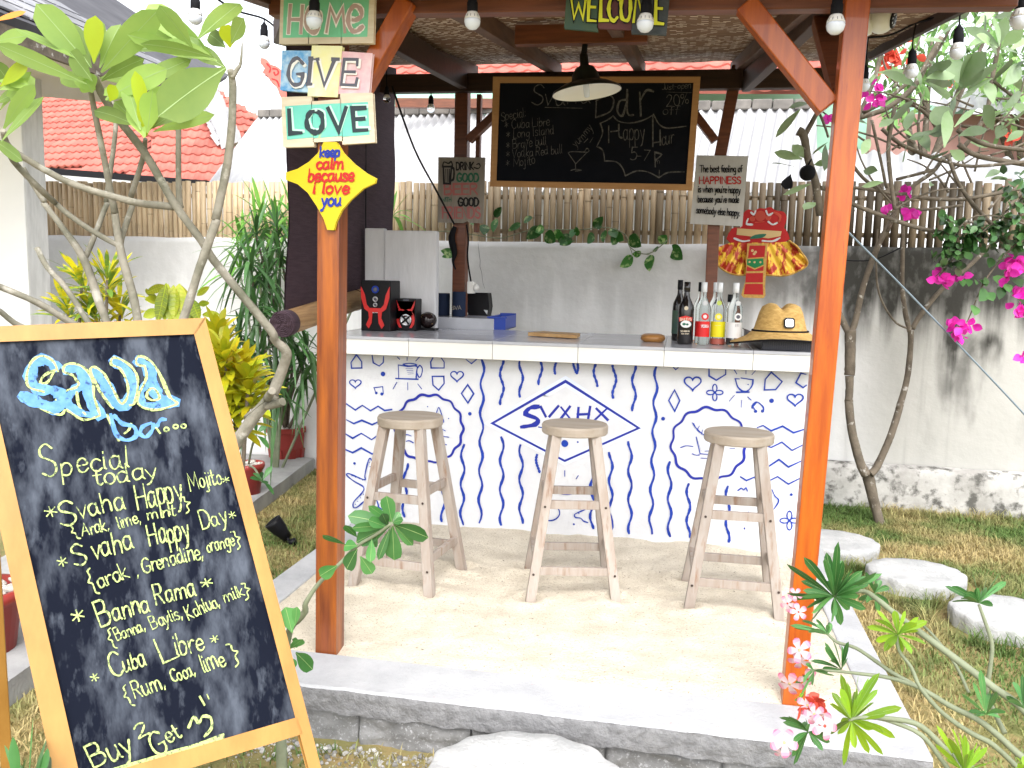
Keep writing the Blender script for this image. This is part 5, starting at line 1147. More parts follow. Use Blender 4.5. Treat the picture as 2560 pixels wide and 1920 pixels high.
mb = MB(); mb.tube([mb2 for mb2 in [p + V((0, -.002, 0)) for p in [SC.P(o) + V((0, -.075 - .014 * math.sin(i * 1.05), 0)) for i, o in enumerate(O_)]]], .007, 5, sub=1); mb.build('gold_hem', M['goldtrim'], sk)
sh = cut(k7('1298 303 1432 303 1415 600 1418 660 1405 676 1270 672 1256 655 1285 560'), .012, M['goldtrim'], 'sash', None, .10)
mb = MB(); q = Surf((0, cy - .10, 0), (0, -1, 0), .002); q.poly(mb, k7('1310 315 1420 315 1405 490 1288 492')); q.poly(mb, k7('1286 506 1404 504 1402 570 1282 570')); q.poly(mb, k7('1281 580 1402 580 1405 655 1270 652')); mb.build('red_panels', M['redcloth'], sh)
mb = MB(); q.poly(mb, k7('1284 402 1412 394 1416 452 1346 482 1286 454')); mb.build('gold_shield', M['goldtrim'], sh); mb = MB(); q.poly(mb, k7('1292 410 1405 403 1408 447 1347 472 1292 448')); mb.build('green_shield', M['emerald'], sh)
mb = MB(); 
for s in ('1345 430', '1310 428', '1385 430'): q.dot(mb, k7(s)[0], 2.6)
for s in ('1330 350', '1342 372', '1352 360'): q.dot(mb, k7(s)[0], 3.4)
mb.build('gold_flowers', M['tan'], sh)
# ------------------------------------------------------------------ garden wall, fence
WY = 6.52
gw = thing('garden_wall', 'long white plastered garden wall, stained black towards the right', 'wall', (0, WY, 0))
mb = MB(); nx, nz = 220, 40; X0, X1 = -6.2, 6.5
for j in range(nz + 1):
    for i in range(nx + 1):
        x = X0 + (X1 - X0) * i / nx; z = -.05 + 1.925 * j / nz + (mn.noise(V((x * 3, 0, 0))) * .008 if j == nz else 0); mb.v.append(V((x, WY + mn.noise(V((x * 2.2, z * 2.2, 0))) * .007, z)))
for j in range(nz):
    for i in range(nx): a = j * (nx + 1) + i; mb.face([a, a + 1, a + nx + 2, a + nx + 1])
b0 = len(mb.v)
for i in range(nx + 1):
    p = mb.v[nz * (nx + 1) + i]; mb.v += [p + V((0, .14, .0)), p + V((0, .14, -1.9))]
for i in range(nx): a, c_ = nz * (nx + 1) + i, b0 + i * 2; mb.face([a, a + 1, c_ + 2, c_]); mb.face([c_, c_ + 2, c_ + 3, c_ + 1])
mb.build('plaster', M['wallp'], gw)
mb = MB(); nx = 130; X0, X1 = -1.0, 6.5; rows = [(-.03, 0), (.1, .0), (.2, .0), (.29, .006), (.315, .02), (.33, .10)]; b0 = 0
for j, (z, dy) in enumerate(rows):
    for i in range(nx + 1):
        x = X0 + (X1 - X0) * i / nx; mb.v.append(V((x, WY - .115 + dy * 1.05 + mn.noise(V((x * 5, z * 6, 2))) * .008, z - .006 * (x - 1) + mn.noise(V((x * 6, j, 7))) * .004 - (.0 if j else .02))))
for j in range(len(rows) - 1):
    for i in range(nx): a = j * (nx + 1) + i; mb.face([a, a + 1, a + nx + 2, a + nx + 1])
mb.build('plinth', M['plinth'], gw)
# hairline crack right of the back post
mb = MB(); q = Surf((0, WY - .012, 0), (0, -1, 0), .001); q.stroke(mb, k('K6', '1535 300 1542 360 1550 420 1548 460 1560 500 1568 570 1580 610'), 1.0); mb.build('crack', M['greyl'], gw)
pr_ = thing('wall_pier', 'plain pale grey plastered upright slab standing behind the speakers on the counter', 'wall', (-1.75, 5.3, 1.265))
mb = MB(); xa, xb, xc = atY(k('K6', '745 300')[0], 5.24).x, atY(k('K6', '885 300')[0], 5.24).x, atY(k('K6', '1260 300')[0], 5.24).x
mb.box((xb, 5.24, 1.265), (xc - .012, 5.31, 1.882)); mb.box((xa, 5.252, 1.265), (xb - .001, 5.31, 1.895)); mb.build('plaster', M['pier'], pr_, .010)
fn = thing('bamboo_fence', 'fence of upright split bamboo canes standing on top of the garden wall', 'fence', (0, WY + .07, 1.86)); mb = MB(); x = -5.6
while x < 5.5:
    w_ = rnd.uniform(.036, .05) if x < -2.2 else rnd.uniform(.044, .056); h = 2.325 + rnd.uniform(-.008, .012); r = w_ / 2; tl_ = rnd.uniform(-.004, .004)
    if x > 2: h += rnd.uniform(-.02, .02)
    cr = min(1, max(0, (.92 if x < -2.2 else .52 if x < .4 else .10) + rnd.gauss(0, .12 if x < -2.2 else .17))); z0_ = 1.84; hts = [z0_]  # left canes toned pale, painting in the open light on them
    zz = z0_ + rnd.uniform(.08, .3)
    pts = [V((x, WY + .06, z0_)), V((x + tl_ * .5, WY + .06, (z0_ + h) / 2)), V((x + tl_, WY + .06, h))]
    mb.tube(pts, [r, r * rnd.uniform(.95, 1.0), r * rnd.uniform(.94, 1.0)], 10, r=cr, sub=1)
    if rnd.random() < .6: zk = rnd.uniform(z0_ + .05, h - .05); mb.tube([V((x, WY + .06, zk - .004)), V((x, WY + .06, zk)), V((x, WY + .06, zk + .004))], [r * .99, r * 1.07, r * .99], 10, r=min(1, cr * .6), sub=1, caps=False)
    x += w_ + (rnd.uniform(.001, .006) if x < -2.2 else rnd.uniform(.002, .008) + (.004 if x > .9 else 0))
mb.build('canes', M['bamboo'], fn)
mb = MB()
for z in (1.96, 2.22): mb.tube([V((-5.6, WY + .10, z)), V((5.5, WY + .10, z))], .018, 8)
mb.build('rails', M['bamboo'], fn)
# ------------------------------------------------------------------ house at the far left
lb = thing('white_building', 'white building at the far left with weathered column and grey shingle roof', 'building', (-5, 5.2, 0))
wy = 5.3; xl = atY((83, 800), wy).x; xr = xl; yb_c = atX((131, 800), xl).y
mb = MB(); mb.box((xl - .3, wy - .02, 0), (xl, yb_c, atX((131, 168), xl).z)); mb.build('column', M['bcol'], lb, .01)
mb = MB(); mb.box((-9, wy - .024, 0), (xl - .004, wy - .0205, 2.9)); mb.build('wall', M['bwall'], lb)
eP = atY((500, 224), 6.3); E0 = eP + V((0, 0, 0)); nrm = V((.62, 0, 1)).normalized()
rf = [on_plane(p, E0, nrm) for p in ((-160, -32), (505, 226), (571, 187), (289, -2), (60, -160))]
mb = MB(); mb.prism(rf, -nrm * .05); mb.build('roof', M['slate'], lb)
# shingle courses as thin lapped strips parallel to the eave
mb = MB(); up_s = V((-1, 0, .62)).normalized()
for i in range(14):
    base = E0 + up_s * (.02 + i * .20)
    q = [base + V((0, -5.0, 0)), base + V((0, (1.5 - i * .16), 0)), base + V((0, (1.5 - i * .16), 0)) + up_s * .21, base + V((0, -5.0, 0)) + up_s * .21]
    lines = []
    for j in range(18):
        ya = -5 + j * .36 + (i % 2) * .15; yb_ = min(ya + .345, .12 - i * .14)
        if yb_ - ya > .05: mb.prism([base + V((0, ya, 0)) + nrm * .008, base + V((0, yb_, 0)) + nrm * .008, base + V((0, yb_, 0)) + up_s * .19 + nrm * .003, base + V((0, ya, 0)) + up_s * .19 + nrm * .003], nrm * .012, rnd.random())
M['shing'] = mat('grey_shingle_tabs', (.20, .205, .225), .9, (.27, .27, .285), 2.5, rnd_amt=.3)
mb.build('shingles', M['shing'], lb)
mb = MB(); mb.bar(E0 + V((0, -5, -.10)), E0 + V((0, .02, -.10)), .03, .13); mb.bar(E0 + V((-.02, .0, -.06)), E0 + up_s * .5 + V((0, .35, -.05)), .03, .12); mb.build('fascia_board', M['barkd'], lb)
mb = MB(); mb.prism([E0 + V((-.03, -5, -.16)), E0 + V((-.03, 0, -.16)), E0 + V((-1.9, 0, .02)), E0 + V((-1.9, -5, .02))], (0, 0, .02)); mb.build('soffit', M['soffit'], lb)
# ------------------------------------------------------------------ tiled roofs
def tri(p, poly):
    c_ = False; n = len(poly); j = n - 1
    for i in range(n):
        xi, yi = poly[i]; xj, yj = poly[j]
        if (yi > p[1]) != (yj > p[1]) and p[0] < (xj - xi) * (p[1] - yi) / (yj - yi + 1e-12) + xi: c_ = not c_
        j = i
    return c_
def tiles(mb, o, eu, ev, poly3, tw, tl2, amp=.02, lift=.026):
    """laps of pan tiles over a sloping plane (o, eu along the eave, ev up the slope) inside a polygon"""
    n = eu.cross(ev).normalized()
    if n.z < 0: n = -n
    pl = [((p - o).dot(eu), (p - o).dot(ev)) for p in poly3]; u0, u1 = min(a for a, _ in pl), max(a for a, _ in pl); v0, v1 = min(b for _, b in pl), max(b for _, b in pl)
    v = v0
    while v < v1:
        u = u0
        while u < u1:
            if tri((u + tw / 2, v + tl2 / 2), pl):
                b0 = len(mb.v); r = rnd.random(); K = 7
                for (vv, hh) in ((0, lift), (tl2 * 1.12, 0.0)):
                    for i in range(K):
                        f = i / (K - 1); h = amp * (1.1 * math.exp(-((f - .28) / .16) ** 2) - .55 * math.exp(-((f - .72) / .22) ** 2)); mb.v.append(o + eu * (u + tw * f) + ev * (v + vv) + n * (h + hh))
                for i in range(K): mb.v.append(mb.v[b0 + i] - n * (lift + .008))
                for i in range(K - 1): mb.face([b0 + i, b0 + i + 1, b0 + K + i + 1, b0 + K + i], r); mb.face([b0 + 2 * K + i, b0 + 2 * K + i + 1, b0 + i + 1, b0 + i], r, 0, False)
            u += tw
        v += tl2
hs_ = thing('tiled_house', 'house with terracotta tiled roof and white ridge crest beyond the bamboo fence at left', 'house', (-8, 14, 0))
def slope(px_poly, o_px, d, eu, s, nm='roof', tw=.155, tl2=.235):
    o = atD(o_px, d); eu = V(eu).normalized(); h = V((-eu.y, eu.x, 0)); ev = (h + V((0, 0, s))).normalized(); n = eu.cross(ev)
    P3 = [on_plane(p, o, n) for p in px_poly]; mb = MB(); tiles(mb, o, eu, ev, P3, tw, tl2)
    mb.prism([p - n * .03 for p in P3], -n * .06); mb.build(nm, M['terra'], hs_); return o, n, P3
o1, n1_, P1_ = slope([(90, 412), (385, 448), (385, 300), (330, 225), (90, 225)], (385, 446), 13.0, (.985, -.17, 0), .75)
o2, n2_, P2_ = slope([(375, 450), (575, 455), (560, 250), (500, 228), (380, 240)], (385, 450), 13.0, (1, .32, 0), .85)
o3, n3_, P3_ = slope([(540, 455), (590, 362), (650, 292), (545, 225), (505, 230)], (560, 452), 13.3, (.80, .60, 0), .75)
mb = MB(); base = [on_plane(p, o2, n2_) for p in k('K1', '1395 660 1450 760 1500 880 1560 1010')]
for i in range(13):
    f = i / 12 * 3; a = min(int(f), 2); p = base[a].lerp(base[a + 1], f - a); q_ = V((rnd.uniform(-.02, .02), -.06, 0))
    mb.bar(p + q_, p + q_ + V((.30, -.05, .10)), .12, .14, r=rnd.random()); mb.bar(p + q_ + V((-.05, -.02, 0)), p + q_ + V((-.16, -.05, .16)), .09, .05)
mb.build('ridge_crest', M['zinc'], hs_)
mb = MB(); a, b_ = atD((90, 425), 12.9), atD((520, 460), 12.9); mb.bar(a, b_, .10, .09); mb.build('gutter', M['black'], hs_)
mb = MB(); a, b_ = atD((90, 445), 13.1), atD((540, 480), 13.1); mb.prism([a + V((0, 0, .1)), b_ + V((0, 0, .1)), V((b_.x, b_.y, 0)), V((a.x, a.y, 0))], (0, .2, 0)); mb.build('wall', M['bwall'], hs_)
# carved finial seen past the sign post
c_ = 13.2; S9 = Surf(atD((680, 200), c_), FWD, .0); t = thing('roof_finial', 'carved red dragon-like roof finial sticking up left of the GIVE sign', 'roof ornament', tuple(atD((700, 290), c_)))
mb = MB(); plank(mb, S9, sm2(k('K1', '1805 405 1840 415 1870 450 1905 460 1945 490 1985 540 1985 660 1945 670 1925 620 1900 580 1870 555 1850 520 1820 500 1835 470 1808 440'), 2, True), .12); mb.build('carving', M['terra'], t, .01)
mb = MB()
for s in ('1845 440 1870 470 1862 500', '1885 475 1915 480 1925 505 1905 520 1895 500', '1880 545 1915 560 1930 600'): q = Surf(S9.o, S9.n, .13 * 0 + .004); q.stroke(mb, sm2(k('K1', s)), 3.4)
mb.build('carved_scrolls', M['redcloth'], t)
# a further tiled eave that shows above the back beam
t = thing('far_tiled_roof', 'strip of orange roof tiles showing between the ceiling mat and the back beam', 'house', (0, 12, 0)); hs_ = t
slope([(890, 215), (2110, 215), (2110, 120), (890, 120)], (1500, 191), 11.0, (.985, -.17, 0), .55, tw=.225, tl2=.34)
mb = MB(); a, b_ = atD((880, 212), 11.3), atD((2120, 232), 11.0); mb.prism([a, b_, V((b_.x, b_.y, 0)), V((a.x, a.y, 0))], (0, .2, 0)); mb.build('wall', M['mint'], t)
# ------------------------------------------------------------------ white corrugated shed behind the fence
def corrug(name, px_poly, o_px, d, eu, s, m, par, pitch=.075, amp=.014):
    o = atD(o_px, d); eu = V(eu).normalized(); h = V((-eu.y, eu.x, 0)); ev = (h + V((0, 0, s))).normalized(); n = eu.cross(ev)
    P3 = [on_plane(p, o, n) for p in px_poly]; pl = [((p - o).dot(eu), (p - o).dot(ev)) for p in P3]; u0, u1 = min(a for a, _ in pl), max(a for a, _ in pl); mb = MB(); prev = None
    N = int((u1 - u0) / (pitch / 8)); 
    for i in range(N + 1):
        u = u0 + (u1 - u0) * i / N; hits = []
        for j in range(len(pl)):
            (xa, ya), (xb_, yb_) = pl[j], pl[(j + 1) % len(pl)]
            if (xa <= u < xb_) or (xb_ <= u < xa): hits.append(ya + (yb_ - ya) * (u - xa) / (xb_ - xa))
        if len(hits) < 2: prev = None; continue
        z = n * (amp * math.sin(u / pitch * 2 * math.pi)); b0 = len(mb.v); mb.v += [o + eu * u + ev * min(hits) + z, o + eu * u + ev * max(hits) + z]
        if prev is not None: mb.face([prev, b0, b0 + 1, prev + 1])
        prev = b0
    mb.build(name, m, par); return P3
t = thing('corrugated_shed', 'shed roof of white corrugated sheets under a grey ridge behind the bamboo fence', 'shed', (0, 9, 0))
P3 = corrug('roof_sheets', [(505, 478), (650, 292), (1300, 282), (2042, 268), (2042, 478)], (1300, 455), 8.6, (.98, -.19, 0), 1.0, M['zinc'], t, .095, .024)
mb = MB(); a, b_ = P3[1], P3[3]; n = 34
for i in range(n):
    p, q = a.lerp(b_, i / n), a.lerp(b_, (i + .94) / n); j = V((0, 0, rnd.uniform(-.006, .010))); mb.bar(p + j + V((0, .02, .03)), q + j + V((0, .02, .03)), .14, rnd.uniform(.085, .10), r=rnd.random())
mb.build('ridge_tiles', M['ridge'], t, .012)
mb = MB(); mb.prism([P3[1] + V((0, .3, .0)), P3[3] + V((0, .3, 0)), P3[3] + V((0, .3, -3)), P3[1] + V((0, .3, -3))], (0, .1, 0)); mb.build('wall', M['bwall'], t)
mb = MB(); p, q = atD((990, 258), 9.6), atD((1600, 262), 9.3); mb.bar(p, q, .08, .10); tag(mb.build('timber_plank', M['beam']), 'long red-brown plank running level behind the hanging board', 'plank')
# houses at right
t = thing('mint_house', 'mint green house wall showing through the branches behind the right post', 'house', (3, 12, 0)); a, b_ = atD((2035, 262), 12), atD((2420, 262), 11.5); mb = MB(); mb.prism([a, b_, V((b_.x, b_.y, 0)), V((a.x, a.y, 0))], (0, .3, 0)); mb.build('wall', M['mint'], t)
t = thing('pink_house', 'pink rendered house with white corrugated roof behind the branches at the far right', 'house', (6, 12, 0)); a, b_ = atD((2180, 285), 11.2), atD((2700, 285), 10.5); mb = MB(); mb.prism([a, b_, V((b_.x, b_.y, 0)), V((a.x, a.y, 0))], (0, .3, 0)); mb.build('wall', M['pinkwall'], t)
corrug('roof', [(2330, 270), (2720, 292), (2720, 175), (2400, 180)], (2400, 270), 10.6, (.98, -.19, 0), .5, M['zinc'], t, .16, .03)
t = thing('low_shed', 'low white corrugated shed roof just behind the fence at right', 'shed', (5, 8, 0)); corrug('roof', [(2040, 470), (2640, 470), (2640, 405), (2330, 385), (2130, 378), (2040, 378)], (2300, 455), 7.9, (.98, -.19, 0), .35, M['zinc'], t, .15, .025)
a, b_ = atD((2040, 462), 7.95), atD((2640, 470), 7.6); mb = MB(); mb.prism([a, b_, V((b_.x, b_.y, 0)), V((a.x, a.y, 0))], (0, .2, 0)); mb.build('wall', M['bwall'], t)
# ------------------------------------------------------------------ plants
def rv(a=1.0): return V((rnd.uniform(-a, a), rnd.uniform(-a, a), rnd.uniform(-a, a)))
def branch(mb, c, s, wd, d0, d1=None, n=9, sub=4, knob=.12):
    q = k(c, s) if isinstance(s, str) else s; d1 = d0 if d1 is None else d1; N = len(q)
    wl = wd if isinstance(wd, (list, tuple)) else [wd] * N
    pts = [atD(q[i], d0 + (d1 - d0) * i / max(1, N - 1)) for i in range(N)]; rad = [.36166 * .90 * wl[i] / 2 * (d0 + (d1 - d0) * i / max(1, N - 1)) / FOC for i in range(N)]
    mb.tube(pts, rad, n, rnd.random(), sub=sub, knob=knob); return pts
def pleaf(mb, c, s, wd, d0, d1, r=None, m=0, droop=.12, peak=.62, roll=0.0, fold=.16, n=8, wave=.0, pet=.1, ve=None, ribs=0):
    a, b_ = k(c, s); A_, B2 = atD(a, d0), atD(b_, d1); dv = B2 - A_; L = dv.length; f = .36166 if c != 'L8' else .27
    W = wd * f * (d0 + d1) / 2 / FOC
    up = (-FWD + rv(.25)).normalized(); s_ = dv.normalized().cross(up).normalized(); up = (up * math.cos(roll) + s_ * math.sin(roll))
    dv = dv + V((0, 0, droop * L)); mb.leaf(A_, dv, up, L, W, droop, fold, n, rnd.random() if r is None else r, m, peak, pet, 0.0, wave, peak >= .6)
    if ve is not None:
        pts = []; d = dv.normalized(); s2 = d.cross(up).normalized(); u2 = s2.cross(d)
        for i in range(n + 1):
            tt = i / n; pts.append(A_ + d * (L * tt) + V((0, 0, -droop * L * tt * tt)))
        mb.ribbon(pts, up, W * (.06 if ribs else .026), .0010, .5, 1)
        for i in range(1, ribs):
            tt = i / ribs; c0 = A_ + d * (L * tt) + V((0, 0, -droop * L * tt * tt)); wd_ = W * .46 * math.sin(math.pi * tt) ** .75
            for sg in (-1, 1): e_ = c0 + s2 * (sg * wd_) + u2 * (fold * wd_) + d * (L * .05); mb.ribbon([c0, e_], up, W * .035, .0014, .5, 1)
# --- big plumeria at left
t = thing('plumeria_tree', 'leafy plumeria with bare grey branches rising behind the leaning chalkboard', 'tree', tuple(atD((560, 1200), 3.0)))
mb = MB(); D0 = 2.9
branch(mb, 'L1', '1560 1060 1640 950 1720 830 1800 730 1900 620', [105, 100, 95, 90, 90], 3.0, 3.0)
q = k('L1', '1880 640 1960 430 1978 330 1900 250') + k('K5', '1870 900 1640 620 1480 420 1390 280 1210 30') + k('K1', '1000 1060 800 800 700 640 650 520')
branch(mb, '', q, [88, 80, 76, 66, 66, 64, 62, 62, 64, 62, 60, 66, 52], 3.0, 2.6)
branch(mb, 'L1', '1870 640 1800 690 1690 780', [26, 20, 16], 2.98, 2.9); branch(mb, 'L1', '1840 700 1910 690 1955 675', [76, 70, 66], 2.98, 2.95); branch(mb, 'L1', '1850 650 1870 620 1880 600', [74, 62, 58], 2.95, 2.9)
branch(mb, 'K1', '1210 1430 1050 1415 900 1390 500 1270 200 1110 60 1010 20 900', [62, 58, 55, 52, 50, 46, 40], 2.75, 2.45)
branch(mb, 'K5', '1240 900 1290 760 1370 500 1430 330 1500 130', [66, 64, 66, 66, 68], 2.7, 2.65); branch(mb, 'K1', '1490 1520 1560 1200 1600 900 1610 600 1590 480', [68, 64, 60, 58, 48], 2.65, 2.55); branch(mb, 'K1', '1600 540 1640 480 1665 430 1675 280', [44, 34, 24, 8], 2.56, 2.55)
branch(mb, 'K5', '960 900 930 700 880 520 830 330 790 60', [66, 64, 64, 62, 54], 2.8, 2.8); branch(mb, 'K1', '795 1480 740 1200 690 950 640 700 620 580', [54, 48, 46, 44, 40], 2.8, 2.6)
branch(mb, 'K5', '830 320 640 215 460 90 350 -10', [44, 42, 42, 40], 2.8, 2.75); branch(mb, 'K1', '380 1400 280 1310 90 1110 30 960', [44, 48, 44, 38], 2.75, 2.5)
branch(mb, 'K5', '760 900 690 720 580 410 430 190 300 20', [66, 64, 62, 46, 44], 2.85, 2.85); branch(mb, 'K1', '310 1400 220 1260 160 1160', [44, 40, 34], 2.85, 2.8)
branch(mb, 'K5', '588 400 660 230 740 20', [44, 42, 40], 2.86, 2.95); branch(mb, 'K1', '735 1400 760 1200 800 870 775 700', [42, 38, 36, 30], 2.95, 2.9)
branch(mb, 'K5', '660 930 600 830 450 600 330 470 255 330', [48, 46, 44, 42, 42], 2.7, 2.7); branch(mb, 'K5', '600 890 480 840 260 710 0 600 -80 570', [54, 52, 50, 48, 46], 2.6, 2.4); branch(mb, 'K5', '250 920 100 850 0 770 -80 730', [46, 44, 42, 40], 2.5, 2.4)
branch(mb, 'K5', '830 320 850 230 920 30', [48, 46, 44], 2.82, 2.85); branch(mb, 'K1', '905 1360 985 1100 1005 960', [46, 42, 32], 2.85, 2.75); branch(mb, 'K1', '1250 1440 1235 1300 1232 900 1228 700', [46, 44, 44, 40], 2.82, 2.8)
mb.build('branches', M['bark'], t)
mb = MB(); ve = MB()
LF = [('600 580 -40 300', 120), ('560 420 100 195', 70), ('625 460 240 15', 210), ('630 470 400 150', 210), ('650 440 668 92', 150), ('690 470 850 130', 120), ('700 500 1110 50', 190), ('660 600 410 530', 120), ('690 540 930 540', 130), ('730 690 1180 460', 170), ('860 640 1345 395', 120), ('640 560 480 350', 150), ('660 620 560 560', 130), ('720 660 850 640', 120), ('640 640 560 500', 150), ('700 560 1010 400', 110), ('750 700 1090 520', 130),
      ('1400 350 890 340', 95), ('1560 470 1120 790', 300), ('1370 270 1670 15', 190), ('1560 470 1330 330', 120), ('1480 400 1040 130', 190), ('1430 380 1050 60', 150), ('1330 330 1090 20', 170), ('1500 420 1090 300', 130), ('1480 400 960 300', 90), ('1560 330 1440 230', 110), ('1600 300 1690 120', 130), ('1290 320 1000 0', 180), ('1300 360 880 240', 100),
      ('1000 950 930 690', 170), ('1020 920 1060 600', 150), ('1060 910 1490 790', 100), ('1000 900 780 690', 140), ('1040 890 1350 690', 110), ('960 880 640 760', 110), ('970 900 870 560', 120), ('1010 880 1120 560', 120),
      ('10 980 315 655', 95), ('20 900 255 560', 110), ('0 760 230 480', 90), ('0 620 250 540', 120), ('-20 560 200 590', 80), ('-60 400 60 560', 150), ('-60 960 150 1110', 90), ('-60 300 190 250', 120), ('-40 720 160 620', 90)]
for s, wd in LF: d = 2.5 + rnd.uniform(-.08, .12); pleaf(mb, 'K1', s, wd, d, d + rnd.uniform(-.12, .14), roll=rnd.uniform(-.5, .5), droop=rnd.uniform(.02, .12), wave=.02, ve=ve)
mb.build('crown', [M['leafp'], M['vein']], t); mb = MB()
for s, wd in (('1590 330 1578 165', 135), ('1010 940 1045 650', 190), ('650 430 660 100', 150), ('1040 900 930 480', 110), ('760 700 800 590', 100), ('0 600 200 430', 110)): pleaf(mb, 'K1', s, wd, 2.45, 2.42, droop=.02)
mb.build('young_leaves', M['leafy'], t)
mb = MB(); pleaf(mb, 'K1', '-60 150 180 80', 46, 1.6, 1.62, droop=.0); tag(mb.build('orange_leaf', mat('orange_leaf', (.75, .25, .02), .5, trans=.3)), 'single narrow orange leaf poking in at the top left corner', 'leaf')
# --- rosette of strap or spoon leaves
def rosette(mb, c, ax, n, L, W, r0=.35, r1=1.25, peak=.66, droop=.35, m=0, fold=.2, vein=None, jl=.3, wave=0.0):
    ax = V(ax).normalized(); e1 = ax.cross(V((.2, .9, .3))).normalized(); e2 = ax.cross(e1)
    for i in range(n):
        a = i * 2.39996 + rnd.uniform(-.3, .3); el = r0 + (r1 - r0) * i / max(1, n - 1); rad = e1 * math.cos(a) + e2 * math.sin(a); d = (ax * math.cos(el) + rad * math.sin(el)).normalized()
        l = L * rnd.uniform(1 - jl, 1 + jl * .5); up = (ax - d * ax.dot(d)) + rad * -.02
        if up.length < .05: up = ax.cross(rad)
        up.normalize(); base = V(c) + ax * (.012 * (n - i) / n) ; mb.leaf(base, d, up, l, W * rnd.uniform(.8, 1.15), droop * rnd.uniform(.3, 1.3) * (.3 + el), fold, 6, rnd.random(), m, peak, .1, 0, wave)
        if vein is not None:
            pts = [base + d * (l * j / 6) + V((0, 0, -1)) * (0) for j in range(7)]
# --- crotons behind the board
def croton(px, dep, lb, spread, nheads, mainm, h=1.0, mats=None):
    base = atD(px, dep); base.z = 0.0
    t = thing('croton_bush', lb, 'bush', tuple(base), 'yellow croton bushes behind the chalkboard'); st = MB(); lf = MB()
    for (hx, hy, L, n) in nheads:
        c = atD((hx, hy), dep + rnd.uniform(-.15, .15)); st.tube([base + V((rnd.uniform(-.05, .05), 0, 0)), base.lerp(c, .6) + rv(.04), c], [.012, .010, .006], 6, sub=3); ax = (V((0, 0, 1)) + rv(.3) + (-FWD * .25)).normalized()
        for z in range(3): rosette(lf, c - ax * (.05 * z), ax, n + 4, L, .023 * spread, .3 + .25 * z, .9 + .3 * z, .6, .25, wave=.03)
    st.build('stems', M['barkd'], t); lf.build('foliage', mainm, t); return t
croton((215, 1100), 3.9, 'tall yellow croton bush behind the left of the chalkboard, in front of the garden wall', 1.0, [(268, 700, .20, 8), (205, 705, .17, 7), (170, 775, .16, 7), (300, 775, .17, 7), (240, 790, .16, 8)], M['croton'])
t = thing('broad_croton', 'broad-leaved croton with drooping yellow-veined leaves behind the top of the chalkboard', 'bush', tuple(V((*atD((440, 1100), 3.6)[:2], 0)))); mb = MB(); bs = ORG[t.name]
mb.tube([bs, atD((440, 900), 3.6), atD((448, 716), 3.6)], [.014, .012, .008], 6); mb.build('stem', M['barkd'], t); mb = MB(); ve = MB()
M['crb'] = mat('broad_croton_leaf', (.13, .23, .02), .4, (.42, .42, .02), 7, rnd_amt=.35, trans=.3)
for s, wd in (('1150 575 1090 850', 90), ('1160 580 1140 840', 95), ('1200 590 1180 850', 110), ('1240 580 1225 850', 130), ('1250 590 1300 850', 110), ('1290 640 1330 850', 100), ('1140 590 1010 640', 60), ('1110 700 1000 690', 70), ('1100 760 990 810', 70), ('1320 680 1380 830', 90), ('1360 660 1450 600', 50), ('1370 720 1450 710', 45), ('1400 790 1520 790', 50), ('1080 680 1010 610', 60)): pleaf(mb, 'K5', s, wd, 3.55 + rnd.uniform(-.05, .05), 3.5, droop=.0, peak=.5, fold=.25, ve=ve, ribs=9)
mb.build('foliage', [M['crb'], M['leafy']], t)
croton((560, 1250), 3.5, 'yellow-green croton bush beside the right edge of the chalkboard', 1.5, [(565, 905, .17, 12), (600, 930, .17, 12), (570, 985, .17, 12), (620, 960, .16, 10), (545, 850, .14, 8), (590, 1020, .16, 9)], mat('croton_green_yellow', (.34, .42, .02), .4, (.66, .50, .01), 7, rnd_amt=.35, trans=.3))
# --- narrow-leaved potted shrub
def narrow(mb, c, n, L, W, m=0, r1=2.2): rosette(mb, c, V((rnd.uniform(-.25, .25), rnd.uniform(-.25, .1), 1)), n, L, W, .25, r1, .45, .55, m, .25)
pb = atZ((717, 1140), PH)
t = thing('potted_shrub', 'tall narrow-leaved shrub in a dark red pot of pebbles on the concrete path', 'potted plant', tuple(pb)); s_ = (pb - CAM).dot(FWD) / FOC
mb = MB(); R1, R2, Hh = 42 * s_, 49 * s_, 76 * s_; mb.lathe(pb, [(.0001, .01), (R1, .0), (R2 * .97, Hh * .82), (R2 * 1.05, Hh * .83), (R2 * 1.06, Hh), (R2 * .94, Hh), (R2 * .92, Hh * .86), (.0001, Hh * .86)], 8, s=False); pt = mb.build('pot', M['pot'], t, .004)
mb = MB()
for i in range(8): a = i * math.pi / 4; mb.bar(pb + V((R1 * .9 * math.cos(a), R1 * .9 * math.sin(a), -.004)), pb + V((R1 * .98 * math.cos(a), R1 * .98 * math.sin(a), Hh * .3)), .05, .03, up=(math.cos(a), math.sin(a), 0))
mb.build('pot_feet', M['pot'], pt)
def pebbles(mb, c, R, n, s=.02):
    for i in range(n):
        a = rnd.random() * 6.283; r = R * math.sqrt(rnd.random()); p = V(c) + V((r * math.cos(a), r * math.sin(a), rnd.uniform(0, s * .6))); q = s * rnd.uniform(.6, 1.2)
        mb.lathe(p, [(.0001, -q * .6), (q * .8, -q * .3), (q, 0), (q * .8, q * .35), (.0001, q * .55)], 7, axis=rv().normalized() + V((0, 0, 1.5)), r=rnd.random(), sx=1.3)
mb = MB(); pebbles(mb, pb + V((0, 0, Hh * .9)), R2 * .85, 60, .026); mb.build('pebbles', M['pale'], t)
st, lf = MB(), MB()
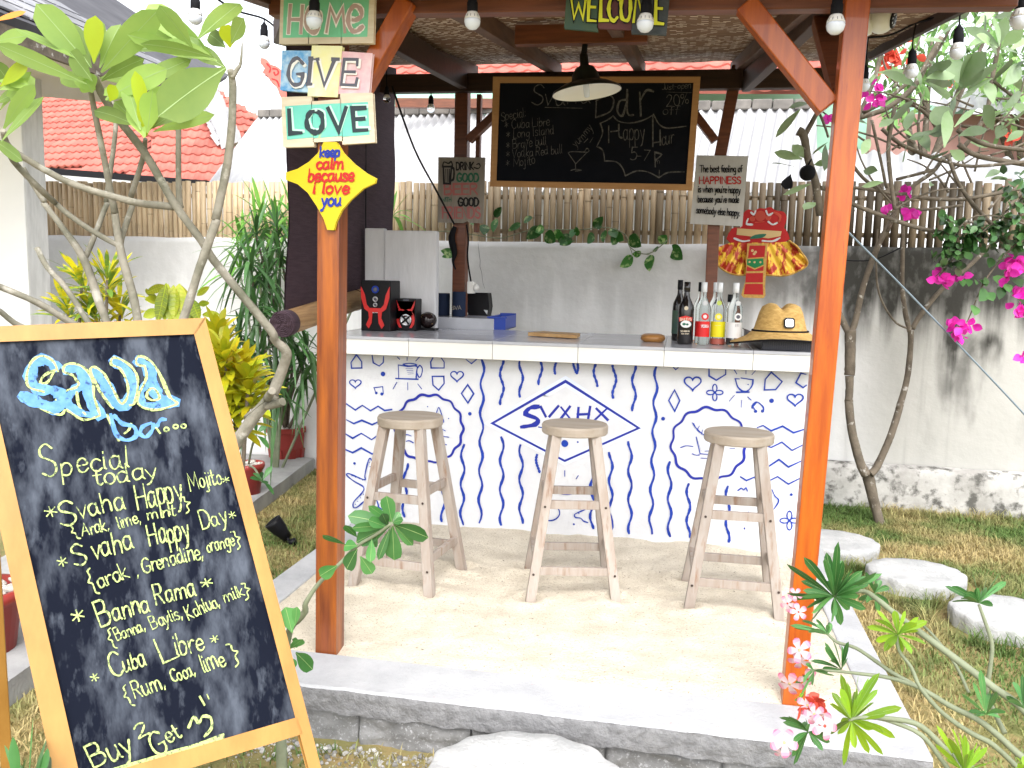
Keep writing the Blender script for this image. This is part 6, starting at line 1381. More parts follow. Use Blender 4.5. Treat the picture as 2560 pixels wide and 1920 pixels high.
for hx, hy, d in ((625, 660, 5.9), (665, 690, 6.1), (700, 640, 6.2), (640, 770, 5.9), (690, 790, 6.1), (600, 840, 5.9), (730, 860, 6.2), (650, 880, 6.0), (610, 890, 6.0), (770, 880, 6.3), (755, 930, 6.3), (690, 950, 6.2), (640, 590, 6.1), (690, 570, 6.2)):
    c = atD((hx, hy), d); st.tube([pb + V((0, 0, Hh * .8)), (pb + V((0, 0, Hh))).lerp(c, .5) + rv(.08), c], [.016, .012, .007], 6, sub=3, r=.5); narrow(lf, c, 16, .33, .026); narrow(lf, c - V((0, 0, .10)), 7, .34, .026)
st.build('stems', M['barkd'], t); lf.build('foliage', M['oleander'], t)
t = thing('bamboo_palm', 'bright green feathery palm leaves standing behind the dark blind', 'palm', tuple(V((*atD((690, 1000), 6.6)[:2], 0)))); mb = MB(); bs = ORG[t.name]; lf = MB()
for hx, hy in ((640, 580), (690, 560), (610, 620), (720, 600), (655, 540), (730, 540), (980, 545), (600, 680)):
    c = atD((hx, hy), 6.55); mb.tube([bs, bs.lerp(c, .7), c], [.012, .01, .005], 6); narrow(lf, c, 14, .36, .032, 0, 1.8)
mb.build('stems', M['barkg'], t); lf.build('fronds', M['palm'], t)
# --- pot with white pebbles at the board edge, pot at far left
def round_pot(c, R, H, lb, peb, plant):
    t = thing('plant_pot', lb, 'plant pot', tuple(c)); mb = MB(); prof = [(.0001, .0), (R * .72, 0), (R * .90, H * .78), (R * .97, H * .80), (R * 1.06, H * .9), (R * 1.02, H), (R * .90, H), (R * .86, H * .85), (.0001, H * .85)]
    mb.lathe(c, prof, 28); mb.build('pot', M['pot'], t); mb = MB(); pebbles(mb, c + V((0, 0, H * .93)), R * .8, peb, R * .16); mb.build('pebbles', M['pale'], t)
    if plant:
        st, lf = MB(), MB(); plant(c + V((0, 0, H * .9)), st, lf); st.build('stem', M['barkg'], t); lf.build('leaves', M['leafa'], t)
def pl1(c, st, lf):
    for p, d in (((655, 1205), 0), ((640, 1090), 0)):
        q = atD(p, 4.9); st.tube([c, c.lerp(q, .5) + V((0, 0, .03)), q], .007, 6); rosette(lf, q, V((.4, -.3, .8)), 6, .11, .035, .5, 1.5)
pc = atZ((622, 1232), PH); round_pot(pc, .105, .21, 'dark red pot of white pebbles peeking out behind the right edge of the chalkboard', 40, pl1)
def pl2(c, st, lf):
    for a in range(5): q = c + V((rnd.uniform(-.12, .1), rnd.uniform(-.1, .1), rnd.uniform(.08, .2))); st.tube([c, c.lerp(q, .5) + rv(.02), q], [.012, .008, .005], 6); 
    for a in range(3): q = c + V((rnd.uniform(-.14, .02), rnd.uniform(-.1, .1), .30)); st.tube([c, q], [.01, .006], 6); rosette(lf, q, (0, 0, 1), 8, .1, .03)
pc = atZ((-42, 1622), PH); round_pot(pc, .16, .25, 'dark red ribbed pot with pale pebbles cut by the left edge of the photo', 45, pl2)
# --- spotlight in the grass
c = atZ((712, 1362), 0); t = thing('garden_spotlight', 'small black garden spotlight stuck in the dry grass beside the platform', 'spotlight', tuple(c)); ax = V((-.55, -.25, .75)).normalized(); hc_ = c + V((-.03, 0, .09))
mb = MB(); mb.lathe(hc_, [(.0001, -.07), (.03, -.07), (.036, -.03), (.045, .0), (.052, .05), (.052, .07), (.045, .07), (.040, .03), (.0001, .02)], 20, axis=ax); mb.build('lamp_head', M['black'], t); mb = MB(); mb.tube([hc_ - ax * .03, c + V((.02, 0, .04)), c + V((.04, 0, -.04))], .012, 8); mb.lathe(c + V((.05, .0, .02)), [(.0001, -.02), (.022, -.018), (.022, .02), (.0001, .022)], 14, axis=(1, .2, .4)); mb.build('stake', M['black'], t)
# --- desert rose sprig in front of the left post
t = thing('desert_rose', 'single desert rose branch with glossy green rosette in front of the left orange post', 'plant', tuple(V((*atD((705, 1640), 2.35)[:2], 0)))); mb = MB(); bs = ORG[t.name]
q = k('L3', '220 1660 250 1560 290 1520 340 1460 345 1400 440 1260 560 1150 700 1010 830 930 940 850'); q = [(700, 1760)] + q
branch(mb, '', q, [56, 54, 52, 56, 50, 40, 34, 28, 26, 26, 22], 2.38, 2.2); mb.tube([atD((700, 1760), 2.38), bs], [.014, .016], 8); mb.build('stem', M['barkg'], t)
lf, ve = MB(), MB()
for s, wd in (('940 850 900 650', 110), ('930 860 630 800', 110), ('940 850 770 725', 60), ('950 860 1190 950', 115), ('945 870 955 1095', 135), ('950 860 1080 1000', 75), ('930 870 700 980', 120), ('920 870 660 885', 70), ('950 850 995 770', 50), ('930 880 850 1095', 60), ('940 850 1020 830', 60), ('700 1010 610 1010', 90), ('620 1000 455 930', 85), ('700 1030 630 1165', 110), ('720 1080 800 1195', 95), ('800 960 790 1115', 70), ('840 940 820 1010', 60), ('560 1145 445 1215', 105), ('700 950 612 860', 70), ('900 880 770 830', 80), ('910 870 870 780', 70), ('250 1610 200 1420', 120), ('270 1560 285 1420', 60), ('235 1720 325 1650', 80), ('240 1780 260 1860', 70), ('260 1850 390 1960', 0)):
    if wd: pleaf(lf, 'L3', s, wd, 2.22, 2.2 + rnd.uniform(-.04, .05), droop=.06, peak=.68, roll=rnd.uniform(-.5, .5), ve=ve)
for s, wd in (('275 860 390 975', 120), ('250 770 298 805', 70)): pleaf(lf, 'L6', s, wd, 2.36, 2.34, droop=.06, peak=.62, ve=ve)
lf.build('leaves', [M['leafa'], M['vein']], t)
# --- flowering desert rose at right front
def flower5(c, n, R, par=None):
    n = V(n).normalized(); e1 = n.cross(V((.1, .2, 1))).normalized(); e2 = n.cross(e1); a0 = rnd.random() * 6; pm, eye = MB(), MB()
    for i in range(5):
        a = a0 + i * 1.2566; d = e1 * math.cos(a) + e2 * math.sin(a); b0 = len(pm.v); s_ = n.cross(d)
        prof = [(.10, .10, 0.0), (.35, .20, .15), (.65, .30, .45), (.88, .26, .8), (1.0, .08, 1.0)]
        for rr, hw, rv_ in prof:
            cc = c + d * (R * rr) + n * (R * (.28 - .22 * (rr - .3) ** 2 - .05 * rr)); pm.v += [cc + s_ * (R * hw) + n * R * .05, cc + n * .0, cc - s_ * (R * hw) + n * R * .05]
        for j in range(4):
            rr = .0 if j < 2 else (.45 if j == 2 else .9); x = b0 + j * 3; pm.face([x, x + 1, x + 4, x + 3], rr); pm.face([x + 1, x + 2, x + 5, x + 4], rr)
    eye.lathe(c, [(.0001, R * .27), (R * .12, R * .3), (R * .10, R * .1), (R * .06, -R * .35), (.0001, -R * .36)], 8, axis=n); return pm, eye
t = thing('flowering_desert_rose', 'desert rose shrub with pink and white flowers leaning in over the platform corner at right', 'plant', tuple(V((*atD((2640, 1960), 1.75)[:2], 0)))); mb = MB(); bs = ORG[t.name]
L7 = lambda s, w_, a, b_=None: branch(mb, 'L7', s, w_, a, b_)
L7('2400 1500 2212 1260 2000 1100 1800 950 1600 800 1450 690 1280 560 1180 480 1090 435 900 470', [66, 62, 58, 56, 52, 48, 44, 40, 34, 20], 1.72, 1.95)
L7('2400 1640 2212 1590 2050 1450 1900 1330 1700 1230 1500 1110 1300 1040 1100 1010 850 985 700 980', [60, 54, 50, 46, 42, 36, 32, 26, 20, 14], 1.7, 1.85)
L7('1500 1110 1300 1000 1200 930 1050 830 920 790 850 730 780 700', [34, 32, 30, 28, 24, 20, 14], 1.8, 1.9)
L7('2212 1700 2000 1500 1850 1420 1650 1280 1500 1110 1430 960 1350 850 1330 740', [44, 42, 40, 36, 32, 28, 26, 24], 1.7, 1.78)
L7('2400 1780 2100 1750 1850 1660 1700 1560 1500 1370 1300 1320 1100 1310 1000 1330', [56, 52, 50, 48, 44, 40, 30, 20], 1.66, 1.72)
L7('1750 1760 1640 1600 1500 1430 1300 1340 1150 1305', [40, 38, 36, 32, 26], 1.66, 1.72); L7('1950 1150 1980 950 1990 800 1940 640 1900 530', [34, 32, 30, 26, 22], 1.85, 1.85); L7('1830 1140 1740 950 1600 760 1500 660', [26, 24, 22, 18], 1.85, 1.95); L7('2080 1420 2020 1300 1950 1150', [40, 36, 34], 1.8, 1.85)
L7('1850 1800 1790 1690 1720 1560', [22, 20, 16], 1.6, 1.6); L7('2212 1800 2100 1700', [40, 40], 1.6, 1.6)
mb.tube([atD((2640, 1960), 1.72), bs], [.03, .05], 10); mb.build('stems', M['barkg'], t)
lf, li, ve = MB(), MB(), MB()
def fan(c, px, d, tips, wd, m, jit=.05):
    cx_, cy_ = [float(q) for q in px.split()]
    for s in tips.split(','):
        x, y = [float(q) for q in s.split()]
        for rep in range(2):
            if rep and rnd.random() < .35: continue
            a_ = rnd.uniform(-.28, .28) * rep; sc = 1 - rep * rnd.uniform(.05, .35); dx, dy = (x - cx_) * sc, (y - cy_) * sc
            tx_, ty_ = cx_ + dx * math.cos(a_) - dy * math.sin(a_), cy_ + dx * math.sin(a_) + dy * math.cos(a_)
            pleaf(m, c, '%s %f %f' % (px, tx_, ty_), wd * rnd.uniform(.66, .95), d, d + rnd.uniform(-jit, jit) * (1.5 + rep), droop=rnd.uniform(.02, .3), peak=rnd.uniform(.62, .74), roll=rnd.uniform(-1.0, 1.0), fold=rnd.uniform(.1, .4), ve=ve)
fan('L7', '900 475', 1.95, '670 170,560 240,570 450,590 490,700 550,730 660,880 640,840 120,930 80,870 160,970 130,1060 220,1130 250,1020 310,1150 330,1200 300,940 650,1000 560,1120 560,760 480,660 360,1090 460,800 540,820 330,1240 310', 62, lf)
fan('L7', '1180 450', 2.0, '1120 300,1230 330,1290 400,1270 520,1200 560,1060 540,1180 340,1120 520', 46, lf)
fan('L7', '1340 740', 1.78, '1190 560,1310 530,1400 540,1500 600,1550 640,1120 680,1150 590,1250 850,1530 800,1200 780,1470 850,1400 640,1360 860', 56, li)
fan('L7', '1900 520', 1.85, '1660 400,1790 420,1850 270,1960 330,2040 310,2110 350,1700 500,2000 530,1880 380,1930 440', 50, lf)
fan('L7', '1020 1330', 1.72, '940 990,985 1040,1080 915,1160 1030,1250 930,860 1210,890 1420,975 1600,1045 1520,1230 1560,1300 1450,1370 1240,1180 1200,1130 1080,880 1130,1270 1280,960 1390,1190 1390,1060 1100', 60, li)
fan('L7', '720 1410', 1.75, '490 1280,560 1265,690 1340,815 1530,620 1480,640 1600,870 1480,700 1310,760 1440', 50, lf)
fan('L7', '1800 1690', 1.6, '1590 1480,1690 1280,1600 1350,1800 1400,1910 1410,1970 1500,2030 1600,1720 1440,1870 1480,1950 1640,1650 1580', 50, li)
fan('L7', '1950 1290', 1.72, '1770 1130,1910 960,2080 1140,2110 1250,1880 1290,2050 1310,1830 1280,2000 1120', 46, lf); fan('L7', '2212 1250', 1.7, '2130 1030,2080 1150,2200 1000,2230 1060,2150 1210', 50, lf); fan('L7', '2230 1700', 1.6, '2160 1580,2212 1560,2120 1660,2270 1560', 50, li)
fan('L7', '950 980', 1.85, '860 880,880 740,950 800,1010 740,1000 880,830 780,820 970,720 910', 40, lf); fan('L7', '860 740', 1.88, '720 700,620 690,760 600,850 640,880 650,590 670', 34, lf); fan('L7', '760 990', 1.8, '670 1150,690 920,900 1020,750 1090,640 1080', 34, lf); fan('L7', '660 1190', 1.8, '690 1130,650 1220,620 1180', 30, li)
lf.build('leaves', [M['leafa'], M['vein']], t); li.build('young_leaves', [M['leaflime'], M['vein']], t)
for s, n, R, d in (('650 580', '-.1 -.9 .2', 62, 1.9), ('585 520', '-.8 -.6 .1', 60, 1.93), ('550 1480', '-.1 -.95 .25', 98, 1.72), ('822 1365', '.1 -.95 .2', 95, 1.72), ('670 850', '-.7 -.4 .5', 90, 1.82), ('660 900', '-.2 -.8 -.4', 80, 1.85), ('600 1060', '-.6 -.6 -.4', 95, 1.8), ('700 1030', '.3 -.7 -.3', 80, 1.82), ('720 1230', '-.5 -.6 .5', 80, 1.76), ('760 1280', '-.2 -.9 .1', 75, 1.74), ('800 1300', '.2 -.9 .3', 70, 1.75), ('540 1540', '-.3 -.8 -.4', 60, 1.75), ('630 460', '-.3 -.8 .4', 50, 1.95)):
    nv = V([float(a) for a in n.split()]); nv = (FWD * -1 * .8 + RT * nv.x + UP * nv.z).normalized(); c = atD(k('L7', s)[0], d); pm, eye = flower5(c, nv, R * .36166 * d / FOC); fl = pm.build('flower', M['petal'], t); eye.build('flower_eye', M['tan'] if rnd.random() < .6 else M['coral'], fl)
mb = MB()
for i in range(13): c = atD(k('L7', '%d %d' % (780 + rnd.gauss(0, 45), 1215 + rnd.gauss(0, 32)))[0], 1.75); mb.leaf(c, rv(), rv(), .028, .020, .2, .3, 4, rnd.random(), 0, .5)
mb.build('wilting_flower', M['coral'], t)
# --- green strap plant at bottom left
c = atD((60, 1990), 1.75); t = thing('strap_plant', 'low plant with broad green strap leaves at the bottom left corner', 'plant', (c.x, c.y, 0)); mb = MB()
for s, wd in (('120 1760 90 1435', 90), ('150 1760 30 1500', 60), ('240 1760 320 1460', 80), ('280 1760 330 1520', 70), ('200 1760 230 1300', 24), ('140 1760 180 1600', 60), ('330 1760 345 1580', 60), ('200 1760 140 1640', 50)): pleaf(mb, 'L2', s, wd, 1.75, 1.8 + rnd.uniform(-.05, .1), droop=.02, peak=.5)
mb.tube([c, V((c.x, c.y, 0))], [.01, .02], 6); mb.build('leaves', M['leafa'], t)
# --- money plant vine on the fence
t = thing('money_plant_vine', 'variegated vine with heart-shaped leaves trailing along the foot of the bamboo fence', 'vine', tuple(atY((1480, 600), 6.45))); mb = MB(); lf = MB()
vine_p = ['K7 -1160 330', 'K7 -1000 250', 'K7 -800 215', 'K7 -600 240', 'K7 -420 265', 'K7 -300 235', 'K7 -200 210', 'K7 0 205', 'K7 150 205', 'K7 330 190', 'K7 450 240', 'K7 480 320', 'K7 560 370', 'K7 640 360', 'K7 740 280']
pts = [atY(k(*s.split(' ', 1))[0], 6.44) for s in vine_p]; mb.tube(pts, .004, 5); mb.tube([pts[11], atY(k('K7', '500 380')[0], 6.42), atY(k('K7', '470 410')[0], 6.4)], .003, 5); mb.tube([pts[12], atY(k('K7', '625 380')[0], 6.4)], .003, 5); mb.build('stem', M['barkg'], t)
for c_, s, wd in (('K7', '505 395 415 460', 80), ('K7', '625 380 620 490', 85), ('K7', '760 320 845 410', 100), ('K7', '480 250 560 320', 95), ('K7', '690 300 740 240', 70), ('K7', '560 375 500 370', 50), ('K7', '680 330 640 350', 40), ('K7', '290 170 235 190', 45), ('K7', '230 190 300 110', 60), ('K7', '120 250 110 180', 40), ('K7', '230 230 190 300', 60), ('K7', '60 250 0 310', 80), ('K7', '10 300 20 240', 60), ('K7', '310 210 300 290', 55), ('K7', '350 200 390 260', 70), ('K7', '370 240 440 280', 70), ('K7', '380 260 360 310', 60),
                 ('K6', '1970 190 1870 270', 80), ('K6', '1990 190 1930 220', 60), ('K6', '2000 230 2070 290', 90), ('K6', '2060 220 2130 270', 70), ('K6', '2180 250 2100 310', 80), ('K6', '1830 160 1745 215', 44), ('K6', '1850 150 1915 120', 60), ('K6', '1650 120 1700 45', 55), ('K6', '1660 130 1640 220', 55), ('K6', '1580 170 1575 240', 70), ('K6', '1480 160 1530 180', 30), ('K6', '1370 370 1275 350', 55), ('K6', '1365 380 1285 395', 45), ('K6', '2200 200 2180 260', 50), ('K7', '100 280 60 300', 40)): pleaf(lf, c_, s, wd * 1.05, 6.35, 6.3, droop=.05, peak=.42, fold=.2, pet=.03, roll=rnd.uniform(-.6, .6))
lf.build('leaves', M['vine'], t)
# --- bare plumeria at right
t = thing('bare_plumeria', 'old plumeria with two forked trunks and grey-green leaves against the stained wall at right', 'tree', tuple(atZ(k('L5', '1205 840')[0], 0))); mb = MB(); Dp = 5.75
def B(c, s, w_, a=Dp, b_=None): return branch(mb, c, s, w_, a, b_, n=9)
B('L5', '1225 880 1190 760 1150 600 1130 500', [78, 72, 84, 92], 5.82, 5.8); B('L5', '1120 520 1075 420 1020 200 1000 0', [70, 70, 66, 62]); B('K8', '1000 1390 1005 1300 1005 1215', [62, 60, 66]); B('K8', '1005 1212 1008 1150 1010 1000 1010 900', [78, 80, 80, 84]); B('K8', '1000 920 940 800 860 620 800 500', [54, 52, 46, 40]); B('K8', '1015 910 1045 840 1100 600 1200 320 1290 150 1330 40', [54, 48, 44, 44, 44, 40])
B('L5', '1150 510 1195 460 1290 250 1360 30', [64, 58, 54, 50]); B('K8', '1345 1450 1400 1250 1425 1050 1430 900', [50, 46, 42, 44]); B('K8', '1425 910 1395 800 1370 600 1375 330 1370 120 1340 -60', [42, 38, 34, 30, 28, 26]); B('K8', '1440 890 1500 790 1650 610 1850 440 2000 290', [40, 38, 36, 32, 28]); B('K8', '1415 890 1330 850 1250 740 1200 600 1190 400 1200 200', [16, 16, 16, 16, 15, 14])
for s, w_ in (('1050 820 1150 790 1280 740 1450 600 1560 400 1640 260', 42), ('1040 900 1080 780 1180 540 1230 330', 34), ('1100 780 1250 700 1400 580', 30), ('1230 890 1350 990 1500 1060 1640 1110', 32), ('1640 1100 1800 1010 1950 780 2000 500 2040 300', 34), ('1400 690 1550 800 1620 900', 30), ('1490 640 1540 760 1600 880', 24), ('1640 1110 1580 1190 1430 1300 1330 1450 1270 1600', 32), ('1320 740 1275 1000 1290 1230 1320 1450', 32), ('1160 830 1220 1100 1260 1300', 22), ('1000 1100 1100 1230 1250 1330 1400 1340', 26), ('980 1290 1300 1330 1450 1360 1700 1380 1900 1360 2212 1300', 28), ('980 1390 1200 1480 1500 1580 1750 1620', 34), ('1350 1420 1500 1450 1780 1420', 22), ('1690 1080 1750 1250 1850 1400 2000 1560', 30), ('1760 1000 1900 1080 2250 1140', 40), ('1750 900 1950 1000 2250 1040', 34), ('2250 1280 2130 1400 2050 1550', 24), ('1820 1530 2000 1560', 22), ('1600 1170 1450 1210 1330 1240', 24), ('1640 1110 1850 1150 2212 1120', 26), ('2000 560 2100 640 2180 690', 24), ('1780 870 1880 880 1960 900', 24), ('1500 1100 1480 900 1500 700', 20), ('1700 200 1600 380 1500 520', 20)): B('K4', s, w_, 5.5 + rnd.uniform(-.5, .3))
B('K4', '650 905 690 940 720 1100 770 1260 800 1490', [70, 64, 58, 62, 56], 5.3); B('K4', '700 930 760 820 800 740', [40, 36, 30], 5.3); B('K4', '780 740 830 860 860 950', [22, 20, 18], 5.3); B('K4', '800 1300 900 1300 1000 1280', [40, 36, 30], 5.3, 5.4)
for i in range(26):
    x, y = rnd.uniform(1050, 2000), rnd.uniform(550, 1500); a = rnd.uniform(-2.9, .3); L = rnd.uniform(250, 620); b_ = rnd.uniform(-.5, .5)
    B('K4', '%f %f %f %f %f %f %f %f' % (x, y, x + L * .35 * math.cos(a), y + L * .35 * math.sin(a), x + L * .7 * math.cos(a + b_ * .5), y + L * .7 * math.sin(a + b_ * .5), x + L * math.cos(a + b_), y + L * math.sin(a + b_)), [18, 16, 13, 9], 5.5 + rnd.uniform(-.3, .5))
mb.build('trunk', M['barkd'], t)
lf = MB()
for s, wd in (('670 750 500 945', 80), ('730 720 585 750', 50), ('680 1100 480 1050', 90), ('690 1090 610 1000', 100), ('640 1160 465 1130', 75), ('740 1270 550 1345', 70), ('770 1400 690 1450', 100), ('860 980 750 1070', 50), ('760 1140 850 1120', 60), ('840 1000 830 1180', 90), ('1560 930 1420 960', 80), ('1700 880 1560 930', 110), ('1740 900 1420 960', 90), ('1700 900 1590 730', 200), ('1730 880 1880 750', 60), ('1760 940 1960 890', 110), ('1690 1040 1570 1100', 110), ('1660 1020 1690 750', 130), ('1700 1040 1800 1100', 100), ('1500 600 1450 440', 90), ('1540 560 1700 410', 150), ('1540 540 1740 520', 130), ('1560 570 1680 690', 160), ('1520 620 1480 760', 120), ('1480 600 1230 500', 90), ('1760 620 1960 350', 240), ('1780 600 1700 380', 160), ('1820 640 2030 430', 120), ('1790 600 1820 360', 150), ('1800 640 2000 540', 100), ('2040 320 2000 100', 130), ('2050 300 2090 110', 120), ('2060 320 2212 200', 130), ('2040 320 1800 180', 110), ('2060 340 2220 400', 170), ('2030 330 1880 240', 120), ('2000 560 2130 400', 140), ('2060 600 2200 460', 160), ('2000 720 1960 560', 110), ('2060 760 2200 640', 120), ('2000 900 1930 720', 150), ('2060 900 2212 760', 150), ('1980 820 2110 760', 150), ('1450 700 1300 820', 120), ('1440 760 1400 900', 100), ('1320 820 1210 880', 80), ('1150 960 1090 1070', 90), ('1130 860 1060 840', 40), ('1080 400 1120 480', 90), ('1090 620 1190 520', 60), ('1200 500 1440 520', 80), ('1290 1000 1250 1060', 60), ('1400 1000 1370 1120', 110), ('1240 1260 1090 1290', 60), ('1050 1050 1020 1150', 60), ('1010 1180 1030 1240', 60), ('1700 150 1640 20', 120), ('1720 140 1840 60', 120), ('1700 170 1560 80', 100), ('2090 980 2212 900', 90), ('2020 960 2080 860', 120), ('1940 1230 2050 1180', 70), ('1980 1240 2100 1230', 60), ('1560 1290 1580 1270', 60), ('1200 1180 1100 1180', 90), ('1560 1050 1500 930', 100)): pleaf(lf, 'K4', s, wd * .74, 5.1 + rnd.uniform(-.4, .3), 5.0 + rnd.uniform(-.4, .4), droop=.06, peak=.58, roll=rnd.uniform(-.7, .7), n=6)
for i in range(34):
    p = (rnd.uniform(1500, 2260), rnd.uniform(60, 1000)); a = rnd.uniform(-2.6, .4); L = rnd.uniform(110, 210)
    if p[0] < 1750 and p[1] < 500 and rnd.random() < .6: continue
    pleaf(lf, 'K4', '%f %f %f %f' % (p[0], p[1], p[0] + L * math.cos(a), p[1] + L * math.sin(a)), rnd.uniform(42, 74), 5.2 + rnd.uniform(-.3, .6), 5.2 + rnd.uniform(-.4, .7), droop=.06, peak=.58, roll=rnd.uniform(-.9, .9), n=5)
lf.build('crown', M['leafr'], t)
mb = MB(); pc = atD(k('K4', '715 1195')[0], 5.2); R = .048; mb.lathe(pc, [(.0001, -R)] + [(R * math.sin(a * .314), -R * math.cos(a * .314)) for a in range(1, 10)] + [(.0001, R)], 18); mb.tube([pc + V((0, 0, R * .9)), pc + V((.02, .02, R * 1.7))], .006, 6); tag(mb.build('dark_pod', M['blackm']), 'round black pod hanging on the cut branch left of the right post', 'seed pod')
mb = MB(); pleaf(mb, 'K4', '600 1205 560 1310', 80, 5.2, 5.18, droop=.0, peak=.8, fold=.4); tag(mb.build('dry_leaf', M['blackm']), 'curled black dry leaf hanging beside the round pod', 'leaf')
# --- bougainvillea
t = thing('bougainvillea', 'bougainvillea with magenta bracts trailing from the right edge over the stained wall', 'bush', tuple(V((*atD((2700, 1250), 5.0)[:2], 0)))); mb = MB(); lf, fl = MB(), MB(); Dq = 5.0
branch(mb, '', [(2700, 1250), (2690, 800), (2640, 640), (2560, 600), (2470, 690), (2420, 800), (2400, 830)], [30, 26, 22, 18, 12, 8, 6], Dq); branch(mb, '', [(2640, 640), (2560, 560), (2440, 540), (2380, 600), (2350, 700)], [18, 16, 12, 8, 6], Dq); branch(mb, '', [(2690, 800), (2600, 500), (2480, 560), (2330, 700)], [20, 16, 12, 5], Dq)
branch(mb, '', [(2690, 800), (2650, 400), (2500, 300), (2300, 250), (2150, 240)], [20, 18, 14, 10, 6], 5.6); mb.build('stems', M['barkd'], t)
for s, wd in (('1700 60 1760 150', 0), ('1990 400 1970 470', 62), ('1950 620 1900 700', 90), ('1960 640 2000 700', 75), ('1870 730 1870 800', 75), ('2030 520 2050 590', 80), ('2090 580 2110 640', 62), ('2060 600 2040 690', 66), ('1780 545 1790 600', 50), ('1830 545 1830 600', 50), ('1880 555 1880 585', 35), ('1920 550 1950 600', 60), ('1960 545 1930 580', 50), ('1680 570 1690 610', 40), ('2150 540 2190 600', 80), ('2130 330 2212 360', 90), ('2160 260 2212 250', 80), ('1800 300 1820 380', 90), ('1840 320 1900 380', 80), ('1860 240 1800 330', 90), ('2190 680 2212 720', 50)):
    if wd: pleaf(lf, 'K8', s, wd, Dq, Dq - .05, droop=.0, peak=.38, fold=.25, n=5)
for i in range(260):
    u = rnd.random()
    if u < .35: x, y = rnd.gauss(1700, 60), rnd.uniform(130, 480)
    elif u < .8: x, y = rnd.uniform(1820, 2260), rnd.gauss(250, 60)
    else: x, y = rnd.uniform(2050, 2260), rnd.uniform(-200, 200)
    a = rnd.random() * 6.28; L = rnd.uniform(40, 80); pleaf(lf, 'K8', '%f %f %f %f' % (x, y, x + L * math.cos(a), y + L * math.sin(a)), L * .7, Dq + rnd.uniform(-.2, .3), Dq + rnd.uniform(-.2, .3), droop=.1, peak=.4, n=4, roll=rnd.uniform(-.8, .8))
lf.build('leaves', M['vine2'] if 'vine2' in M else M['oleander'], t)
def bract(c, sx, n, d):
    for i in range(n):
        x, y = c; p = k(*x.split(' ', 1))[0] if isinstance(x, str) else c; q = (p[0] + rnd.gauss(0, sx), p[1] + rnd.gauss(0, sx * .8)); fl.leaf(atD(q, d + rnd.uniform(-.06, .06)), (rv() - FWD * .5), (-FWD + rv(.8)), .062, .048, .1, .3, 4, rnd.random(), 0, .45)
for s, sx, n in (('K8 2160 420', 16, 14), ('K8 2120 470', 14, 9), ('K8 2075 530', 9, 8), ('K8 1720 870', 12, 9), ('K8 1745 920', 11, 9), ('K8 1820 870', 8, 7), ('K8 1635 545', 12, 10), ('K8 1670 560', 8, 5), ('K8 1785 530', 5, 4), ('K8 2160 650', 9, 8), ('K8 2195 770', 9, 7), ('K8 2150 750', 6, 3), ('K8 2205 1080', 8, 6), ('K4 1180 690', 12, 8), ('K4 1080 670', 10, 5), ('K4 1270 1460', 8, 6), ('K4 1420 1480', 9, 8), ('K4 1390 1335', 7, 6), ('K4 865 830', 10, 7), ('K4 1200 590', 8, 5)):
    p = k(*s.split(' ', 1))[0]
    dd = Dq if s.startswith('K8') else 5.4; fl = MB()
    for i in range(n): q = (p[0] + rnd.gauss(0, sx * .6), p[1] + rnd.gauss(0, sx * .5)); fl.leaf(atD(q, dd + rnd.uniform(-.06, .06)), (rv() - FWD * .3), (-FWD + rv(.7)), .06, .05, .1, .3, 4, rnd.random(), 0, .45)
    fl.build('flower_cluster', M['magenta'], t)
# --- coral hibiscus and background trees
def clump_tree(name, lb, cat, blobs, dep, n, L, W, m, grp=None, flowers=None):
    c0 = atD(blobs[0][:2], dep); t = thing(name, lb, cat, (c0.x, c0.y, 0), grp); tr = MB(); lf = MB(); base = V((c0.x, c0.y, 0)); hub = V((c0.x, c0.y, c0.z * .6)); tr.tube([base, hub], [.09, .07], 8)
    for (x, y, sx, sy) in blobs:
        c = atD((x, y), dep); tr.tube([hub, hub.lerp(c, .5) + rv(.2), c], [.05, .035, .012], 6)
        for i in range(n):
            q = (x + rnd.gauss(0, sx), y + rnd.gauss(0, sy)); lf.leaf(atD(q, dep + rnd.gauss(0, .5)), rv() + V((0, 0, -.2)), rv() + V((0, 0, 1.2)), L * rnd.uniform(.7, 1.3), W * rnd.uniform(.7, 1.2), .3, .2, 4, rnd.random(), 0, .5)
    tr.build('trunk', M['barkd'], t); lf.build('crown', m, t)
    if flowers:
        for (x, y, s, nn) in flowers:
            fl = MB()
            for i in range(nn): fl.leaf(atD((x + rnd.gauss(0, s), y + rnd.gauss(0, s)), dep - .6), rv(), rv(), .11, .085, .2, .3, 4, rnd.random(), 0, .5)
            fl.build('flower_cluster', M['coral'], t)
clump_tree('background_tree', 'sunlit leafy tree beyond the fence above the right eave, with coral flowers', 'tree', [(2330, 90, 60, 60), (2420, 160, 70, 50), (2260, 160, 45, 40), (2480, 60, 60, 50), (2240, 260, 30, 30)], 9.5, 95, .15, .06, M['bgl'], 'trees beyond the garden wall', [(2238, 138, 8, 16), (2216, 168, 5, 9), (2258, 100, 3, 4), (2290, 142, 3, 4)])
clump_tree('background_tree', 'airy green tree beyond the fence at the far right edge', 'tree', [(2600, 120, 70, 60), (2540, 240, 50, 50), (2620, 320, 50, 60), (2500, 160, 40, 30)], 10.5, 90, .17, .07, M['bgl'], 'trees beyond the garden wall', [(2375, 210, 3, 4), (2525, 340, 6, 8)])
mb = MB(); pts = [atD((2105, 565), 4.6), atD((2240, 700), 4.9), atD((2390, 855), 5.1), atD((2560, 1035), 5.3), atD((2700, 1190), 5.4)]; mb.tube(pts, .0055, 5); tag(mb.build('guy_wire', M['wire']), 'thin grey-blue wire slanting down across the stained wall at right', 'wire')
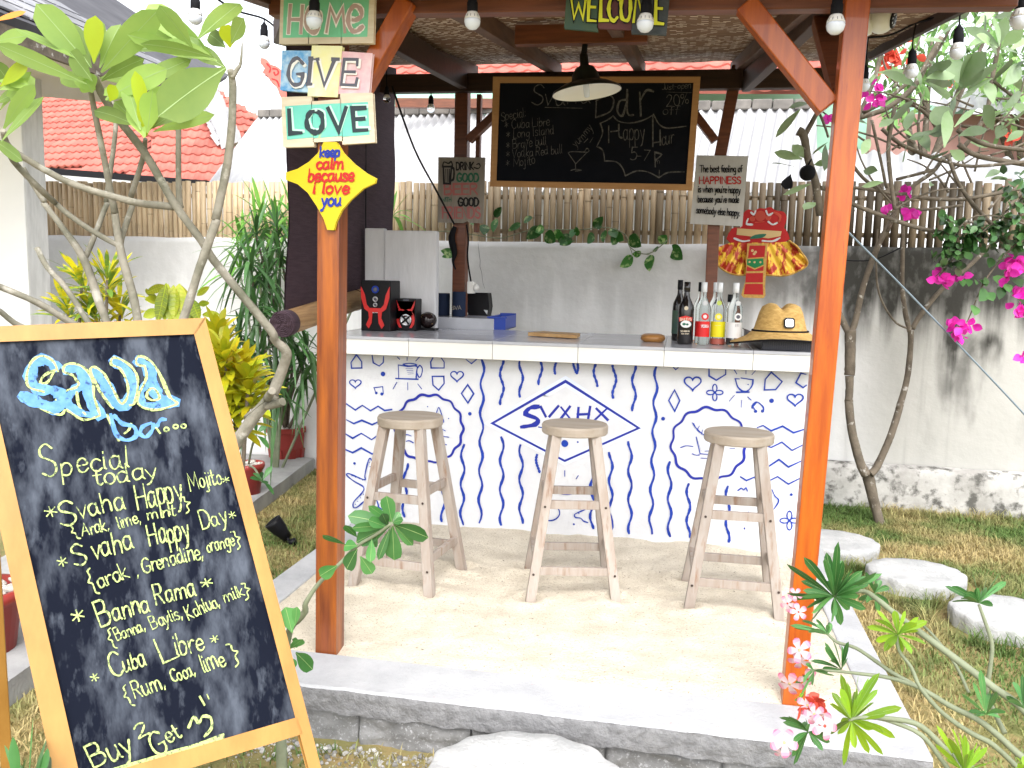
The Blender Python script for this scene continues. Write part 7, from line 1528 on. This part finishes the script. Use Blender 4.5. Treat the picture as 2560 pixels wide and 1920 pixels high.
mb = MB(); mb.tube([atY((2100, 650), 6.3), atY((2180, 650), 6.3), atY((2250, 620), 6.3), atY((2270, 606), 6.3)], .005, 5); tag(mb.build('loose_wire', M['black']), 'thin dark wire looping along the top of the stained wall', 'wire')
# ------------------------------------------------------------------ stepping stones
def stone(px, z, lb, th):
    pts = [atZ(p, z) for p in px]; c = sum(pts, V((0, 0, 0))) / len(pts); t = thing('stepping_stone', lb, 'stepping stone', (c.x, c.y, 0), 'round concrete stepping stones'); mb = MB(); R = sum((p - c).length for p in pts) / len(pts)
    return t, pts, c
def scallop(c, R, z, lb, th, ell=1.0, rot=0.0, nsc=15, am=.016):
    t = thing('stepping_stone', lb, 'stepping stone', (c.x, c.y, 0), 'round concrete stepping stones'); mb = MB(); n = nsc * 8; rows = [(.97, -.02), (1.0, z * .55), (1.0, z - .02), (.99, z - .006), (.965, z)]; b0 = 0
    for j, (s, zz) in enumerate(rows):
        for i in range(n):
            a = 2 * math.pi * i / n; r = R * s * (1 + am * math.cos(nsc * a + .6) + .02 * mn.noise(V((math.cos(a) * 3, math.sin(a) * 3, R)))); x, y = r * math.cos(a), r * math.sin(a) * ell
            mb.v.append(V((c.x + x * math.cos(rot) - y * math.sin(rot), c.y + x * math.sin(rot) + y * math.cos(rot), zz + (mn.noise(V((x * 20, y * 20, j))) * .006 if j < 4 else 0))))
    for j in range(len(rows) - 1):
        for i in range(n): mb.face([j * n + i, j * n + (i + 1) % n, (j + 1) * n + (i + 1) % n, (j + 1) * n + i])
    b1 = (len(rows) - 1) * n; prev = list(range(b1, b1 + n))
    for s in (.8, .5, .2):
        cur = []
        for i in range(n):
            p = mb.v[b1 + i]; q = V((c.x + (p.x - c.x) * s, c.y + (p.y - c.y) * s, z + mn.noise(V((p.x * 7 * s, p.y * 7 * s, 3))) * .003)); cur.append(len(mb.v)); mb.v.append(q)
        for i in range(n): mb.face([prev[i], prev[(i + 1) % n], cur[(i + 1) % n], cur[i]])
        prev = cur
    mb.face(prev); mb.build('stone', M['stone'], t)
def fit(a, b_, f, bk, z): 
    A_, B2, F_, K_ = atZ(a, z), atZ(b_, z), atZ(f, z), atZ(bk, z); return (A_ + B2 + F_ + K_) / 4, (A_ - B2).length / 2
c, R = fit(k('L5', '580 960')[0], k('L5', '1222 985')[0], k('L5', '880 1022')[0], k('L5', '880 838')[0], .10); scallop(c, R * .98, .085, 'grey stepping stone right behind the orange post, farthest of the path', .1, .86)
c, R = fit(k('L5', '1125 1110')[0], k('L5', '1832 1215')[0], k('L5', '1450 1282')[0], k('L5', '1480 1050')[0], .10); scallop(c, R, .085, 'grey stepping stone in the middle of the path on the lawn at right', .1, .86)
c, R = fit(k('L5', '1695 1370')[0], k('L5', '2560 1500')[0], k('L5', '2080 1600')[0], k('L5', '2150 1310')[0], .10); scallop(c, R, .085, 'bright stepping stone cut by the right edge of the photo', .1, .9)
c = atZ((1325, 1900), .158); scallop(V((c.x, 2.318, 0)), .295, .158, 'bright scalloped stepping stone at the foot of the platform in the foreground', .1, .85, 0, 13, .022)
# ------------------------------------------------------------------ grass and rubble
def inside_any(x, y):
    if kx0 - .02 < x < kx1 + .02 and ky0 - .02 < y < 5.6: return True
    return False
mb = MB(); n = 0
def blade(x, y, h, r, w_=.0030):
    a = rnd.random() * 6.283; d = V((math.cos(a), math.sin(a), 0)); l = rnd.uniform(.3, 1.7) * h; s = V((-d.y, d.x, 0)) * w_; p = V((x, y, 0)); b0 = len(mb.v)
    mb.v += [p - s, p + s, p + d * l * .4 + V((0, 0, h * .7)) + s * .7, p + d * l * .4 + V((0, 0, h * .7)) - s * .7, p + d * l + V((0, 0, h))]; mb.face([b0, b0 + 1, b0 + 2, b0 + 3], r); mb.face([b0 + 3, b0 + 2, b0 + 4], r)
stones_xy = [(o.location.x, o.location.y) for o in COL.objects if o.get('category') == 'stepping stone']
for i in range(120000):
    u = rnd.random()
    if u < .62: x, y = rnd.uniform(.8, 3.4), 2.0 + 4.45 * math.sqrt(rnd.random())
    elif u < .88: x, y = rnd.uniform(-2.95, -1.8), rnd.uniform(1.6, 6.4)
    else: x, y = rnd.uniform(-1.8, .8), rnd.uniform(1.9, 2.6)
    if inside_any(x, y): continue
    if x < -1.8 and x < pe[0].x + (pe[1].x - pe[0].x) * (pe[0].y - y) / (pe[0].y - pe[1].y) + .02: continue
    if any(math.hypot(x - a, (y - b_) * 1.15) < .34 for a, b_ in stones_xy): continue
    if -1.8 < x < .8 and y > 2.3 + .12 * mn.noise(V((x * 6, y * 6, 0))) and rnd.random() < .8: continue
    g_ = mn.noise(V((x * 1.3, y * 1.3, 4))); blade(x, y, rnd.uniform(.012, .034) * (1 + max(0, g_) * .8), rnd.random())
for i in range(520):
    x, y = rnd.uniform(.85, 3.4), 2.0 + 4.4 * math.sqrt(rnd.random())
    if rnd.random() < .45 and stones_xy:
        a, b_ = rnd.choice(stones_xy); t_ = rnd.random() * 6.283; x, y = a + .37 * math.cos(t_), b_ + .33 * math.sin(t_)
    elif rnd.random() < .3: y = rnd.uniform(6.2, 6.38)
    if inside_any(x, y) or y > 6.4 or x < .83: continue
    for j in range(rnd.randint(8, 20)): blade(x + rnd.gauss(0, .022), y + rnd.gauss(0, .022), rnd.uniform(.03, .085), rnd.random(), .0026)
tag(mb.build('lawn_grass', M['grass']), 'dry straw-coloured lawn grass with green patches', 'grass', None, 'stuff')
mb = MB()
for i in range(3200):
    u = rnd.random()
    if u < .75: x, y = rnd.uniform(-1.5, .9), 2.60 - abs(rnd.gauss(0, .09))
    else: x, y = -1.8 - abs(rnd.gauss(0, .05)), rnd.uniform(2.6, 4.6)
    s = .002 + .010 * rnd.random() ** 5
    mb.lathe((x, y, s * .4), [(.0001, -s), (s, -s * .3), (s * .9, s * .4), (.0001, s * .8)], 5, axis=rv() + V((0, 0, 1)), r=rnd.random(), s=False)
tag(mb.build('mortar_rubble', M['rub']), 'loose pale mortar crumbs and gravel along the foot of the platform', 'gravel', None, 'stuff')
mb = MB()
for i in range(26):
    x, y = rnd.uniform(-1.5, .6), rnd.uniform(2.95, 4.5); z = sand_z(x, y) + .004; mb.leaf((x, y, z), V((rnd.uniform(-1, 1), rnd.uniform(-1, 1), .1)), (0, 0, 1), rnd.uniform(.008, .02), .006, .1, .2, 3, rnd.random())
tag(mb.build('leaf_litter', M['barkd']), 'tiny dry leaf bits scattered on the sand', 'litter', None, 'stuff')
